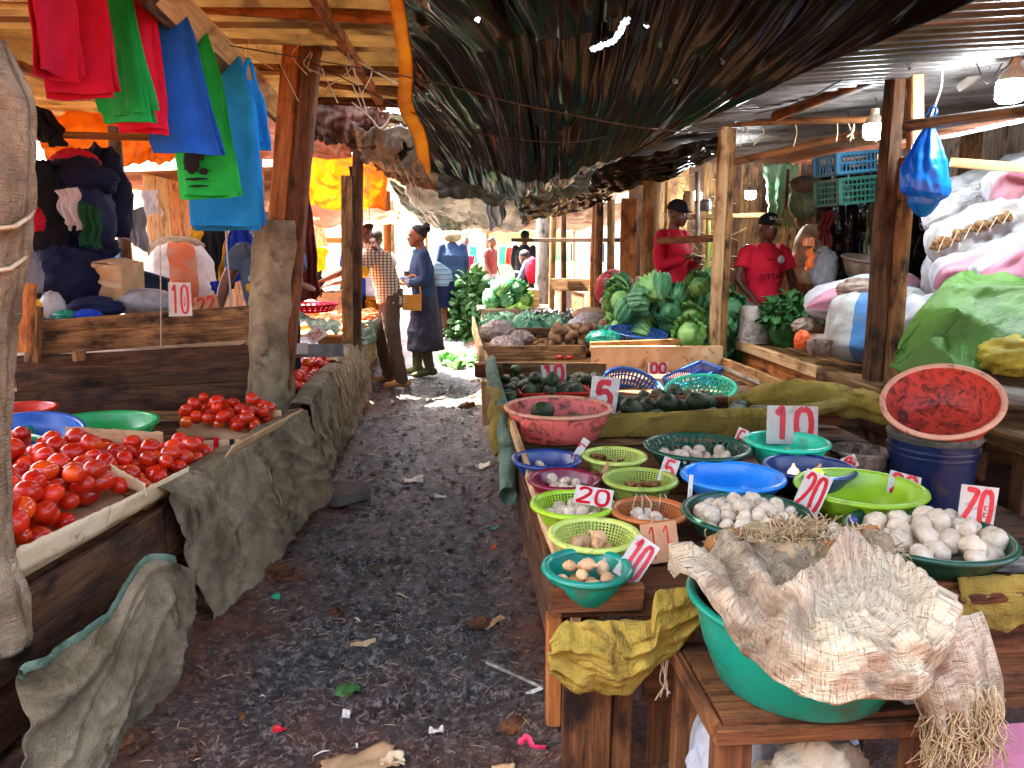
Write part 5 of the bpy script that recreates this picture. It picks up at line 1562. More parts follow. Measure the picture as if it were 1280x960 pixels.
fill('wide1160', 110, GAR, 'garlic_bulb', 'big white garlic bulb on the wide green tray', 'garlic on the wide tray', 1.2, .88, 'garlic', top=.042)
fill('pale743', 7, SHA, 'onion', 'small brown onion in the pale lime mesh bowl', 'onions in the pale lime bowl', 1.2, .55, 'onion', (0, 0), 1.4)
fill('teal734', 40, SHA, 'shallot', 'brown shallot heaped in the teal bowl', 'shallots in the teal bowl', 1.0, .72, 'shallot', (0, 0), 1.6, .012)
fill('deep1011', 6, SHA, 'onion', 'brown onion in the deep navy bowl', 'onions in the navy bowl', 1.5, .5, 'onion')
fill('turquoise984', 6, GAR, 'garlic_bulb', 'garlic bulb in the turquoise bowl', 'garlic in the turquoise bowl', 1.0, .5, 'garlic')
# ginger
def ginger_mesh(seed):
    b = MB()
    r_ = random.Random(seed)
    p = Vector((0, 0, 0))
    for k in range(4):
        q = p + Vector((r_.uniform(.015, .035), r_.uniform(-.02, .02), r_.uniform(-.004, .008)))
        b.tube(spline([p, (p + q) / 2 + Vector((0, 0, .004)), q], 6), [.004, .009, .011, .010, .011, .009, .003], 7)
        p = q - Vector((.006, 0, 0))
    return b.mesh('ginger_root', 'ginger', True)
GIN = [ginger_mesh(s) for s in (1, 2)]
fill('pale768', 8, GIN, 'ginger_root', 'knobbly ginger root in the pale lime bowl', 'ginger in the pale lime bowl', .9, .6, 'ginger', (-.02, 0), .3)
fill('olive800', 10, GIN, 'ginger_root', 'dark turmeric root in the olive lime bowl', 'turmeric in the olive bowl', .9, .5, 'turmeric', (-.01, 0), .3)
o = MB().ball((0, 0, 0), (.085, .06, .018), 24, 10, lambda d: 1 + .3 * nz(d.x * 4, d.y * 4, d.z)).build('spice_powder', 'ginger', None, Vector(BOWLS['grass1075'][0]) - Vector((-.01, .03, .088)))
T(o, 'rusty brown powder at the bottom of the grass green basin', 'powder')
for key, px, py in (('pale768', 780, 575),):
    for k in range(3):
        c = at(760 + k * 12, 574 + k * 2, Z=.60)
        T(MB().tube([c, c + Vector((.10, .01, .012 + k * .004))], .003, 5).build('thin_stick', 'ginger', None), 'thin dry stick across the pale lime bowl', 'stick', 'dry sticks in the lime bowl')
# sprouts of the orange bowl
for k in range(5):
    c = at(790 + k * 11, 640, Z=.60)
    T(MB().tube(spline([c, c + Vector((.004, 0, .03)), c + Vector((R.uniform(-.02, .02), 0, .06))], 8), [.004 - .0003 * i for i in range(9)], 6).build('garlic_stalk', 'garlic', None), 'dry garlic stalk standing in the orange bowl', 'stalk', 'stalks in the orange bowl')

# price cards of the bowl stall
sign('narrow striped price card stuck in the dark blue bowl', at(724, 564, Y=2.86), .11, .028, 0, -.5, -.95, '11', margin=.02, lw=.006)
sign('slim wooden price card edge standing in the maroon bowl', at(752, 594, Y=2.62), .11, .014, .2, -.4, -.95, '1', mat='sign_card', margin=.3)
sign('tilted white card with a red twenty over the bright lime bowl', at(742, 621, Z=.672), .115, .062, -.15, -.95, .18, '20', margin=.06, lw=.0105)
sign('white card with a red five in the olive lime bowl', at(836, 588, Y=2.60), .052, .085, -.25, -.35, .30, '5', margin=.10, lw=.011)
sign('red and white card edge stuck in the bottle green colander', at(923, 553, Y=2.98), .038, .11, -.5, -.25, .32, '5', margin=.06, lw=.011)
sign('large white card with a red ten in the turquoise bowl', at(991, 530, Y=3.03), .215, .145, .08, -.20, .05, '10', margin=.08, lw=.026)
sign('white card with a red twenty standing in the big garlic bowl', at(1015, 616, Y=2.24), .075, .125, -.35, -.25, .35, '20', margin=.06, lw=.0115)
sign('white card with a red twenty lying in the grass green basin', at(1130, 606, Y=2.42), .10, .072, -.12, -.35, .20, '20', margin=.06, lw=.013)
sign('white card with a red twenty and small letters in the garlic tray', at(1222, 634, Y=2.06), .115, .118, .10, -.15, .20, 'Z0', margin=.08, lw=.017, small='KK')
sign('white card with a red ten leaning out of the teal bowl', at(796, 700, Y=1.86), .062, .115, -.1, -.55, .62, '10', margin=.08, lw=.011)
sign('large stained white card with a red five in the coral tub', at(755, 494, Y=3.72), .13, .17, -.1, -.2, .12, '5', margin=.14, lw=.03)
sign('white card with a red ten among the avocados', at(692, 466, Y=4.9), .15, .10, .05, -.2, -.04, '10', margin=.05, lw=.026)
sign('white card with a red ninety standing behind the blue colander', at(823, 460, Y=5.3), .13, .075, 0, -.1, 0, '00', margin=.06, lw=.02)
sign('pale pink card edge in the deep navy bowl', at(1062, 578, Y=2.66), .05, .045, -.2, -.3, -.4, '8', margin=.1)
sign('thin grey wooden card seen edge on beside the sky blue bowl', at(862, 622, Y=2.36), .014, .14, .3, -.2, .18, '1', mat='paper', ink='sign_card', margin=.3)
sign('thin wooden card edge sticking out of the pale lime bowl', at(805, 666, Y=2.08), .10, .012, .3, -.2, -.75, '1', mat='sign_card', ink='sign_red', margin=.3)
r_ = sign('brown cardboard tag scrawled in red behind the teal bowl', at(826, 678, Y=2.02), .095, .105, -.05, -.35, -.10, '11', mat='sign_card', margin=.1, lw=.004)

# avocados
AVO = [blob_mesh('avocado', 'avocado', (.046, .044, .062), s, .12, 1.2, 14, 10) for s in (2, 6)]
def avos(label, group, pts, size=1.0):
    for p in pts:
        o = inst('avocado', rr.choice(AVO), None, p, (rr.uniform(1.2, 1.9), rr.uniform(-.5, .5), rr.uniform(0, 6.28)), size * rr.uniform(.85, 1.1))
        T(o, label, 'avocado', group)
avos('dark avocado heaped behind the rust red basket', 'avocados in the rear box', drop_heap(28, area_poly([(.31, 4.35), (.31, 5.15), (.95, 5.15), (.92, 4.8), (.40, 4.72)]), .042, .515, 8, 31), .86)
avos('dark avocado inside the rust red basket', 'avocados in the red basket', drop_heap(10, area_poly([(.42, 4.52), (.42, 4.68), (.75, 4.7), (.75, 4.54)]), .045, .53, 8, 32))
avos('dark avocado under the tipped blue colander', 'avocados under the colander', drop_heap(20, area_poly([(.92, 4.15), (.92, 4.5), (1.9, 4.3), (1.9, 4.1)]), .048, .515, 8, 33))
avos('dark avocado behind the mustard partition', 'avocados behind the partition', drop_heap(34, area_poly([(.85, 3.5), (.85, 3.95), (1.5, 3.75), (1.5, 3.45)]), .048, .515, 8, 34))
avos('dark avocado at the bottom of the coral tub', 'avocados in the coral tub', drop_heap(5, disc(BOWLS['dirty698'][0].x, BOWLS['dirty698'][0].y, .12), .045, .60, 8, 35))

# ------------------------------------------------------------------ teal tub on its stand, the woven sack over it
stand = thing('wooden_stand', 'rough brown plank stand under the teal tub', 'stand', (.95, 1.55, 0))
SZ = .452
SX0, SX1 = at(895, 905, Y=1.42).x, at(1182, 898, Y=1.42).x
for y_ in (1.475, 1.585, 1.69):
    plank('stand_board', (SX0 + .015, y_, SZ), (SX1 - .01, y_, SZ), .02, .105, 'wood_brown', stand)
plank('stand_rail', (SX0, 1.412, SZ - .020), (SX1, 1.412, SZ - .020), .036, .022, 'wood_brown', stand)
plank('stand_rail', (SX0 + .002, 1.425, SZ - .016), (SX0 + .002, 1.745, SZ - .016), .040, .022, 'wood_brown', stand)
plank('stand_rail', (SX1 - .008, 1.425, SZ - .020), (SX1 - .008, 1.745, SZ - .020), .036, .022, 'wood_brown', stand)
for x_, y_, w_ in ((SX0 + .042, 1.438, .082), (SX1 - .045, 1.438, .06), (SX0 + .03, 1.72, .06), (SX1 - .04, 1.72, .06)):
    plank('leg', (x_, y_, -.03), (x_, y_, SZ - .040), w_, .045, 'wood_brown', stand, up=(1, 0, 0))
tub_c = Vector((at(1000, 820, Y=1.57).x, 1.575, SZ + .012))
TR, TBR, TH = .245, .185, .200
bowl('big teal plastic tub spilling a woven sack over its rim', tub_c, TR, TBR, TH, 'teal', cat='tub', name='plastic_tub')
# woven sack: a crumpled sheet heaped in the tub and flopping over its front and right rim
def crease(px, amp, wd):
    pts = [at(a, b, Z=tub_c.z + TH + .06) - tub_c for a, b in px]
    return [(p.x, p.y) for p in spline(pts, 16)], amp, wd
CREASE = [crease([(1000, 745), (1050, 724), (1110, 712), (1160, 735), (1192, 778)], .046, .024), crease([(1012, 764), (1070, 748), (1130, 750), (1168, 782)], -.030, .018),
          crease([(900, 690), (935, 722), (962, 748), (1000, 752)], .034, .022), crease([(930, 775), (955, 802), (1010, 804)], .022, .016), crease([(918, 768), (950, 772)], -.034, .018),
          crease([(1060, 806), (1120, 782), (1172, 776)], .024, .016), crease([(1035, 690), (1068, 702), (1048, 726)], .045, .022), crease([(850, 690), (900, 730), (920, 770)], .016, .014),
          crease([(870, 680), (930, 745)], -.018, .012), crease([(1080, 830), (1140, 806), (1190, 800)], .018, .014), crease([(960, 715), (985, 740)], -.030, .016)]
def sack_cloth(u, v):
    th = lerp(-1.26 * PI, .24 * PI, u)
    ca, sa = math.cos(th), math.sin(th)
    reach = interp([(0, .26), (.05, .31), (.11, .345), (.16, .33), (.22, .285), (.28, .295), (.34, .33), (.40, .365), (.46, .385), (.5, .372), (.56, .378), (.64, .365), (.70, .35), (.76, .37), (.84, .39), (.92, .35), (1, .28)], u) + .010 * nz(u * 22, 3) + .006 * nz(u * 60, 5)
    s = v * reach
    x, y = ca * s, sa * s
    f = 0.0
    for pts, am, wd in CREASE:
        d2 = min((x - a) ** 2 + (y - b) ** 2 for a, b in pts)
        f += 1.3 * am * math.exp(-d2 / (wd * wd))
    n_ = fbm(x * 14, y * 14, 3.0, 4) * .012 + ridge(nz(x * 8 + 2, y * 11, 5)) * .022 + max(0, ridge(nz(x * 15, y * 19, 2))) ** 3 * .012 + ridge(nz(x * 26, y * 22, 8)) * .004
    rim = TR + .022
    if s < rim:
        k = s / rim
        z = TH + .016 + .050 * (1 - k * k) * (1 + .4 * sa) + (f + n_) * (1 - .25 * k)
        r = s
    else:
        d = s - rim
        z = TH + .014 - d * .90 + (f + n_) * .55
        r = rim + .010 + d * .18 + (f * .35 + n_ * .6)
    z += .30 * max(0, -ca - .72) * v * v          # the left corner lifts
    return tub_c + Vector((ca * r, sa * r, z))
o = MB().grid(sack_cloth, 190, 80, uvs=(1.3, .34)).build('woven_sack', 'sack_woven', None, smooth=True, solid=.003)
T(o, 'frayed cream woven sack flopped over the teal tub', 'sack')
WS = o
def tail_cloth(u, v):
    top = spline([at(1096, 800, Y=1.42), at(1140, 790, Y=1.40), at(1190, 772, Y=1.42), at(1222, 760, Y=1.50)], 30)[int(round(u * 30))]
    bot = spline([at(1142, 886, Y=1.385), at(1172, 908, Y=1.375), at(1212, 906, Y=1.385), at(1244, 880, Y=1.44)], 30)[int(round(u * 30))]
    p = top.lerp(bot, v)
    f = ridge(nz(u * 3.2, v * .9, 4)) * .024 + max(0, ridge(nz(u * 6, v * 1.6, 9))) ** 2 * .014
    return p + Vector((0, -f * (.4 + .6 * v) - .02 * math.sin(v * PI), .012 * nz(u * 8, 2) * v))
MB().grid(tail_cloth, 30, 40, uvs=(.2, .2)).build('hanging_tail', 'sack_woven', WS, smooth=True, solid=.003)
tq = [None, None, at(1196, 866, Y=1.40)]
TAIL = tq[2]
# frayed fibres: hanging fringe on the right, a tangle on the heap
fr = MB()
rf = random.Random(5)
for k in range(480):
    q = rf.random()
    b = TAIL + Vector((rf.uniform(-.075, .07), rf.uniform(-.045, .01), lerp(.03, -.06, q)))
    l = rf.uniform(.04, .17)
    pts = [b, b + Vector((rf.uniform(-.015, .015), -.012, -l * .35)), b + Vector((rf.uniform(-.03, .035), rf.uniform(-.03, .005), -l * .7)), b + Vector((rf.uniform(-.045, .05), rf.uniform(-.04, .0), -l))]
    fr.tube(spline(pts, 6), [.0022, .0020, .0018, .0017, .0015, .0013, .001], 4, ell=.4)
f_ = fr.build('frayed_fringe', 'fibre', WS, smooth=True)
f_['kind'] = 'stuff'
fr = MB()
for k in range(1300):
    a, q = rf.uniform(0, 6.28), rf.random() ** .7
    b = tub_c + Vector((.04 + math.cos(a) * q * .23, .10 + math.sin(a) * q * .085, TH + .050 + .050 * (1 - q * q)))
    pts = [b]
    d = Vector((rf.uniform(-1, 1), rf.uniform(-1, 1), rf.uniform(.0, .7))).normalized()
    for j in range(4):
        d = (d + Vector((rf.uniform(-.9, .9), rf.uniform(-.9, .9), rf.uniform(-.9, .6)))).normalized()
        pts.append(pts[-1] + d * rf.uniform(.010, .022))
    fr.tube(spline(pts, 8), .0016, 4, ell=.5)
f_ = fr.build('fibre_tangle', 'fibre', WS, smooth=True)
f_['kind'] = 'stuff'
for k in range(44):
    a = k * .73
    c = tub_c + Vector((.04 + math.cos(a) * .19 * rf.uniform(.3, 1.1), .10 + math.sin(a) * .07, TH + .068 + .02 * rf.random()))
    lump('dried pale husk clump in the fibre tangle on the sack', c, (.020 + rf.random() * .022, .020 + rf.random() * .012, .018 + rf.random() * .014), R.choice(('burlap_tan', 'fibre', 'fibre', 'ginger')), k * 3.3, 'husk', 'husk_clump', amp=.5, folds=3, nu=22, nv=14, group='husk clumps on the sack')
o = MB().ball((0, 0, 0), (.012, .010, .010), 12, 8).build('bottle_cap', 'blue_navy', None, at(1066, 650, Y=1.72))
T(o, 'small shiny blue cap lying beside the fibre tangle', 'cap')

# sacks stowed under the stand
lump('white and red striped sack crammed under the stand', (SX0 + .23, 1.60, .15), (.20, .13, .24), 'sack_white', 5, 'sack', 'sack', amp=.35, folds=1.8)
lump('crumpled pale sack with pink hem under the stand', (SX0 + .25, 1.47, .20), (.15, .06, .15), 'sack_woven', 9, 'sack', 'sack', amp=.4, folds=2.2)
sack('thin white sack with a red corner beside the stand leg', at(872, 1000, Y=1.70), at(886, 866, Y=1.71), .040, 'sack_white', 13, flat=.6)
T(MB().ball((0, 0, 0), (.016, .01, .022), 10, 8).build('sack_corner', 'cloth_red', None, at(884, 872, Y=1.67)), 'red tied corner of the thin white sack', 'sack corner')
o = MB().box((0, 0, 0), (.4, .3, .06)).build('pink_board', 'cloth_pink', None, at(1262, 962, Y=1.5) + Vector((.1, 0, -.03)), (.1, .12, .2))
T(o, 'faded pink packet lying at the foot of the stall', 'packet')
o = MB().box((0, 0, 0), (.075, .05, .018), jit=.006).build('silver_packet', 'white_plastic', None, (SX1 - .045, 1.47, SZ + .022), (0, .05, .2))
T(o, 'silvery plastic packet on the stand corner', 'packet')

# ------------------------------------------------------------------ bucket with the tilted red tub
c = at(1172, 560, Y=2.75)
crate = thing('wooden_crate', 'dark slatted crate carrying the blue bucket', 'crate', (c.x, 2.8, 0))
for k in range(3):
    plank('slat', (c.x - .28, 2.58, .07 + k * .11), (c.x + .40, 2.58, .07 + k * .11), .09, .02, 'wood_dark', crate)
    plank('slat', (c.x - .28, 2.98, .07 + k * .11), (c.x + .40, 2.98, .07 + k * .11), .09, .02, 'wood_dark', crate)
for k in range(4):
    plank('slat', (c.x - .28, 2.63 + k * .105, .365), (c.x + .40, 2.63 + k * .105, .365), .02, .10, 'wood_dark', crate)
for x_ in (c.x - .27, c.x + .39):
    for y_ in (2.60, 2.96):
        plank('corner_post', (x_, y_, -.03), (x_, y_, .35), .04, .04, 'wood_dark', crate, up=(1, 0, 0))
bk = thing('bucket', 'scuffed dark blue bucket under the tilted red tub', 'bucket', (c.x, 2.78, .376))
BH = c.z - .376 + .035
MB().lathe([(.001, .004), (.128, .004), (.135, .01), (.152, BH - .06), (.155, BH), (.158, BH), (.157, BH - .06), (.140, .006), (.13, 0), (.001, 0)], 48).build('body', 'bucket_blue', bk, smooth=50)
for z_, r_ in ((BH - .005, .161), (BH - .035, .164), (BH - .06, .160)):
    MB().lathe([(r_ - .008, z_ - .006), (r_ + .002, z_ - .006), (r_ + .003, z_), (r_ + .002, z_ + .006), (r_ - .008, z_ + .006)], 48).build('rim_band', 'bucket_blue', bk, smooth=50)
tube_cloth('muddy sacking rim between the bucket and the red tub', [(c.x + .15 * math.cos(a * .5), 2.78 + .15 * math.sin(a * .5), .376 + BH + .012) for a in range(-1, 13)], .018, 'burlap_dark', 51, amp=.5)
tb = bowl('dirt caked red tub tilted on top of the blue bucket', (c.x + .055, 2.82, .376 + BH + .03), .20, .135, .15, 'tub_red', (.42, -.40, .0), cat='tub', name='plastic_tub', rim_mat='rim_dirty')
gbk = thing('bucket', 'mud caked grey pail beside the blue bucket', 'bucket', (c.x - .22, 2.92, .376))
MB().lathe([(.001, .004), (.085, .004), (.088, .01), (.112, .25), (.118, .252), (.118, .244), (.114, .24), (.094, .006), (.001, 0)], 36).build('body', 'grey_bucket', gbk, smooth=50)
MB().lathe([(.108, .240), (.120, .238), (.122, .25), (.112, .256)], 36).build('rim', 'grey_bucket', gbk, smooth=50)
# ------------------------------------------------------------------ goods behind the bowl stall
def pack_bag(label, c, r, mat, seed, **k):
    return lump(label, c, r, mat, seed, 'bag', 'plastic_bag', amp=.26, folds=3.2, **k)
POT = [blob_mesh('potato', 'potato', (.036, .032, .045), s, .14, 1.6, 12, 8) for s in (3, 8)]
ROO = [blob_mesh('root', 'sweet_root', (.05, .045, .062), s, .16, 1.6, 12, 8) for s in (4, 7)]
def heap_of(meshes, name, label, group, cat, pts, size=1.0):
    for p in pts:
        T(inst(name, rr.choice(meshes), None, p, (rr.uniform(0, 3), rr.uniform(0, 3), rr.uniform(0, 6.28)), size * rr.uniform(.85, 1.15)), label, cat, group)
# rear table boards
rb = thing('market_stall', 'low rear stall with bagged ginger and potatoes', 'stall', (1.0, 7.0, 0))
for k in range(9):
    y0 = 6.45 + k * .31
    plank('tabletop_board', (RX - .02, y0, .49), (2.2, y0, .49), .03, .30, 'wood_old', rb)
plank('side_board', (RX - .03, 6.35, .55), (RX - .03, 9.1, .55), .16, .03, 'wood_pale', rb)
plank('partition', (RX, 7.9, .56), (1.25, 7.9, .56), .10, .03, 'wood_old', rb)
plank('partition', (1.15, 6.36, .60), (2.0, 6.36, .60), .16, .03, 'wood_old', rb)
for x_, y_ in ((.3, 6.5), (.3, 9.0), (2.1, 6.5), (2.1, 9.0)):
    plank('leg', (x_, y_, -.03), (x_, y_, .48), .07, .07, 'wood_old', rb, up=(1, 0, 0))
pack_bag('clear bag of ginger slumped at the near corner of the rear stall', at(633, 434, Y=6.55), (.15, .13, .095), 'clear_bag', 1)
pack_bag('clear bag of ginger behind the slumped one', at(622, 416, Y=7.0), (.16, .14, .11), 'clear_bag', 4)
pack_bag('flat clear bag of ginger beside the open potato sack', at(664, 441, Y=6.5), (.12, .10, .06), 'clear_bag', 7)
pack_bag('clear bag of tan roots at the back of the rear stall', at(650, 424, Y=6.9), (.12, .12, .08), 'clear_bag', 9)
heap_of(GIN, 'ginger_root', 'ginger root strewn between the clear bags', 'ginger between the bags', 'ginger', drop_heap(60, area_poly([(.3, 6.45), (.3, 7.6), (1.0, 7.6), (1.0, 6.45)]), .03, .51, 6, 41), 1.8)
# open potato sack
c0, c1 = at(712, 436, Y=6.55), at(745, 405, Y=7.1)
sack('pale plastic sack lying open with dark potatoes', c0 + Vector((.02, .10, .0)), c1 + Vector((.08, .15, .02)), .21, 'clear_bag', 6, flat=.72, ends=(.05, .4), lumpy=.08)
heap_of(POT, 'potato', 'dark round potato in the mouth of the open sack', 'potatoes in the open sack', 'potato', drop_heap(55, area_poly([(c0.x - .17, 6.42), (c0.x + .2, 6.42), (c0.x + .2, 6.66), (c0.x - .15, 6.66)]), .038, .52, 8, 42), 1.05)
lump('folded cream and orange sack on top of the rear stall', at(738, 393, Y=7.2), (.17, .12, .07), 'peach_tarp', 3, 'sack', 'sack', amp=.12)
heap_of(POT, 'potato', 'reddish onion sized root below the folded sack', 'roots below the folded sack', 'root', drop_heap(14, area_poly([(1.15, 6.6), (1.5, 6.6), (1.5, 6.9), (1.15, 6.9)]), .035, .70, 6, 43), .9)
for k in range(4):
    T(MB().lathe([(.001, 0), (.028, .004), (.032, .02), (.026, .03), (.03, .02), (.024, .004)], 16).build('red_cap', 'red_basket', None, at(640 + 10 * k if k < 2 else 700 + 12 * (k - 2), 449 if k > 1 else 462, Y=6.25 if k > 1 else 5.7), (R.uniform(-.4, .4), 0, 0)), 'small red cut pepper half on the partition ledge', 'pepper', 'pepper halves on the ledge')
# teal knotted bag
o = lump('knotted teal plastic bag in front of the blue colander', at(754, 424, Y=6.05), (.135, .09, .075), 'teal', 8, 'bag', 'plastic_bag', amp=.25, folds=2.5)
for s in (-1, 1):
    MB().tube(spline([(s * .01, 0, .05), (s * .02, 0, .09), (s * .045, .0, .115)], 8), [.012, .010, .009, .010, .013, .015, .014, .010, .004], 7, ell=.5).build('knot_ear', 'teal', o)

# ------------------------------------------------------------------ cabbages
def cab_head(mat, seed):
    def fn(d):
        return 1 + .05 * ridge(nz(d.x * 2 + seed, d.y * 2, d.z * 2)) + .025 * ridge(nz(d.x * 6, d.y * 6 + seed, d.z * 6)) + .10 * max(0, -d.z) ** 3
    return MB().ball((0, 0, 0), (.092, .092, .084), 26, 18, fn).mesh('head', mat, True)
def cab_leaf(mat, seed):
    def fn(u, v):
        a = (u - .5) * 1.75 * math.sin(lerp(.35, 2.5, v)) ** .6
        ph = lerp(2.7, .80, v)
        r = .101 + .036 * v ** 3 + (.016 * nz(u * 5 + seed, v * 4) + .016 * math.sin(u * 23 + seed)) * v ** 1.5 + .010 * abs(u - .5) * v
        rib = -.004 * math.exp(-((u - .5) * 14) ** 2) + .003 * ridge(nz(u * 7, v * 5, seed))
        r += rib
        return Vector((math.sin(a) * math.sin(ph) * r, -math.cos(a) * math.sin(ph) * r, math.cos(ph) * r))
    return MB().grid(fn, 12, 12).mesh('outer_leaf', mat, True)
CH = {m: [cab_head(m, s) for s in (1, 4)] for m in ('cabbage', 'cabbage_dark', 'cabbage_pale')}
CL = {m: [cab_leaf(m, s) for s in (2, 5, 8)] for m in ('cabbage', 'cabbage_dark', 'cabbage_pale')}
def cabbage(label, group, p, size, mats, leaves=5):
    r = thing('cabbage', label, 'cabbage', p, (rr.uniform(-1.3, 1.3), rr.uniform(-1.3, 1.3), rr.uniform(0, 6.28)), group)
    r.scale = (size,) * 3
    m = rr.choice(mats)
    inst('head', rr.choice(CH[m]), r)
    a = rr.uniform(0, 6)
    for k in range(leaves):
        a += 6.28 / leaves * rr.uniform(.8, 1.2)
        m2 = rr.choice((m, m, mats[-1]))
        inst('outer_leaf', rr.choice(CL[m2]), r, (0, 0, 0), (rr.uniform(-.1, .35), 0, a), rr.uniform(.98, 1.12))
ct = thing('trestle_table', 'plank trestle carrying the cabbage heap', 'table', (1.9, 7.0, 0))
for k in range(4):
    plank('tabletop_board', (1.30, 6.45 + k * .31, .56), (2.55, 6.45 + k * .31, .56), .03, .30, 'wood_old', ct)
for x_, y_ in ((1.4, 6.5), (2.45, 6.5), (1.4, 7.4), (2.45, 7.4)):
    plank('leg', (x_, y_, -.03), (x_, y_, .55), .07, .07, 'wood_old', ct, up=(1, 0, 0))
cfl = lambda x, y: .60 + .24 * sstep(6.35, 7.3, y)
for k, p in enumerate(drop_heap(62, area_poly([(1.42, 6.5), (1.5, 7.35), (2.45, 7.35), (2.35, 6.45), (1.9, 6.4)]), .088, cfl, 10, 51)):
    hi_ = p[2] > .95
    cabbage('pale green cabbage in the big heap by the slim post', 'cabbages in the big heap', p, rr.uniform(.78, 1.08), ['cabbage', 'cabbage', 'cabbage_dark'], 6)
for k, p in enumerate(drop_heap(14, area_poly([(1.95, 6.15), (1.95, 6.4), (2.35, 6.6), (2.45, 6.25)]), .10, .42, 8, 52)):
    cabbage('dark loose leaf cabbage at the foot of the slim post', 'dark cabbages at the slim post', p, rr.uniform(1.0, 1.2), ['cabbage_dark', 'cabbage_dark', 'cabbage'], 6)
cb2 = thing('vegetable_crate', 'low board box holding the dark cabbages', 'crate', (2.2, 6.3, 0))
for q_ in ((1.85, 6.1, 2.5, 6.1), (1.85, 6.7, 2.5, 6.7), (1.85, 6.1, 1.85, 6.7), (2.5, 6.1, 2.5, 6.7)):
    plank('side_board', (q_[0], q_[1], .30), (q_[2], q_[3], .30), .22, .025, 'wood_old', cb2)
    plank('side_board', (q_[0], q_[1], .09), (q_[2], q_[3], .09), .18, .025, 'wood_old', cb2)
plank('bottom_board', (1.86, 6.4, .38), (2.49, 6.4, .38), .02, .56, 'wood_old', cb2)
for k, p in enumerate(drop_heap(15, area_poly([(.26, 7.98), (.26, 8.9), (1.15, 8.9), (1.15, 7.98)]), .085, .50, 12, 53)):
    cabbage('pale mint cabbage beyond the bags of ginger', 'pale cabbages beyond the ginger', p, rr.uniform(.75, .95), ['cabbage_pale', 'cabbage_pale', 'cabbage_pale'])

# crate of muddy roots with the red net behind
c = at(776, 384, Y=8.0)
rc = thing('wooden_crate', 'slatted crate heaped with muddy pink roots', 'crate', (c.x, 8.0, c.z - .30))
for k in range(3):
    for yy in (7.84, 8.16):
        plank('slat', (c.x - .17, yy, c.z - .26 + k * .12), (c.x + .17, yy, c.z - .26 + k * .12), .10, .02, 'wood_pale', rc)
    for xx in (c.x - .17, c.x + .17):
        plank('slat', (xx, 7.86, c.z - .26 + k * .12), (xx, 8.14, c.z - .26 + k * .12), .10, .02, 'wood_pale', rc)
o = plank('base', (c.x, 8.0, -.02), (c.x, 8.0, c.z - .31), .34, .3, 'wood_dark', None, up=(1, 0, 0))
T(o, 'dark box under the crate of muddy roots', 'box')
heap_of(ROO, 'taro_root', 'muddy pink taro root heaped in the slatted crate', 'taro roots in the crate', 'root', [Vector(p) for p in drop_heap(46, disc(c.x, 8.0, .19), .055, c.z - .14, 8, 61)], .95)
lump('red net bag of onions behind the taro crate', at(766, 362, Y=8.5), (.2, .16, .22), 'net_red', 5, 'bag', 'net_bag', amp=.12, folds=4)
T(plank('net_rest', (at(766, 362, Y=8.5).x, 8.5, -.02), (at(766, 362, Y=8.5).x, 8.5, .72), .4, .34, 'wood_dark', None, up=(1, 0, 0)), 'dark box under the red net bag', 'box')
# charcoal heap and grey pallet
ch = []
CHM = [MB().ball((0, 0, 0), (.035, .025, .02), 7, 5, lambda d, s=s: 1 + .4 * nz(d.x * 2 + s, d.y * 2, d.z * 2)).mesh('charcoal_lump', 'charcoal', False) for s in (1, 4)]
heap_of(CHM, 'charcoal_lump', 'lump of charcoal in the dark heap by the thin posts', 'charcoal heap', 'charcoal', drop_heap(240, area_poly([(1.0, 9.2), (1.0, 10.6), (1.7, 10.6), (1.75, 9.2)]), .035, lambda x, y: .35 + .18 * max(0, 1 - ((x - 1.35) / .4) ** 2) * max(0, 1 - ((y - 9.9) / .8) ** 2), 4, 71), 1.35)
pl = thing('pallet', 'weathered grey pallet stacked beyond the pale cabbages', 'pallet', (.9, 10, 0))
for k in range(3):
    plank('slat', (.30, 9.4, .10 + k * .15), (1.75, 9.4, .10 + k * .15), .12, .03, 'wood_grey', pl)
for k in range(5):
    plank('slat', (.30, 9.5 + k * .25, .40 - .07), (1.8, 9.5 + k * .25, .40 - .07), .025, .22, 'wood_grey', pl)
for x_ in (.35, 1.05, 1.7):
    plank('block', (x_, 9.42, -.02), (x_, 10.5, -.02), .08, .08, 'wood_grey', pl)

# leafy mounds far along the path
def leaf_mound(name, label, c, r, n, size, mat, seed, cat='greens', kind='stuff', top=1.0):
    r_ = random.Random(seed)
    b = MB()
    for k in range(n):
        a, q = r_.uniform(0, 6.28), r_.random()
        ph = math.acos(1 - q * top)
        d = Vector((math.cos(a) * math.sin(ph), math.sin(a) * math.sin(ph), math.cos(ph)))
        p = Vector((d.x * r[0], d.y * r[1], d.z * r[2])) * r_.uniform(.72, 1.03) * (1 + .18 * nz(d.x * 3, d.y * 3, seed))
        m = Euler((r_.uniform(-1, 1), r_.uniform(-1, 1), a + r_.uniform(-.6, .6))).to_matrix()
        s = size * r_.uniform(.6, 1.3)
        vs = []
        for i in range(4):
            for j in range(3):
                u, v = i / 3, j / 2 - .5
                vs.append(p + m @ Vector((u * s, v * s * .8 * math.sin(lerp(.35, 2.9, u)), s * .25 * (math.sin(u * 2.6) - 2 * v * v) + r_.uniform(-.06, .06) * s)))
        b.add(vs, [(i * 3 + j, (i + 1) * 3 + j, (i + 1) * 3 + j + 1, i * 3 + j + 1) for i in range(3) for j in range(2)])
    o = b.build(name, mat, None, c, smooth=True)
    return T(o, label, cat, kind=kind)
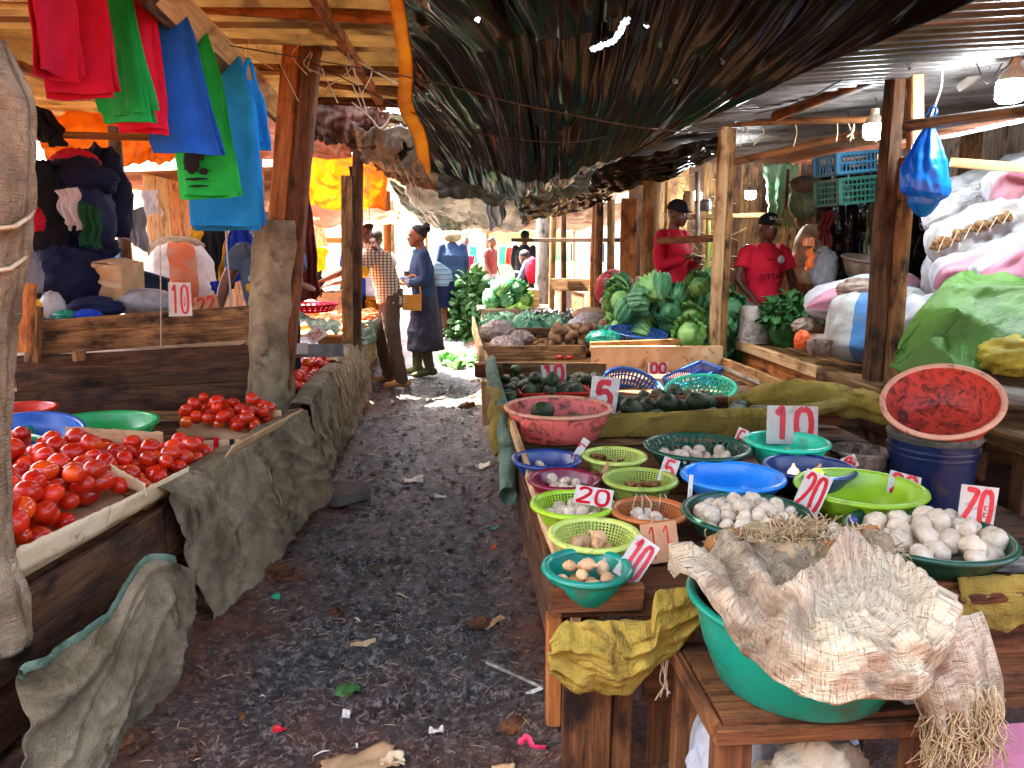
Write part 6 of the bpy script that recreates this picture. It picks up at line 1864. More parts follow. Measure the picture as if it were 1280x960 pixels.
def mound(label, c, r, n, size, mat, seed, cat='greens'):
    t_ = thing('greens_heap', label, cat, c)
    core = MB().ball((0, 0, 0), (r[0] * .8, r[1] * .8, r[2] * .8), 20, 12, lambda d: 1 + .15 * nz(d.x * 3, d.y * 3, d.z * 3)).build('heap_core', mat, t_, smooth=True)
    o = leaf_mound('leaves', None, (0, 0, 0), r, n, size, mat, seed, None)
    o.parent = t_
    return t_
c = at(590, 405, Z=.0)
c = Vector((at(592, 380, Y=12.6).x, 12.6, 0))
mound('tall heap of leafy greens stacked beside the far path', c, (.42, .8, .98), 900, .17, 'leafy', 3)
mound('dark kale bunch on the bench below the fruit seller', at(986, 392, Y=5.9) + Vector((0, 0, -.10)), (.19, .17, .24), 320, .085, 'kale', 7, 'kale')
mound('scattered cabbage leaves trodden beside the woman in boots', (.02, 9.6, .02), (.22, .5, .05), 60, .12, 'leafy', 9, 'leaves')
bx = at(640, 372, Y=11.0)
carton('orange board crate of cabbages by the far greens', Vector((bx.x, 11.0, bx.z)), (.75, .4, .24), (0, 0, 0), 'card')
T(plank('grey_plank', (bx.x - .5, 11, bx.z - .14), (bx.x + .55, 11, bx.z - .14), .03, .6, 'wood_grey', None), 'grey plank top under the orange board crate', 'board')
T(plank('trestle_block', (bx.x, 11, -.02), (bx.x, 11, bx.z - .16), .9, .3, 'wood_grey', None, up=(1, 0, 0)), 'grey wooden block under the plank top', 'block')
for k, p in enumerate(drop_heap(5, area_poly([(bx.x - .35, 10.7), (bx.x + .2, 10.7), (bx.x + .2, 10.76), (bx.x - .35, 10.76)]), .10, bx.z - .12, 6, 81)):
    cabbage('green cabbage before the orange board crate', 'cabbages before the orange crate', p, 1.1, ['cabbage', 'cabbage_dark'], 4)
lump('blue and green plastic sheet bundled on the orange board crate', at(626, 354, Y=11.0), (.17, .12, .06), 'cloth_blue', 5, 'sheet', 'plastic_sheet', amp=.2)

# ------------------------------------------------------------------ right-hand bench with sacks
bn = thing('market_stall', 'long plank bench under the sacks on the right', 'stall', (2.9, 5.0, 0))
BX, BZ = 2.36, .67
for k in range(9):
    x0 = BX + .12 + k * .26
    plank('bench_board', (x0, 2.6, BZ - .03 + .0), (x0, 6.75, BZ - .03), .04, .25, 'wood_old', bn, up=(0, 0, 1))
plank('bench_edge', (BX, 2.7, BZ - .04), (BX, 4.7, BZ - .04), .075, .05, 'wood_old', bn)
plank('bench_edge', (BX, 4.72, BZ - .03), (BX, 6.7, BZ - .03), .075, .05, 'wood_pale', bn)
for k, (a, b, z_, h_, m_) in enumerate(((4.55, 6.6, .50, .20, 'wood_orange'), (4.7, 6.6, .28, .20, 'wood_orange'), (3.2, 4.45, .46, .14, 'wood_dark'), (4.3, 6.6, .09, .14, 'wood_old'), (3.4, 5.2, .26, .10, 'wood_orange'))):
    plank('bench_front_board', (BX + .05, a, z_), (BX + .05, b, z_), h_, .025, m_, bn)
for y_ in (3.0, 4.15, 4.62, 5.3, 6.0, 6.6):
    plank('leg', (BX + .085, y_, -.03), (BX + .085, y_, BZ - .06), .08, .05, 'wood_dark', bn, up=(0, 1, 0))
plank('bracket', at(1066, 505, X=2.30), at(1118, 512, X=2.30), .10, .05, 'wood_dark', bn)
sack('standing white sack with a broad blue stripe on the bench', at(1068, 452, Y=4.72), at(1080, 366, Y=4.86), .20, 'sack_blue', 3, flat=.8, ends=(.12, .3))
sack('white and pink sack lying behind the blue striped one', at(1008, 384, Y=5.25), at(1112, 356, Y=5.35), .145, 'sack_pink', 8, flat=.85)
lump('crumpled cream plastic on top of the blue striped sack', at(1076, 362, Y=4.9), (.15, .12, .07), 'clear_bag', 14, 'bag', 'plastic_bag', amp=.3, folds=2.4)
o = lump('small clear packet of brown beans on the bench edge', at(1024, 432, Y=4.72), (.085, .05, .075), 'clear_bag', 17, 'packet', 'plastic_packet', amp=.10, folds=1.5)
T(MB().box((0, 0, 0), (.12, .05, .10), jit=.01).build('bean_filling', 'potato', o, (0, -.012, -.012)), None, None)
lump('orange net bag on the bench edge', at(1003, 426, Y=5.0), (.055, .05, .07), 'carrot', 19, 'bag', 'net_bag', amp=.2, folds=4)
lump('clear bag of peelings next to the kale', at(1008, 408, Y=5.3), (.10, .08, .06), 'clear_bag', 23, 'bag', 'plastic_bag', amp=.3)
lump('dark red beans sack mouth tucked beside the double post', at(1098, 436, Y=4.5), (.06, .08, .12), 'potato', 24, 'sack', 'sack', amp=.15)
wk = at(1086, 334, Y=5.9)
bowl('large brown metal basin on the sacks behind the double post', wk + Vector((0, 0, -.09)), .215, .15, .16, 'wok', (.15, .05, 0), cat='basin', name='metal_basin')
sack('pink and white sack under the brown basin', at(1060, 392, Y=5.7), at(1150, 352, Y=5.6), .17, 'sack_pink', 12, flat=.9)
sack('tan sack with a blue patch behind the double post', at(1096, 398, Y=5.0), at(1160, 372, Y=4.9), .14, 'sack_blue', 27, flat=.9)
# potato sacks pile on the right
def psack(label, p, q, r_, mat, seed):
    return sack(label, p, q, r_, mat, seed, flat=.85, lumpy=.15, ends=(.12, .3), nu=80, nv=110)
s1 = psack('white potato sack laced along a torn brown seam', at(1160, 318, Y=4.65), at(1345, 236, Y=4.45), .17, 'sack_white', 31)
psack('pink banded potato sack below the laced one', at(1166, 360, Y=4.45), at(1345, 300, Y=4.25), .18, 'sack_pink', 33)
psack('lumpy pink sack lowest in the pile', at(1222, 372, Y=4.15), at(1370, 278, Y=3.95), .19, 'sack_pink', 37)
psack('grey white sack above the laced one', at(1156, 282, Y=4.95), at(1340, 205, Y=4.85), .15, 'sack_white', 39)
psack('white sack with frayed mouth at the top of the pile', at(1180, 252, Y=5.3), at(1350, 190, Y=5.2), .16, 'sack_white', 41)
psack('pinkish sack leaning at the top right of the pile', at(1236, 250, Y=4.6), at(1360, 190, Y=4.5), .17, 'sack_pink', 43)
psack('bottom sack bearing the pile near the green sheet', at(1120, 410, Y=4.6), at(1330, 400, Y=4.4), .22, 'sack_white', 47)
psack('second bottom sack bearing the pile by the wall', at(1160, 350, Y=5.0), at(1350, 330, Y=4.9), .26, 'sack_white', 49)
# torn seam with potatoes and lacing
a_, b_ = at(1166, 306, Y=4.50), at(1262, 268, Y=4.36)
seam = [p for p in spline([a_, a_.lerp(b_, .5) + Vector((0, -.02, -.01)), b_], 20)]
for k in range(42):
    s = rf.random()
    p = a_.lerp(b_, s) + Vector((rf.uniform(-.012, .012), rf.uniform(-.03, .0), rf.uniform(-.032, .030) * (1 - .6 * s)))
    T(inst('potato', rr.choice(POT), None, p, (rf.random() * 3, rf.random() * 3, 0), rf.uniform(.45, .65)), 'brown potato showing in the laced sack seam', 'potato', 'potatoes in the laced seam')
zig = []
for k in range(13):
    p = a_.lerp(b_, k / 12) + Vector((0, -.055, (.045 if k % 2 else -.045) * (1 - .5 * k / 12)))
    zig.append(p)
MB().tube(zig, .0035, 5).build('lacing', 'rope_pale', s1)
fr = MB()
for k in range(120):
    b = at(rf.uniform(1205, 1290), rf.uniform(236, 262), Y=rf.uniform(4.7, 4.9))
    fr.tube(spline([b, b + Vector((rf.uniform(-.05, .03), -.03, rf.uniform(-.01, .04))), b + Vector((rf.uniform(-.10, .06), -.05, rf.uniform(-.05, .03)))], 5), .002, 4)
f_ = fr.build('frayed_thread', 'cloth_white', s1, smooth=True)
f_['kind'] = 'stuff'
# green plastic sheet over sacks
def green_sheet(u, v):
    a = spline([at(1108, 448, Y=4.05), at(1160, 372, Y=4.15), at(1205, 346, Y=4.2), at(1330, 348, Y=4.0)], 120)[int(round(u * 120))]
    b = spline([at(1118, 470, Y=3.95), at(1160, 470, Y=3.65), at(1230, 462, Y=3.5), at(1340, 415, Y=3.25)], 120)[int(round(u * 120))]
    p = a.lerp(b, v)
    bul = math.sin(v * PI) * .10 * sstep(0, .4, u)
    f = ridge(nz(u * 2.4 - v * 2.2, v * 1.0 + u * .8, 3)) * .05 + max(0, ridge(nz(u * 3 - v * 2.5, v * 1.2 + u * 1.2, 7))) ** 2 * .05 + max(0, ridge(nz(u * 6 + v * 1, v * 2 - u * 1, 2))) ** 3 * .012 + fbm(u * 9, v * 9, 1, 3) * .01
    return p + Vector((-.2 * bul, -bul - f, bul * .7 + f * .6))
o = MB().grid(green_sheet, 120, 90, uvs=(1.2, .6)).build('plastic_sheet', 'sack_green', None, smooth=True, solid=.004)
T(o, 'leaf green plastic sheet thrown over sacks on the bench', 'sheet')
tube_cloth(None, [at(1114, 456, Y=4.0), at(1140, 462, Y=3.85), at(1158, 440, Y=3.85), at(1166, 420, Y=3.9)], [(0, .012), (.5, .035), (1, .03)], 'sack_green', 61, name='twisted_tail', parent=o, amp=.3)
sack('hidden sack under the leaf green sheet', at(1160, 420, Y=4.15), at(1360, 410, Y=3.95), .20, 'sack_white', 63, flat=1.0)
lump('yellow net sack of dried fish at the bench end', at(1296, 446, Y=3.45), (.26, .2, .12), 'net_yellow', 7, 'sack', 'net_sack', amp=.22, folds=3)
T(plank('ledge_board', at(1240, 490, Y=3.3), at(1360, 508, Y=3.0), .05, .2, 'wood_grey', None), 'grey ledge board under the yellow net sack', 'board')
T(plank('dark_plank', at(1235, 545, Y=3.3), at(1370, 560, Y=3.0), .25, .04, 'wood_dark', None), 'dark board below the grey ledge', 'board')

# white pail beside the fruit seller
wp = at(942, 424, Y=6.1)
pb = thing('bucket', 'upturned dirty white pail on the bench below the fruit seller', 'bucket', (wp.x, 6.1, BZ))
MB().lathe([(.001, .30), (.10, .30), (.108, .295), (.112, .28), (.128, .02), (.136, .018), (.136, .0), (.12, .0), (.118, .01)], 36).build('body', 'bucket_white', pb, smooth=50)
MB().lathe([(.128, .045), (.138, .043), (.138, .033), (.128, .031)], 36).build('rim_band', 'bucket_white', pb, smooth=50)

# hanging crates (two stacked)
def plastic_crate(label, c, d, rot, mat, cols=14, rows=4):
    r = thing('plastic_crate', label, 'crate', c, rot)
    x, y, z = d
    b = MB()
    def bar(p, q, w_):
        b.tube([p, q], w_, 4)
    for sx, sy, L, ax in ((0, -1, x, 0), (0, 1, x, 0), (-1, 0, y, 1), (1, 0, y, 1)):
        s_ = MB()
        n = cols if ax == 0 else max(5, int(cols * y / x))
        for i in range(n + 1):
            t_ = -L / 2 + L * i / n
            px_, py_ = (t_, sy * y / 2) if ax == 0 else (sx * x / 2, t_)
            s_.box((px_, py_, 0), (.008 if ax == 0 else .010, .010 if ax == 0 else .008, z))
        for k in range(rows + 1):
            zz = -z / 2 + z * k / rows
            s_.box((sx * x / 2, sy * y / 2, zz), ((x if ax == 0 else .013), (.013 if ax == 0 else y), .022 if k in (0, rows) else .012))
        s_.build('slatted_side', mat, r, smooth=False)
    s_ = MB()
    for i in range(9):
        s_.box((-x / 2 + x * i / 8, 0, -z / 2), (.012, y, .008))
    s_.build('bottom_grid', mat, r, smooth=False)
    for sx in (-1, 1):
        for sy in (-1, 1):
            MB().box((sx * x / 2, sy * y / 2, 0), (.03, .03, z + .004)).build('corner', mat, r, smooth=False)
    return r
plastic_crate('dark green slatted plastic crate hanging under the blue one', at(1071, 238, Y=5.6), (.47, .3, .17), (0, -.10, .1), 'crate_teal')
plastic_crate('blue slatted plastic crate stacked in the green one', at(1068, 204, Y=5.62), (.46, .29, .13), (0, -.10, .1), 'crate_blue', rows=2)
rope('cord', 'cord holding the hanging plastic crates', [at(1068, 185, Y=5.6), at(1062, 165, Y=5.5), at(1060, 140, Y=5.4)], .005, 'rope_dark', cat='cord')
# blue plastic bag
def bag_hang(u, v):
    th = u * 2 * PI
    r = interp([(0, .006), (.06, .012), (.2, .045), (.5, .10), (.8, .128), (.92, .12), (1, .07)], v)
    k = 1 + (.16 * math.sin(th * 7 + 1.3 * math.sin(v * 5)) + .08 * math.sin(th * 13)) * (1 - v) ** .7 + .05 * nz(math.cos(th) * 2, math.sin(th) * 2, v * 4) + .09 * ridge(nz(th * 2.2, v * 3.5, 4)) + .05 * ridge(nz(th * 4, v * 8, 9))
    return Vector((math.cos(th) * r * k, math.sin(th) * r * .6 * k, -v * .43 - .02 * math.cos(th) * v))
bt = at(1163, 148, Y=4.1)
bagr = thing('plastic_bag', 'bright blue plastic bag hanging from the grey round pole', 'bag', bt)
b = MB().grid(bag_hang, 60, 40, wrap=True)
b.f.append(tuple(i * 41 + 40 for i in range(60)))
b.build('bag_body', 'bag_blue', bagr, smooth=True)
def bag_low(u, v):
    th = u * 2 * PI
    r = interp([(0, .09), (.4, .085), (.8, .05), (1, .015)], v)
    return Vector((.01 + math.cos(th) * r * (1 + .06 * math.sin(th * 5)), math.sin(th) * r * .6, -.40 - v * .12))
MB().grid(bag_low, 40, 12, wrap=True).build('bag_bottom', 'bag_blue', bagr, smooth=True)
MB().tube(spline([(0, 0, 0), (.02, -.02, .03), (.0, -.01, .06), (-.02, .01, .02)], 14), .006, 6).build('knot', 'bag_blue', bagr)

# lit bulbs: the lamp is in the bulb's own builder
def led_bulb(label, c, r_, power, cord_to):
    t_ = thing('light_bulb', label, 'light bulb', c)
    MB().lathe([(.001, -.9 * r_), (r_ * .7, -.85 * r_), (r_ * .95, -.6 * r_), (r_, 0), (r_ * .97, .55 * r_), (r_ * .9, .6 * r_)], 24).build('diffuser', 'bulb_lit', t_, smooth=True)
    MB().lathe([(r_ * .95, .58 * r_), (r_ * .9, .9 * r_), (r_ * .55, 1.35 * r_), (r_ * .42, 1.5 * r_), (r_ * .42, 2.1 * r_), (.001, 2.1 * r_)], 24).build('housing', 'sign_white', t_, smooth=40)
    MB().tube(spline([(0, 0, 2.0 * r_), (.01, 0, 2.6 * r_), Vector(cord_to) - Vector(c)], 10), .004, 5).build('cable', 'rope_dark', t_)
    l = bpy.data.lights.new('bulb_lamp', 'POINT')
    l.energy = power
    l.color = (.86, .94, 1.0)
    l.shadow_soft_size = r_
    lo_ = bpy.data.objects.new('bulb_lamp', l)
    COL.objects.link(lo_)
    lo_.parent = t_
    lo_.location = (0, 0, -1.1 * r_)
    return t_
led_bulb('lit white bulb hanging beside the plastic crates', at(1092, 163, Y=4.8), .062, 2.2, at(1094, 122, Y=4.8))
led_bulb('large lit white bulb above the potato sacks', at(1264, 112, Y=3.9), .072, 2.4, at(1262, 70, Y=3.9))
led_bulb('lit bulb behind the head of the fruit seller', at(938, 243, Y=7.6), .055, 1.6, at(938, 215, Y=7.6))
led_bulb('lit bulb over the man in the red coat', at(872, 245, Y=8.6), .05, 1.6, at(872, 218, Y=8.6))
led_bulb('tiny lit bulb beside the round log post', at(800, 252, Y=9.6), .05, 1.5, at(800, 232, Y=9.6))

# things hanging in the dark right-hand stall
hung('olive jacket hanging below the crates', [(1085, 256), (1108, 246), (1080, 318), (1104, 318)], 'sage', 21, Yd=6.2, amp=.05)
hung('dark blue jacket beside the olive one', [(1096, 250), (1114, 246), (1098, 300), (1114, 310)], 'navy', 22, Yd=6.1, amp=.04)
hung('cream cloth hanging below the olive jacket', [(1084, 290), (1110, 300), (1082, 320), (1112, 320)], 'cloth_white', 23, Yd=6.25)
hung('tan canvas hanging behind the double post', [(1112, 244), (1136, 236), (1108, 320), (1132, 322)], 'burlap_tan', 24, Yd=6.0, amp=.05)
hung('rose brown cloth tied to the dark rail', [(1026, 266), (1040, 262), (1022, 300), (1040, 314)], 'cloth_maroon', 25, Yd=6.3)
lump('grey plastic bag hanging right of the fruit seller', at(1030, 336, Y=6.2), (.11, .08, .17), 'cloth_grey', 26, 'bag', 'plastic_bag', amp=.25, folds=2.6, flat=False)
lump('green string bag hanging above the fruit seller', at(1006, 250, Y=6.8), (.13, .1, .16), 'shade_net', 28, 'bag', 'net_bag', amp=.3, folds=3, flat=False)
lump('brown basket lid hanging above the string bag', at(1008, 230, Y=6.7), (.15, .1, .07), 'burlap_dark', 29, 'basket', 'basket_lid', amp=.1, flat=False)
lump('pale wall sack behind the fruit seller', at(1012, 318, Y=7.0), (.16, .1, .28), 'sack_woven', 30, 'sack', 'sack', amp=.1, flat=False)
# broom of pale leaves
bro = thing('broom', 'pale leaf broom hanging right of the fruit seller cap', 'broom', at(982, 262, Y=6.7))
MB().tube([(0, 0, 0), (0, 0, .35)], .014, 8).build('handle', 'wood_brown', bro)
for k in range(16):
    a = (k - 7.5) / 7.5
    MB().tube(spline([(a * .012, 0, .0), (a * .07, -.01, -.09), (a * .13, -.01, -.19 + .02 * abs(a))], 6), [.006, .008, .009, .009, .008, .006, .002], 5, ell=.25).build('straw', 'leafy' if k % 3 else 'fibre', bro)
hung('orange ribbon hanging by the grey bag', [(1010, 312), (1018, 308), (1006, 336), (1016, 334)], 'carrot', 31, Yd=6.15, folds=1)
sign('small orange price card by the grey bag', at(1011, 302, Y=6.1), .09, .065, 0, 0, 0, '10', mat='carrot', ink='sign_white')

# dark inner structure on the right: shelves, screen of strings, back boards
bw = thing('back_wall', 'dark board wall behind the right hand stalls', 'wall', (5.0, 5, 0))
for k in range(30):
    y0 = 2.2 + k * .33
    plank('wall_board', (4.9 + R.uniform(-.02, .02), y0, -.03), (4.9, y0, 2.5), .32, .025, R.choice(('wood_dark', 'wood_old', 'wood_grey')), bw, up=(0, 1, 0), seg=3)
bw2 = thing('back_wall', 'dark board screen behind the fruit seller', 'wall', (3.8, 8.9, 0))
for k in range(14):
    x0 = 2.15 + k * .22
    plank('wall_board', (x0, 8.9 + .028 * (k % 2), -.03), (x0, 8.9 + .028 * (k % 2), 2.4), .25, .025, R.choice(('wood_dark', 'wood_old', 'wood_dark')), bw2, up=(1, 0, 0), seg=3)
sheet('tarpaulin', 'mint green plastic sheet on the wall behind the fruit seller', 'tarpaulin', gathered([at(956, 205, Y=7.6), at(1000, 205, Y=7.6), at(960, 270, Y=7.6), at(985, 280, Y=7.6)], 4, .03, 0, 4), 24, 24, 'cabbage_pale')
sheet('tarpaulin', 'dark plastic curtain hung inside the right stall', 'tarpaulin', gathered([at(1020, 210, Y=7.3), at(1180, 200, Y=7.0), at(1020, 400, Y=7.3), at(1180, 400, Y=7.0)], 8, .05, 0, 9), 40, 30, 'black_tarp')
net = thing('string_screen', 'lattice of pale string behind the man in the red coat', 'screen', at(876, 290, Y=8.2))
for k in range(34):
    a = at(rf.uniform(830, 905), rf.uniform(222, 345), Y=8.2)
    d = Vector((rf.uniform(-.30, .30), rf.uniform(-.02, .02), rf.uniform(-.30, .30)))
    MB().tube([a - d, a + d * rf.random()], .004, 4).build('string', 'rope_pale', net, world=True)
for (px0, py0, px1, py1, m_, lb) in ((886, 262, 884, 345, 'bamboo', 'green bamboo pole behind the slim pale post'), (893, 300, 878, 345, 'bamboo', 'slanting green bamboo pole by the dark tray'), (872, 215, 872, 300, 'wood_grey', 'grey pole in the middle of the string screen')):
    T(plank('pole', at(px0, py0, Y=7.9), at(px1, py1, Y=7.9), .05, .05, m_, None, up=(1, 0, 0), round_=True), lb, 'pole')
T(MB().box((0, 0, 0), (.30, .2, .24), jit=.01).build('dark_tray', 'black_plastic', None, at(886, 356, Y=7.3)), 'dark crate with a lime rim behind the cabbage heap', 'crate')
T(MB().tube([at(868, 341, Y=7.18), at(903, 341, Y=7.18)], .012, 6).build('lime_edge', 'lime_solid', None), 'lime green pole lying on the dark crate', 'pole')
T(plank('rail_shelf', at(838, 272, Y=8.0), at(1010, 268, Y=7.7), .05, .12, 'wood_old', None), 'shelf board with jars behind the fruit seller', 'shelf')
for k, (px, m_, h_) in enumerate(((850, 'grey_bucket', .10), (860, 'card', .2), (882, 'metal_dull', .12), (970, 'grey_bucket', .10))):
    c = at(px, 268, Y=7.75)
    T(MB().lathe([(.001, 0), (.055, .002), (.06, .02), (.058, h_ * .8), (.045, h_ * .9), (.045, h_), (.001, h_)], 18).build('jar', m_, None, c + Vector((0, 0, .03))), ('dull jar on the shelf behind the fruit seller' if k else 'whitish tub on the shelf behind the fruit seller'), 'jar', 'jars on the shelf' if k else None)

# ------------------------------------------------------------------ far end: sunny street
def far_house(label, x0, x1, y, h, wall, roof, cols, rows, winm='denim'):
    r = thing('house', label, 'house', ((x0 + x1) / 2, y, 0))
    MB().box(((x0 + x1) / 2, y + 2, h / 2), (x1 - x0, 4, h)).build('wall', wall, r, smooth=False, world=True)
    MB().loft([[(x0 - .3, y - .4, h), (x1 + .3, y - .4, h), (x1 + .3, y + 4.3, h), (x0 - .3, y + 4.3, h)], [(x0 - .3, y - .4, h + .1), (x1 + .3, y - .4, h + .1), (x1 + .3, y + 4.3, h + .6), (x0 - .3, y + 4.3, h + .6)]]).build('roof', roof, r, smooth=False, world=True)
    for i in range(cols):
        for j in range(rows):
            cx, cz = lerp(x0, x1, (i + .5) / cols), lerp(.3, h, (j + .55) / rows)
            f = MB().box((cx, y - .02, cz), ((x1 - x0) / cols * .55, .06, h / rows * .5)).build('window', 'sign_white', r, smooth=False, world=True)
            MB().box((cx, y - .055, cz), ((x1 - x0) / cols * .45, .03, h / rows * .40)).build('pane', winm, f, smooth=False)
    return r
fabric('house_cream', '#d9cfae', '#c2b690')  # house tints below are paled to stand in for haze
fabric('house_green', '#8fc4a0', '#7ab08c')
fabric('house_yellow', '#ddd5a8', '#c9c08e')
fabric('house_teal', '#b0cfcb', '#9abcb8')
far_house('cream house front with green windows across the sunny street', -7, 2.2, 33, 4.2, 'house_cream', 'roof_rust', 6, 2, 'house_green')
far_house('teal shop front at the end of the path', 2.4, 7.5, 30, 3.6, 'house_teal', 'roof_rust', 4, 2)
far_house('yellow house beyond the teal shop front', 7.7, 14, 33, 4.2, 'house_yellow', 'roof_rust', 4, 2)
far_house('pale house at the left end of the sunny street', -17, -7.2, 31, 4.0, 'house_cream', 'roof_warm', 6, 2)
def kiosk(label, x, y, w_, h_, m1, m2):
    r = thing('kiosk', label, 'kiosk', (x, y, 0))
    MB().box((0, 0, h_ * .25), (w_, .8, h_ * .5)).build('counter', m1, r, smooth=False)
    MB().box((0, .35, h_ * .7), (w_, .06, h_ * .5)).build('back_panel', m2, r, smooth=False)
    for s in (-1, 1):
        MB().box((s * w_ / 2, -.35, h_ * .5), (.07, .07, h_)).build('corner_post', 'wood_old', r, smooth=False)
    MB().box((0, -.1, h_ + .04), (w_ + .4, 1.3, .06), (.12, 0, 0)).build('awning', m1, r, smooth=False)
c = at(640, 330, Y=20)
kiosk('bright green kiosk in the sunny street', c.x + .1, 20, 1.5, 1.9, 'house_green', 'house_cream')
c = at(668, 330, Y=23)
kiosk('yellow green kiosk beside the bright green one', c.x + .6, 24, 1.4, 2.0, 'house_yellow', 'house_green')
c = at(585, 330, Y=22)
kiosk('cream kiosk with white boards in the sunny street', c.x - .3, 22, 1.7, 1.9, 'house_cream', 'cloth_white')
for k, (px, py, m_, lb) in enumerate(((578, 322, 'cloth_pink', 'pink dress hanging at the sunny street kiosk'), (588, 330, 'cloth_red', 'red dress hanging at the sunny street kiosk'), (591, 318, 'turquoise', 'turquoise dress hanging at the sunny street kiosk'),
                              (637, 319, 'red_basket', 'red shirt hanging at the green kiosk'), (629, 318, 'turquoise', 'turquoise shirt hanging at the green kiosk'), (644, 312, 'house_teal', 'teal cloth hanging at the green kiosk'), (666, 306, 'house_yellow', 'yellow cloth hanging by the person in black'))):
    hung(lb, [(px - 4, py - 10), (px + 4, py - 10), (px - 5, py + 12), (px + 5, py + 12)], m_, k * 1.7, Yd=17.5 + .3 * k, amp=.03, nu=12, nv=10)
# board walls at the far right of the path
wall_r = thing('stall_row', 'dark wooden stall fronts along the far right side', 'stall', (2.3, 12, 0))
for k in range(8):
    y0 = 9.2 + k * .8
    plank('stall_board', (1.95 + .02 * k, y0, .45), (1.95 + .02 * k, y0 + .76, .45), .5, .03, R.choice(('wood_dark', 'wood_old')), wall_r)
for k in range(3):
    plank('counter_board', (2.1 + k * .3, 9.2, .72), (2.15 + k * .3, 15.6, .72), .03, .29, 'wood_old', wall_r)
T(MB().lathe([(.001, 0), (.13, .002), (.16, .30), (.17, .30), (.14, 0)], 28).build('bucket', 'bucket_white', None, (2.3, 10.5, .74)), 'white bucket on the far right counter', 'bucket')
wall_b = thing('back_wall', 'mixed board wall closing the far left stalls', 'wall', (-4.4, 12, 0))
for k in range(16):
    y0 = 9.6 + k * .38
    plank('wall_board', (-3.6, y0, -.03), (-3.6, y0, 2.3), .36, .025, R.choice(('wood_orange', 'wood_pale', 'wood_old')), wall_b, up=(0, 1, 0), seg=3)
c = at(420, 350, Y=9.4)
carton('tan board cabinet behind the far left counter', Vector((c.x, 9.6, .45)), (.5, .4, .9), (0, 0, 0), 'card')
# ------------------------------------------------------------------ people
def ell_ring(c, rx, ry, n=16, tilt=(0, 0, 0)):
    m = Euler(tilt).to_matrix()
    return [Vector(c) + m @ Vector((math.cos(t * 2 * PI / n) * rx, math.sin(t * 2 * PI / n) * ry, 0)) for t in range(n)]
def limb(b, pts, rad, n=12):
    sp = spline(pts, 5 * (len(pts) - 1))
    m = len(sp) - 1
    rs_ = [interp([(i / (len(rad) - 1), r) for i, r in enumerate(rad)], k / m) for k in range(m + 1)]
    b.tube(sp, rs_, n)
    b.ball(sp[0], rs_[0], 10, 6)
    b.ball(sp[-1], rs_[-1], 10, 6)
def torso(b, secs, n=20):
    """sections: (centre, half width, half depth, lean about x)"""
    tab = [(i / (len(secs) - 1), s) for i, s in enumerate(secs)]
    rings = []
    for k in range(4 * (len(secs) - 1) + 1):
        u = k / (4 * (len(secs) - 1))
        i = min(len(secs) - 2, int(u * (len(secs) - 1)))
        f = u * (len(secs) - 1) - i
        f = f * f * (3 - 2 * f) * .5 + f * .5
        a, q = secs[i], secs[i + 1]
        rings.append(ell_ring(Vector(a[0]).lerp(Vector(q[0]), f), lerp(a[1], q[1], f), lerp(a[2], q[2], f), n, (lerp(a[3], q[3], f), 0, 0)))
    b.loft(rings)

def hand(b, w_, d, side, curl=.5, s=1.0):
    """palm plus five fingers; w_ wrist, d pointing direction"""
    d = Vector(d).normalized()
    up = Vector((0, 0, 1)) if abs(d.z) < .8 else Vector((0, 1, 0))
    a = d.cross(up).normalized() * side
    n_ = a.cross(d).normalized()
    w_ = Vector(w_)
    b.tube([w_, w_ + d * .045 * s, w_ + d * .085 * s], [.022 * s, .030 * s, .028 * s], 10, ell=.55)
    for k, (o, L) in enumerate(((-.024, .062), (-.008, .074), (.009, .070), (.025, .055))):
        p = w_ + d * .08 * s + a * o * s
        q = p + d * L * .55 * s - Vector((0, 0, .010 * curl * s))
        r = q + (d * .7 - Vector((0, 0, .8 * curl))).normalized() * L * .5 * s
        b.tube([p, q, r], [.0095 * s, .009 * s, .0065 * s], 7)
    p = w_ + d * .025 * s - a * .024 * s
    q = p + (d * .6 - a * .8).normalized() * .036 * s
    b.tube([p, q, q + (d * .95 - a * .1).normalized() * .03 * s], [.012 * s, .0105 * s, .008 * s], 7)

def head_mesh(b, c, s=1.0, yaw=0.0, nod=0.0):
    """skull, jaw, nose, brow, lips, ears; face towards +Y before the turn"""
    m = Euler((nod, 0, yaw)).to_matrix()
    P_ = lambda x, y, z: Vector(c) + m @ Vector((x * s, y * s, z * s))
    def blob(x, y, z, rx, ry, rz):
        q = MB().ball((0, 0, 0), (rx * s, ry * s, rz * s), 16, 10)
        b.add([m @ Vector(v) + P_(x, y, z) for v in q.v], q.f)
    blob(0, -.012, .025, .074, .092, .088)
    blob(0, .020, -.035, .060, .066, .072)
    blob(0, .050, -.078, .034, .034, .028)
    blob(0, .088, -.022, .016, .020, .016)
    blob(0, .083, .000, .010, .014, .028)
    blob(0, .070, .026, .052, .022, .014)
    blob(0, .078, -.056, .026, .016, .010)
    blob(-.074, -.012, -.012, .010, .022, .030)
    blob(.074, -.012, -.012, .010, .022, .030)
    return P_, m

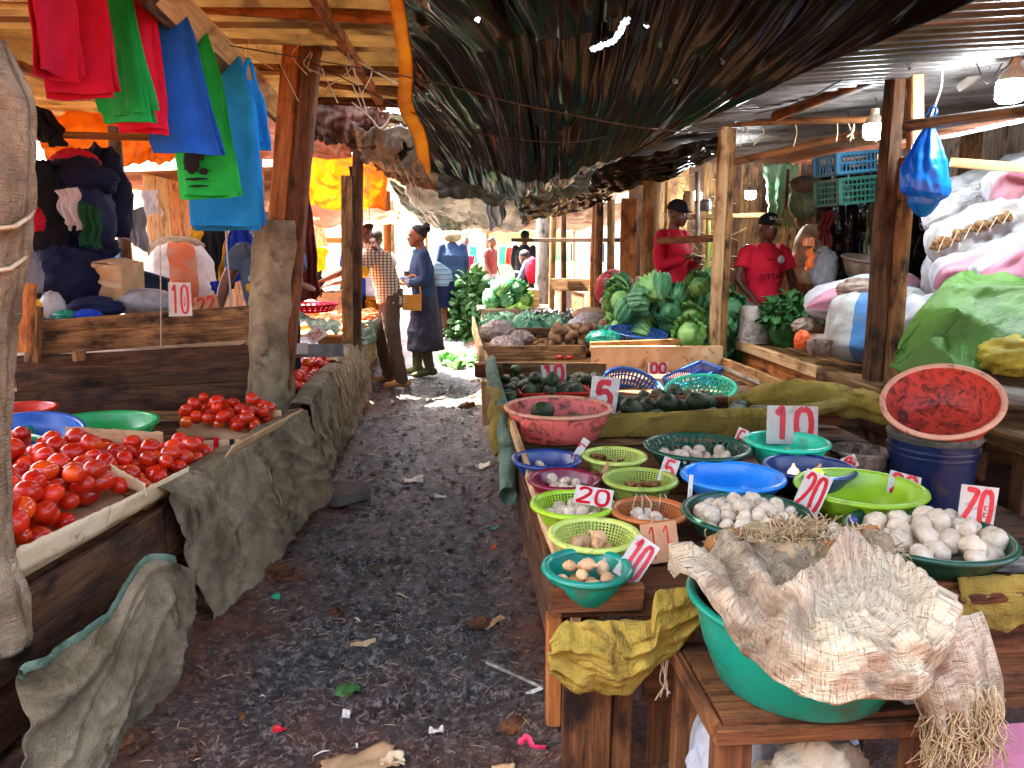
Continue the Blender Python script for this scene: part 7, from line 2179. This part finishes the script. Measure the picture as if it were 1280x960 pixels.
def person(label, loc, yaw, J, skin='skin', s=1.0, group=None, head_yaw=0.0, nod=0.0, voxel=.010, body=True, eyes=True):
    """J: joints in metres, person facing +Y, feet at z = 0"""
    r = thing('person', label, 'person', loc, (0, 0, yaw), group)
    b = MB()
    pv, ch, nk, hd = [Vector(J[k]) for k in ('pelvis', 'chest', 'neck', 'head')]
    limb(b, [ch + Vector((0, 0, .10)), nk, hd + Vector((0, -.02, -.05))], [.060, .052, .055])
    P_, m = head_mesh(b, hd, 1.06 * s, head_yaw, nod)
    torso(b, [(pv - Vector((0, 0, .06)), .13, .10, 0), (pv + Vector((0, 0, .06)), .145, .105, 0), (pv.lerp(ch, .5), .125, .09, 0), (ch, .155, .105, 0), (ch + Vector((0, 0, .10)), .15, .08, 0), (nk, .06, .055, 0)])
    for sd, k in ((-1, 'l'), (1, 'r')):
        if 'sh' + k in J:
            limb(b, [J['sh' + k], J['el' + k], J['wr' + k]], [.056, .044, .042, .034, .026])
            d = Vector(J.get('hd' + k, Vector(J['wr' + k]) - Vector(J['el' + k])))
            hand(b, J['wr' + k], d, sd, .5, 1.05)
        if 'hp' + k in J:
            limb(b, [J['hp' + k], J['kn' + k], J['an' + k]], [.085, .070, .056, .052, .038])
            a = Vector(J['an' + k])
            b.tube([a + Vector((0, -.05, -.03)), a + Vector((0, .06, -.04)), a + Vector((0, .16, -.055))], [.038, .042, .028], 10, ell=.7)
    b.build('body', skin, r, smooth=True, remesh=voxel, relax=4)
    if eyes:
        for sx in (-1, 1):
            e = MB()
            e.ball(P_(sx * .030, .086, .004), .0115 * s, 10, 8)
            eo = e.build('eye', 'eye_white', r, smooth=True)
            pb_ = MB()
            pb_.ball(P_(sx * .030, .094, .004), .0060 * s, 8, 6)
            pb_.build('pupil', 'hair', eo, smooth=True)
    r['_'] = 0
    del r['_']
    return r, P_, m

def cloth_part(r, name, mat, b, voxel=.012, amp=.012, sc_=.07, relax=5):
    return b.build(name, mat, r, smooth=True, remesh=voxel, relax=relax, disp=(amp, sc_) if amp else None)

def std(h=1.70, lean=0.0, **over):
    k = h / 1.70
    J = dict(pelvis=(0, 0, .92), chest=(0, .02 + lean * .35, 1.24), neck=(0, .02 + lean * .5, 1.44), head=(0, .06 + lean * .6, 1.58),
             shl=(-.175, .01 + lean * .45, 1.38), ell=(-.23, 0, 1.12), wrl=(-.22, .10, .90), shr=(.175, .01 + lean * .45, 1.38), elr=(.23, 0, 1.12), wrr=(.22, .10, .90),
             hpl=(-.085, 0, .90), knl=(-.10, .03, .50), anl=(-.10, 0, .09), hpr=(.085, 0, .90), knr=(.10, .03, .50), anr=(.10, 0, .09))
    J.update(over)
    return {a: tuple(c * k for c in v) for a, v in J.items()}

def shirt(r, J, mat, sleeve=.5, hem=.0, loose=1.0, name='shirt', amp=.014, k=1.0, cuff=None, down=None):
    b = MB()
    pv, ch, nk = [Vector(J[q]) for q in ('pelvis', 'chest', 'neck')]
    bot = pv + Vector((0, 0, hem))
    secs = [(bot, .175 * loose, .135 * loose, 0), (pv.lerp(ch, .45), .165 * loose, .125 * loose, 0), (ch, .185 * loose, .130 * loose, 0), (ch + Vector((0, 0, .11)), .185, .105, 0), (nk + Vector((0, 0, -.035)), .10, .085, 0), (nk + Vector((0, .0, .005)), .072, .07, 0)]
    if down is not None:
        secs = [(Vector((pv.x, pv.y, down)), .21 * loose, .17 * loose, 0)] + secs
    torso(b, secs)
    for q in 'lr':
        if 'sh' + q not in J:
            continue
        a, e, w_ = Vector(J['sh' + q]), Vector(J['el' + q]), Vector(J['wr' + q])
        if sleeve <= 1:
            a2 = a.lerp(Vector((Vector(J['chest']).x, a.y, a.z)), .35)
            b.tube(spline([a2, a.lerp(e, .12), a.lerp(e, sleeve)], 10), [.070] * 4 + [.068] * 4 + [.070] * 3, 14)
        else:
            limb(b, [a, e, e.lerp(w_, sleeve - 1)], [.068, .062, .056, .052, .046])
    o = cloth_part(r, name, mat, b, amp=amp)
    if cuff:
        for q in 'lr':
            if 'sh' + q not in J:
                continue
            a, e = Vector(J['sh' + q]), Vector(J['el' + q])
            p0, p1 = a.lerp(e, sleeve - .16), a.lerp(e, sleeve + .10)
            MB().tube([p0, p1], [.079, .083], 16).build('cuff', cuff, o, smooth=50)
    return o

def trousers(r, J, mat, k=1.0, name='trousers', amp=.02, cut=None):
    b = MB()
    pv = Vector(J['pelvis'])
    torso(b, [(pv - Vector((0, 0, .12)), .155, .125, 0), (pv, .165, .13, 0), (pv + Vector((0, 0, .08)), .155, .12, 0)])
    for q in 'lr':
        a, e, w_ = Vector(J['hp' + q]), Vector(J['kn' + q]), Vector(J['an' + q])
        limb(b, [a, e, w_ if cut is None else e.lerp(w_, cut)], [.105, .092, .078, .074, .068])
    return cloth_part(r, name, mat, b, amp=amp, sc_=.10)

def shoes(r, J, mat, tall=.0, name='shoe'):
    for q in 'lr':
        a = Vector(J['an' + q])
        b = MB()
        b.tube([a + Vector((0, -.07, -.045)), a + Vector((0, .02, -.035)), a + Vector((0, .12, -.055)), a + Vector((0, .20, -.065))], [.036, .052, .046, .022], 12, ell=.8)
        b.ball(a + Vector((0, -.045, -.035)), (.042, .05, .045), 12, 8)
        if tall:
            e = Vector(J['kn' + q])
            t_ = a.lerp(e, tall)
            limb(b, [a + Vector((0, -.01, -.01)), a.lerp(t_, .5), t_], [.055, .062, .070])
        b.build(name, mat, r, smooth=True, remesh=.009, relax=3)

def hair_cap(r, P_, m, mat='hair', s=1.06, bun=False, low=.0):
    b = MB()
    q = MB().ball((0, 0, 0), (.082 * s, .098 * s, .090 * s), 22, 14)
    vs = [Vector(v) for v in q.v]
    vs = [v if v.z > -.02 - .5 * min(0, v.y + .02) * 0 else Vector((v.x * .9, v.y * .9 - .01, v.z * .85)) for v in vs]
    q2 = [(m @ Vector((v.x, min(v.y, .062 * s - max(0, .05 - v.z) * .9), v.z)) + P_(0, -.018, .034)) for v in vs]
    b.add(q2, q.f)
    if bun:
        z = MB().ball((0, 0, 0), (.055, .05, .055), 16, 10, lambda d: 1 + .12 * math.sin(d.z * 14 + d.x * 4))
        b.add([m @ Vector(v) + P_(0, -.105, .085) for v in z.v], z.f)
    o = b.build('hair', mat, r, smooth=True)
    return o

def cap(r, P_, m, mat, s=1.08, text=None):
    b = MB()
    q = MB()
    q.ball((0, 0, 0), (.084 * s, .098 * s, .085 * s), 24, 14)
    b.add([m @ Vector((v[0], v[1], max(v[2], -.012))) + P_(0, -.012, .042) for v in q.v], q.f)
    o = b.build('cap', mat, r, smooth=True)
    vz = MB()
    def fn(u, v):
        a = lerp(-1.25, 1.25, u)
        rr_ = lerp(.075, .165 * math.cos(a * .55), v)
        return m @ Vector((math.sin(a) * lerp(.078, .085, v), .03 + math.cos(a) * rr_ * .9 - .03, -.008 - .02 * v + .012 * math.cos(a))) + P_(0, -.005, .042)
    vz.grid(fn, 14, 5)
    vz.build('visor', mat, o, smooth=True, solid=.006)
    if text:
        put_text(o, text, .045, P_(0, .098, .075), m @ Euler((PI / 2 - .45, 0, PI)).to_matrix(), 'cloth_white')
    return o

def put_text(parent, s, size, loc, rot, mat, name='lettering'):
    c = bpy.data.curves.new(name, 'FONT')
    c.body = s
    c.size = size
    c.align_x = 'CENTER'
    c.align_y = 'CENTER'
    c.extrude = .0015
    c.materials.append(MAT[mat])
    o = bpy.data.objects.new(name, c)
    COL.objects.link(o)
    me = bpy.data.meshes.new_from_object(o)
    bpy.data.objects.remove(o)
    o = bpy.data.objects.new(name, me)
    COL.objects.link(o)
    o.parent = parent
    o.location = loc
    o.rotation_euler = rot.to_euler() if isinstance(rot, Matrix) else rot
    return o

GZ = lambda x, y: gz(x, y)
# man in the check shirt: faces the tomato counter (-X), leaning over it, both arms forward
x_, y_ = -.66, 7.95
J = std(1.74, .22, neck=(0, .19, 1.44), head=(0, .26, 1.575), shl=(-.19, .14, 1.37), ell=(-.27, .30, 1.13), wrl=(-.20, .53, 1.06), shr=(.19, .15, 1.37), elr=(.23, .42, 1.20), wrr=(.14, .68, 1.08),
        hpl=(-.09, 0, .90), knl=(-.12, -.02, .50), anl=(-.15, -.10, .09), hpr=(.09, 0, .90), knr=(.12, .10, .50), anr=(.15, .06, .09), hdl=(.2, .9, -.25), hdr=(-.1, 1, -.3))
r, P_, m = person('man in a checked shirt with yellow cuffs leaning over the counter', (x_, y_, GZ(x_, y_)), PI / 2, J, 'skin', nod=-.25)
shirt(r, J, 'check_shirt', .78, -.08, 1.10, cuff='cloth_yellow')
MB().tube(spline([P_(-.05, -.05, -.118), P_(0, -.075, -.115), P_(.05, -.05, -.118), P_(.055, .02, -.135)], 14), .020, 8).build('collar', 'cloth_white', r, smooth=True)
trousers(r, J, 'trousers')
shoes(r, J, 'shoe_tan')
hair_cap(r, P_, m)
# woman in the denim jacket with handbag and rubber boots, facing -X
x_, y_ = -.34, 8.55
J = std(1.66, .02, ell=(-.235, .02, 1.12), wrl=(-.12, .20, 1.06), elr=(.235, .04, 1.12), wrr=(.10, .24, 1.08), hdl=(.9, .3, 0), hdr=(-.9, .3, 0), knl=(-.08, .02, .50), anl=(-.09, -.03, .09), knr=(.08, .05, .50), anr=(.10, .10, .09))
r, P_, m = person('woman in a denim jacket and rubber boots holding a tan handbag', (x_, y_, GZ(x_, y_)), PI / 2 + .15, J, 'skin_light', nod=-.06)
shirt(r, J, 'denim', 1.82, -.02, 1.06, 'jacket')
for q in 'lr':
    a, e = Vector(J['wr' + q]), Vector(J['el' + q])
    MB().tube([a.lerp(e, .22), a.lerp(e, .02)], [.050, .052], 14).build('cuff', 'jeans', r, smooth=50)
MB().tube(spline([P_(-.05, -.05, -.118), P_(0, -.075, -.110), P_(.05, -.05, -.118), P_(.04, .05, -.15)], 14), .018, 8).build('collar', 'jeans', r, smooth=True)
b = MB()
pv = Vector(J['pelvis'])
torso(b, [((pv.x, pv.y, .30), .27, .22, 0), ((pv.x, pv.y, .55), .24, .19, 0), ((pv.x, pv.y, .80), .20, .155, 0), ((pv.x, pv.y, .98), .165, .13, 0), ((pv.x, pv.y, 1.04), .15, .115, 0)])
cloth_part(r, 'skirt', 'skirt_grey', b, amp=.05, sc_=.14)
shoes(r, J, 'boot_olive', .62, 'rubber_boot')
hair_cap(r, P_, m, bun=True)
hb_ = thing('handbag', 'tan leather handbag hanging from the arm of the woman in denim', 'handbag', (x_ - .13, y_ - .22, GZ(x_, y_) + .84), (0, 0, .15))
MB().box((0, 0, 0), (.21, .09, .17), jit=.008).build('bag_body', 'leather_tan', hb_, sub=0, smooth=50)
MB().box((0, -.048, .035), (.205, .012, .10), jit=.004).build('flap', 'leather_tan', hb_, smooth=50)
MB().tube(spline([(-.10, 0, .09), (-.07, 0, .22), (.02, .0, .30), (.08, 0, .22), (.10, 0, .09)], 24), .008, 6, ell=.6).build('strap', 'leather_tan', hb_)
# bending woman with the striped skirt
x_, y_ = at(556, 400, Y=12.4).x, 12.4
J = std(1.60, 0, pelvis=(0, 0, .88), chest=(0, .30, 1.10), neck=(0, .48, 1.10), head=(0, .60, 1.05), shl=(-.17, .42, 1.06), ell=(-.2, .46, .82), wrl=(-.16, .52, .60), shr=(.17, .42, 1.06), elr=(.2, .46, .82), wrr=(.16, .52, .60))
r, P_, m = person('woman bending over in a striped top beside the leafy greens', (x_, y_, 0), 1.9, J, 'skin_light', voxel=.016, eyes=False, nod=-.6)
b = MB()
torso(b, [((0, .02, .82), .20, .16, 0), ((0, .04, 1.0), .19, .17, -.5), ((0, .22, 1.12), .18, .14, -1.0), ((0, .42, 1.13), .17, .11, -1.4), ((0, .50, 1.12), .07, .07, -1.5)])
cloth_part(r, 'top', 'stripe_skirt', b, .016, .01)
b = MB()
torso(b, [((0, 0, .48), .21, .18, 0), ((0, 0, .7), .20, .17, 0), ((0, 0, .90), .19, .16, 0)])
cloth_part(r, 'skirt', 'navy', b, .016, .02)
hair_cap(r, P_, m)
shoes(r, J, 'cloth_black')
# person in a dark blue coat with a fur hood, seen from behind
x_, y_ = at(566, 340, Y=13.4).x, 13.4
J = std(1.78)
r, P_, m = person('person in a dark blue coat with a pale fur hood seen from behind', (x_, y_, 0), .1, J, 'skin', voxel=.016, eyes=False)
shirt(r, J, 'denim', 1.9, -.1, 1.25, 'coat', k=1.0, down=.62 * 1.78 / 1.7)
MB().ball(P_(0, -.05, -.02), (.16, .13, .12), 20, 12, lambda d: 1 + .12 * nz(d.x * 5, d.y * 5, d.z * 5)).build('fur_hood', 'burlap_tan', r, smooth=True)
trousers(r, J, 'cloth_black')
# person in a long black dress
x_, y_ = at(655, 350, Y=14.5).x, 14.5
J = std(1.74, ell=(-.22, 0, 1.12), wrl=(-.18, .12, .92))
r, P_, m = person('person in a long black dress standing by the grey post', (x_, y_, 0), -.5, J, 'skin', voxel=.016, eyes=False)
shirt(r, J, 'black_dress', 1.8, -.1, 1.1, 'dress', down=.12)
b = MB()
b.lathe([(.19, 0), (.20, .02), (.19, .04)], 24, (0, 0, .96), 1, .8)
b.build('belt', 'cloth_white', r, smooth=50)
hair_cap(r, P_, m, 'cloth_black')
# hunched person in blue with a red bag
x_, y_ = at(683, 350, Y=12.9).x, 12.9
J = std(1.60, 0, chest=(0, .22, 1.16), neck=(0, .36, 1.28), head=(0, .48, 1.34), shl=(-.17, .3, 1.24), ell=(-.22, .40, 1.0), wrl=(-.2, .5, .8), shr=(.17, .3, 1.24), elr=(.22, .42, 1.0), wrr=(.2, .52, .8))
r, P_, m = person('hunched person in a blue top and black trousers', (x_, y_, 0), .9, J, 'skin', voxel=.016, eyes=False, nod=-.4)
shirt(r, J, 'tee_grey', 1.4, -.05, 1.1)
trousers(r, J, 'cloth_black')
hair_cap(r, P_, m)
lump('red carrier bag held by the hunched person', at(666, 338, Y=12.7), (.11, .09, .22), 'cloth_red', 3, 'bag', 'carrier_bag', amp=.15, flat=False)
# seller behind the split post, in a printed grey T-shirt
x_, y_ = at(336, 340, Y=5.25).x, 5.30
J = std(1.60, .03, head=(0, .09, 1.57), shl=(-.19, .03, 1.38), ell=(-.32, .05, 1.14), wrl=(-.29, .18, .94), shr=(.19, .03, 1.38), elr=(.30, .22, 1.20), wrr=(.42, .44, 1.14), hdr=(.6, .8, -.1))
# mirrored so that the left hand rests on the board and the right arm reaches past the post
Jm = {k: ((v[0]), v[1], v[2]) for k, v in J.items()}
Jm['ell'], Jm['wrl'] = (.26, .28, 1.16), (.34, .50, 1.16)
Jm['shl'], Jm['shr'] = (.18, .03, 1.36), (-.18, .03, 1.36)
Jm['elr'], Jm['wrr'] = (-.29, .06, 1.14), (-.33, .14, .92)
Jm['hdl'], Jm['hdr'] = (.8, .6, -.1), (-.1, .3, -.9)
Jm = {k: (-v[0], v[1], v[2]) for k, v in Jm.items()}
r, P_, m = person('seller in a printed grey T-shirt half hidden by the split post', (x_, y_, .06), PI - .1, Jm, 'skin_light', nod=-.3)
shirt(r, Jm, 'tee_grey', .55, -.08, 1.05, 't_shirt')
trousers(r, Jm, 'cloth_black')
cap(r, P_, m, 'cloth_grey')
for k, (dx, dz, w_, h_, m_) in enumerate(((.02, .02, .10, .012, 'cloth_red'), (.02, -.06, .12, .07, 'cloth_red'), (.08, -.02, .05, .05, 'cloth_white'), (.10, -.08, .05, .06, 'cloth_yellow'), (-.05, -.03, .05, .06, 'navy'))):
    MB().ball((dx, .148 - .02 * abs(dx) * 5, 1.20 + dz), (w_ / 2, .012, h_ / 2), 12, 8).build('print', m_, r, smooth=True)
# man in the red coat and black cap
x_, y_ = at(843, 300, Y=7.05).x, 7.15
T(MB().box((0, 0, .07), (.8, .6, .14)).build('platform', 'wood_old', None, (x_, y_, -.01)), 'low wooden platform behind the cabbage heap', 'platform')
J = std(1.74, .0, ell=(-.24, .04, 1.13), wrl=(-.10, .24, 1.16), elr=(.24, .04, 1.13), wrr=(.12, .26, 1.20), hdl=(.9, .3, .1), hdr=(-.9, .3, 0))
r, P_, m = person('man in a long red coat and black cap behind the cabbages', (x_, y_, .13), PI + .75, J, 'skin', nod=-.15)
shirt(r, J, 'coat_red', 1.75, -.05, 1.12, 'coat', down=.45)
trousers(r, J, 'cloth_black')
cap(r, P_, m, 'cloth_black')
# fruit seller in the red T-shirt
x_, y_ = at(962, 300, Y=6.75).x, 6.85
J = std(1.72, 0, ell=(-.27, .02, 1.13), wrl=(-.24, .12, .92), elr=(.27, .06, 1.14), wrr=(.20, .22, .96))
r, P_, m = person('fruit seller in a red T-shirt with a badge and black cap', (x_, y_, .02), PI + .12, J, 'skin', nod=-.05)
shirt(r, J, 'tee_red', .66, -.12, 1.06, 't_shirt')
trousers(r, J, 'jeans')
cap(r, P_, m, 'cloth_black', text='BULLR')
MB().ball((-.085, .150, 1.315), (.036, .008, .036), 14, 8).build('badge', 'cloth_white', r, smooth=True)
fm = Euler((PI / 2, 0, PI)).to_matrix()
put_text(r, 'SITTIKS', .078, (0, .182, 1.165), Euler((PI / 2 + .06, -.10, PI)).to_matrix(), 'cloth_black')
MB().tube(spline([(-.02, .170, 1.115), (-.06, .168, 1.10), (-.10, .160, 1.13), (-.115, .155, 1.16)], 14), [.003, .005, .007, .008, .008, .007, .006, .006, .005, .005, .004, .004, .003, .002, .001], 6, ell=.3).build('swoosh', 'cloth_black', r)
MB().box((.02, .146, 1.315), (.07, .006, .006)).build('chest_mark', 'cloth_black', r)
# far street people
for k, (px, Yd, m1, m2, lb) in enumerate(((582, 19, 'cloth_pink', 'cloth_red', 'distant person in pink in the sunny street'), (613, 18, 'cloth_maroon', 'cloth_grey', 'distant person in maroon in the sunny street'), (620, 24, 'cloth_white', 'denim', 'distant person in white in the sunny street'),
                            (470, 9.9, 'cloth_white', 'leather_tan', 'person in a white shirt behind the check shirted man'), (447, 9.9, 'cloth_blue', 'navy', 'person in a dark blue shirt by the far left counter'))):
    c = at(px, 330, Y=Yd)
    J = std(1.66)
    r, P_, m = person(lb, (c.x, Yd, 0), PI + k, J, 'skin', voxel=.022, eyes=False)
    shirt(r, J, m1, .6, -.08, 1.1)
    trousers(r, J, m2)
    hair_cap(r, P_, m)
# ------------------------------------------------------------------ litter and stones on the path
def stone(label, x, y, d, seed, mat='stone', rot=0.0, cat='stone', sink=.4, group=None):
    o = MB().ball((0, 0, 0), (d[0] / 2, d[1] / 2, d[2] / 2), 18, 12, lambda q: 1 + .45 * nz(q.x * 1.6 + seed, q.y * 1.6, q.z * 1.6) + .25 * nz(q.x * 4 + seed, q.y * 4, q.z * 4)).build('stone', mat, None, (x, y, gz(x, y) + d[2] * (.5 - sink)), (0, 0, rot), smooth=25)
    return T(o, label, cat, group)
c = at(420, 618, Z=.04)
o = MB().loft([[(-.19, -.10, 0), (.02, -.14, 0), (.20, -.05, 0), (.16, .10, 0), (-.06, .13, 0), (-.20, .06, 0)], [(-.18, -.09, .055), (.02, -.125, .055), (.19, -.045, .05), (.15, .09, .06), (-.06, .12, .065), (-.19, .05, .06)]]).build('stone_slab', 'stone', None, (c.x, c.y, gz(c.x, c.y) - .005), (.03, -.05, .1), smooth=30)
T(o, 'flat dark stone slab half sunk by the sacking', 'stone')
for k, (px, py, d, m_, lb) in enumerate(((585, 505, (.16, .12, .09), 'stone_orange', 'tan stone lying at the end of the bowl stall'), (420, 762, (.07, .06, .05), 'stone_orange', 'brown stone in the wet mud'), (350, 722, (.16, .10, .07), 'stone_orange', 'earthy clod below the sacking'),
                                     (160, 938, (.12, .10, .07), 'stone_orange', 'orange clod under the near sacking'), (600, 770, (.10, .06, .04), 'stone_orange', 'brown clod by the bowl stall edge'), (645, 900, (.10, .07, .05), 'stone_orange', 'small clod beside the pink ribbon'),
                                     (695, 905, (.06, .05, .05), 'stone', 'grey stone at the stall upright'), (470, 520, (.06, .05, .04), 'stone', 'grey stone below the pale sacking'))):
    c = at(px, py, Z=.03)
    stone(lb, c.x, c.y, d, k * 3.1, m_)
def scrap(label, px, py, sx, sy, mat, seed, name='litter', cat='litter', rot=0.0, curl=.15):
    c = at(px, py, Z=.03)
    def fn(u, v):
        a = (u - .5) * sx * (1 + .25 * nz(v * 4, seed)) 
        b = (v - .5) * sy * (1 + .25 * nz(u * 4, seed + 5))
        X = c.x + a * math.cos(rot) - b * math.sin(rot)
        Y_ = c.y + a * math.sin(rot) + b * math.cos(rot)
        return Vector((X, Y_, gz(X, Y_) + .008 + curl * sx * abs(nz(u * 3 + seed, v * 3))))
    o = MB().grid(fn, 12, 10, uvs=(.2, .2)).build(name, mat, None, smooth=True, solid=.003)
    return T(o, label, cat)
scrap('torn tan cardboard piece trodden into the mud', 448, 936, .20, .13, 'card', 1, 'cardboard_piece', 'cardboard', .3, .05)
scrap('small torn cardboard corner beside the big piece', 490, 934, .07, .05, 'card_pale', 2, 'cardboard_piece', 'cardboard', .1)
scrap('pale sliver of cardboard across the path', 452, 796, .10, .025, 'card_pale', 3, 'cardboard_piece', 'cardboard', .1, .03)
scrap('green scrap of plastic on the brown earth', 345, 749, .035, .022, 'green_scrap', 4)
scrap('green scrap of plastic below the bowl stall', 619, 658, .035, .02, 'green_scrap', 5)
scrap('orange peel scrap below the bowl stall', 617, 679, .025, .02, 'carrot', 6)
scrap('red scrap on the muddy path', 349, 901, .04, .02, 'sign_red', 7)
scrap('pale curled husk on the muddy path', 545, 898, .045, .035, 'paper', 8, curl=.5)
scrap('withered leaf scrap on the muddy path', 435, 848, .08, .05, 'leafy', 9, curl=.3)
scrap('tan husk scrap near the withered leaf', 432, 876, .025, .03, 'paper', 10, curl=.5)
scrap('grey paper flattened in the middle of the path', 517, 594, .12, .09, 'paper', 11, curl=.03)
scrap('pale paper scrap on the path', 551, 614, .07, .04, 'paper', 12, curl=.05)
scrap('tan cardboard by the stall uprights', 630, 958, .06, .06, 'card', 14)
scrap('brown flat leaf by the bowl stall', 618, 770, .08, .04, 'card', 15, rot=.4)
scrap('torn paper at the far stall foot', 545, 494, .18, .16, 'paper', 16, curl=.03)
scrap('white paper hanging at the aisle side rail', 606, 580, .08, .10, 'paper', 17)
scrap('cream scrap of husk at the stall foot', 668, 868, .05, .03, 'paper', 18)
c = at(662, 936, Z=.04)
o = MB().tube(spline([c + Vector((-.03, .01, .01)), c + Vector((-.005, .012, .03)), c + Vector((.01, 0, .008)), c + Vector((.045, -.006, .006))], 16), [.006 + .006 * abs(math.sin(i * 1.1)) for i in range(17)], 6, ell=.3).build('ribbon', 'pink_plastic', None)
T(o, 'twisted shocking pink plastic ribbon on the earth', 'ribbon')
o = MB().tube([at(608, 828, Z=.05), at(675, 858, Z=.05)], .006, 6).build('stick', 'wood_grey', None)
T(o, 'thin pale stick leaning at the bowl stall foot', 'stick')
rl = random.Random(77)
for k in range(60):
    x, y = rl.uniform(-.85, .25), rl.uniform(2.0, 6.5)
    stone('small muddy pebble scattered on the path', x, y, (rl.uniform(.012, .04), rl.uniform(.012, .03), rl.uniform(.01, .022)), k * 1.3, rl.choice(('stone', 'stone', 'stone_orange')), rl.uniform(0, 3), 'pebble', .25, 'pebbles on the path')
for k in range(46):
    x, y = rl.uniform(-.8, .22), rl.uniform(2.0, 7.5)
    s = rl.uniform(.01, .035)
    a = rl.uniform(0, 3.14)
    p = Vector((x, y, gz(x, y) + .006))
    d = Vector((math.cos(a), math.sin(a), 0)) * s
    o = MB().tube(spline([p - d, p + Vector((0, 0, .006)), p + d], 6), [.001, .003, .004, .004, .004, .003, .001], 5, ell=.5).build('husk_scrap', rl.choice(('paper', 'card_pale', 'fibre')), None)
    T(o, 'pale curl of garlic husk trodden into the path', 'husk', 'husk curls on the path')
# countless mud clods and shreds trodden into the path
cl = MB()
rc_ = random.Random(101)
for k in range(2300):
    y = 1.75 + rc_.random() ** 1.5 * 6.5
    x = rc_.uniform(-.95, .34)
    s_ = rc_.uniform(.003, .010) * (1 + .12 * y) * rc_.choice((.6, .8, 1, 1.6))
    p = Vector((x, y, gz(x, y) + s_ * .15))
    m = Euler((rc_.uniform(-.4, .4), rc_.uniform(-.4, .4), rc_.uniform(0, 6.3))).to_matrix()
    a_, b_, c_ = s_ * rc_.uniform(.8, 1.9), s_ * rc_.uniform(.6, 1.2), s_ * rc_.uniform(.35, .8)
    vs = [m @ Vector(q) + p for q in ((a_, 0, 0), (0, b_, 0), (-a_ * rc_.uniform(.6, 1), 0, 0), (0, -b_, 0), (rc_.uniform(-.3, .3) * a_, 0, c_), (0, 0, -c_))]
    cl.add(vs, [(0, 1, 4), (1, 2, 4), (2, 3, 4), (3, 0, 4), (1, 0, 5), (2, 1, 5), (3, 2, 5), (0, 3, 5)])
T(cl.build('mud_clods', 'mud', None, smooth=False), 'loose crumbs of wet mud strewn along the path', 'mud', kind='stuff')
sh = MB()
for k in range(700):
    y = 1.8 + rc_.random() ** 1.4 * 6.5
    x = rc_.uniform(-.9, .32)
    l = rc_.uniform(.006, .028)
    a = rc_.uniform(0, 3.14)
    p = Vector((x, y, gz(x, y) + .004))
    d = Vector((math.cos(a), math.sin(a), rc_.uniform(-.1, .2))) * l
    sh.tube([p - d, p + Vector((0, 0, .003)), p + d], [.0008, .0018, .0008], 3)
T(sh.build('straw_shreds', 'fibre', None, smooth=False), 'pale straw shreds trodden into the muddy path', 'straw', kind='stuff')
# straw fibres frayed off the sacking edges on the left
for k in range(26):
    y0 = rl.uniform(2.9, 7.0)
    x0 = edge_x(y0) + rl.uniform(.08, .12)
    z0 = rl.uniform(.25, .55)
    o = MB().tube(spline([(x0, y0, z0), (x0 + .015, y0 + rl.uniform(-.03, .03), z0 - .08), (x0 + rl.uniform(0, .03), y0 + rl.uniform(-.06, .06), z0 - rl.uniform(.12, .3))], 8), .0025, 4).build('loose_fibre', 'fibre', None)
    T(o, 'loose fibre hanging from the left hand sacking', 'fibre', 'loose fibres on the left sacking')
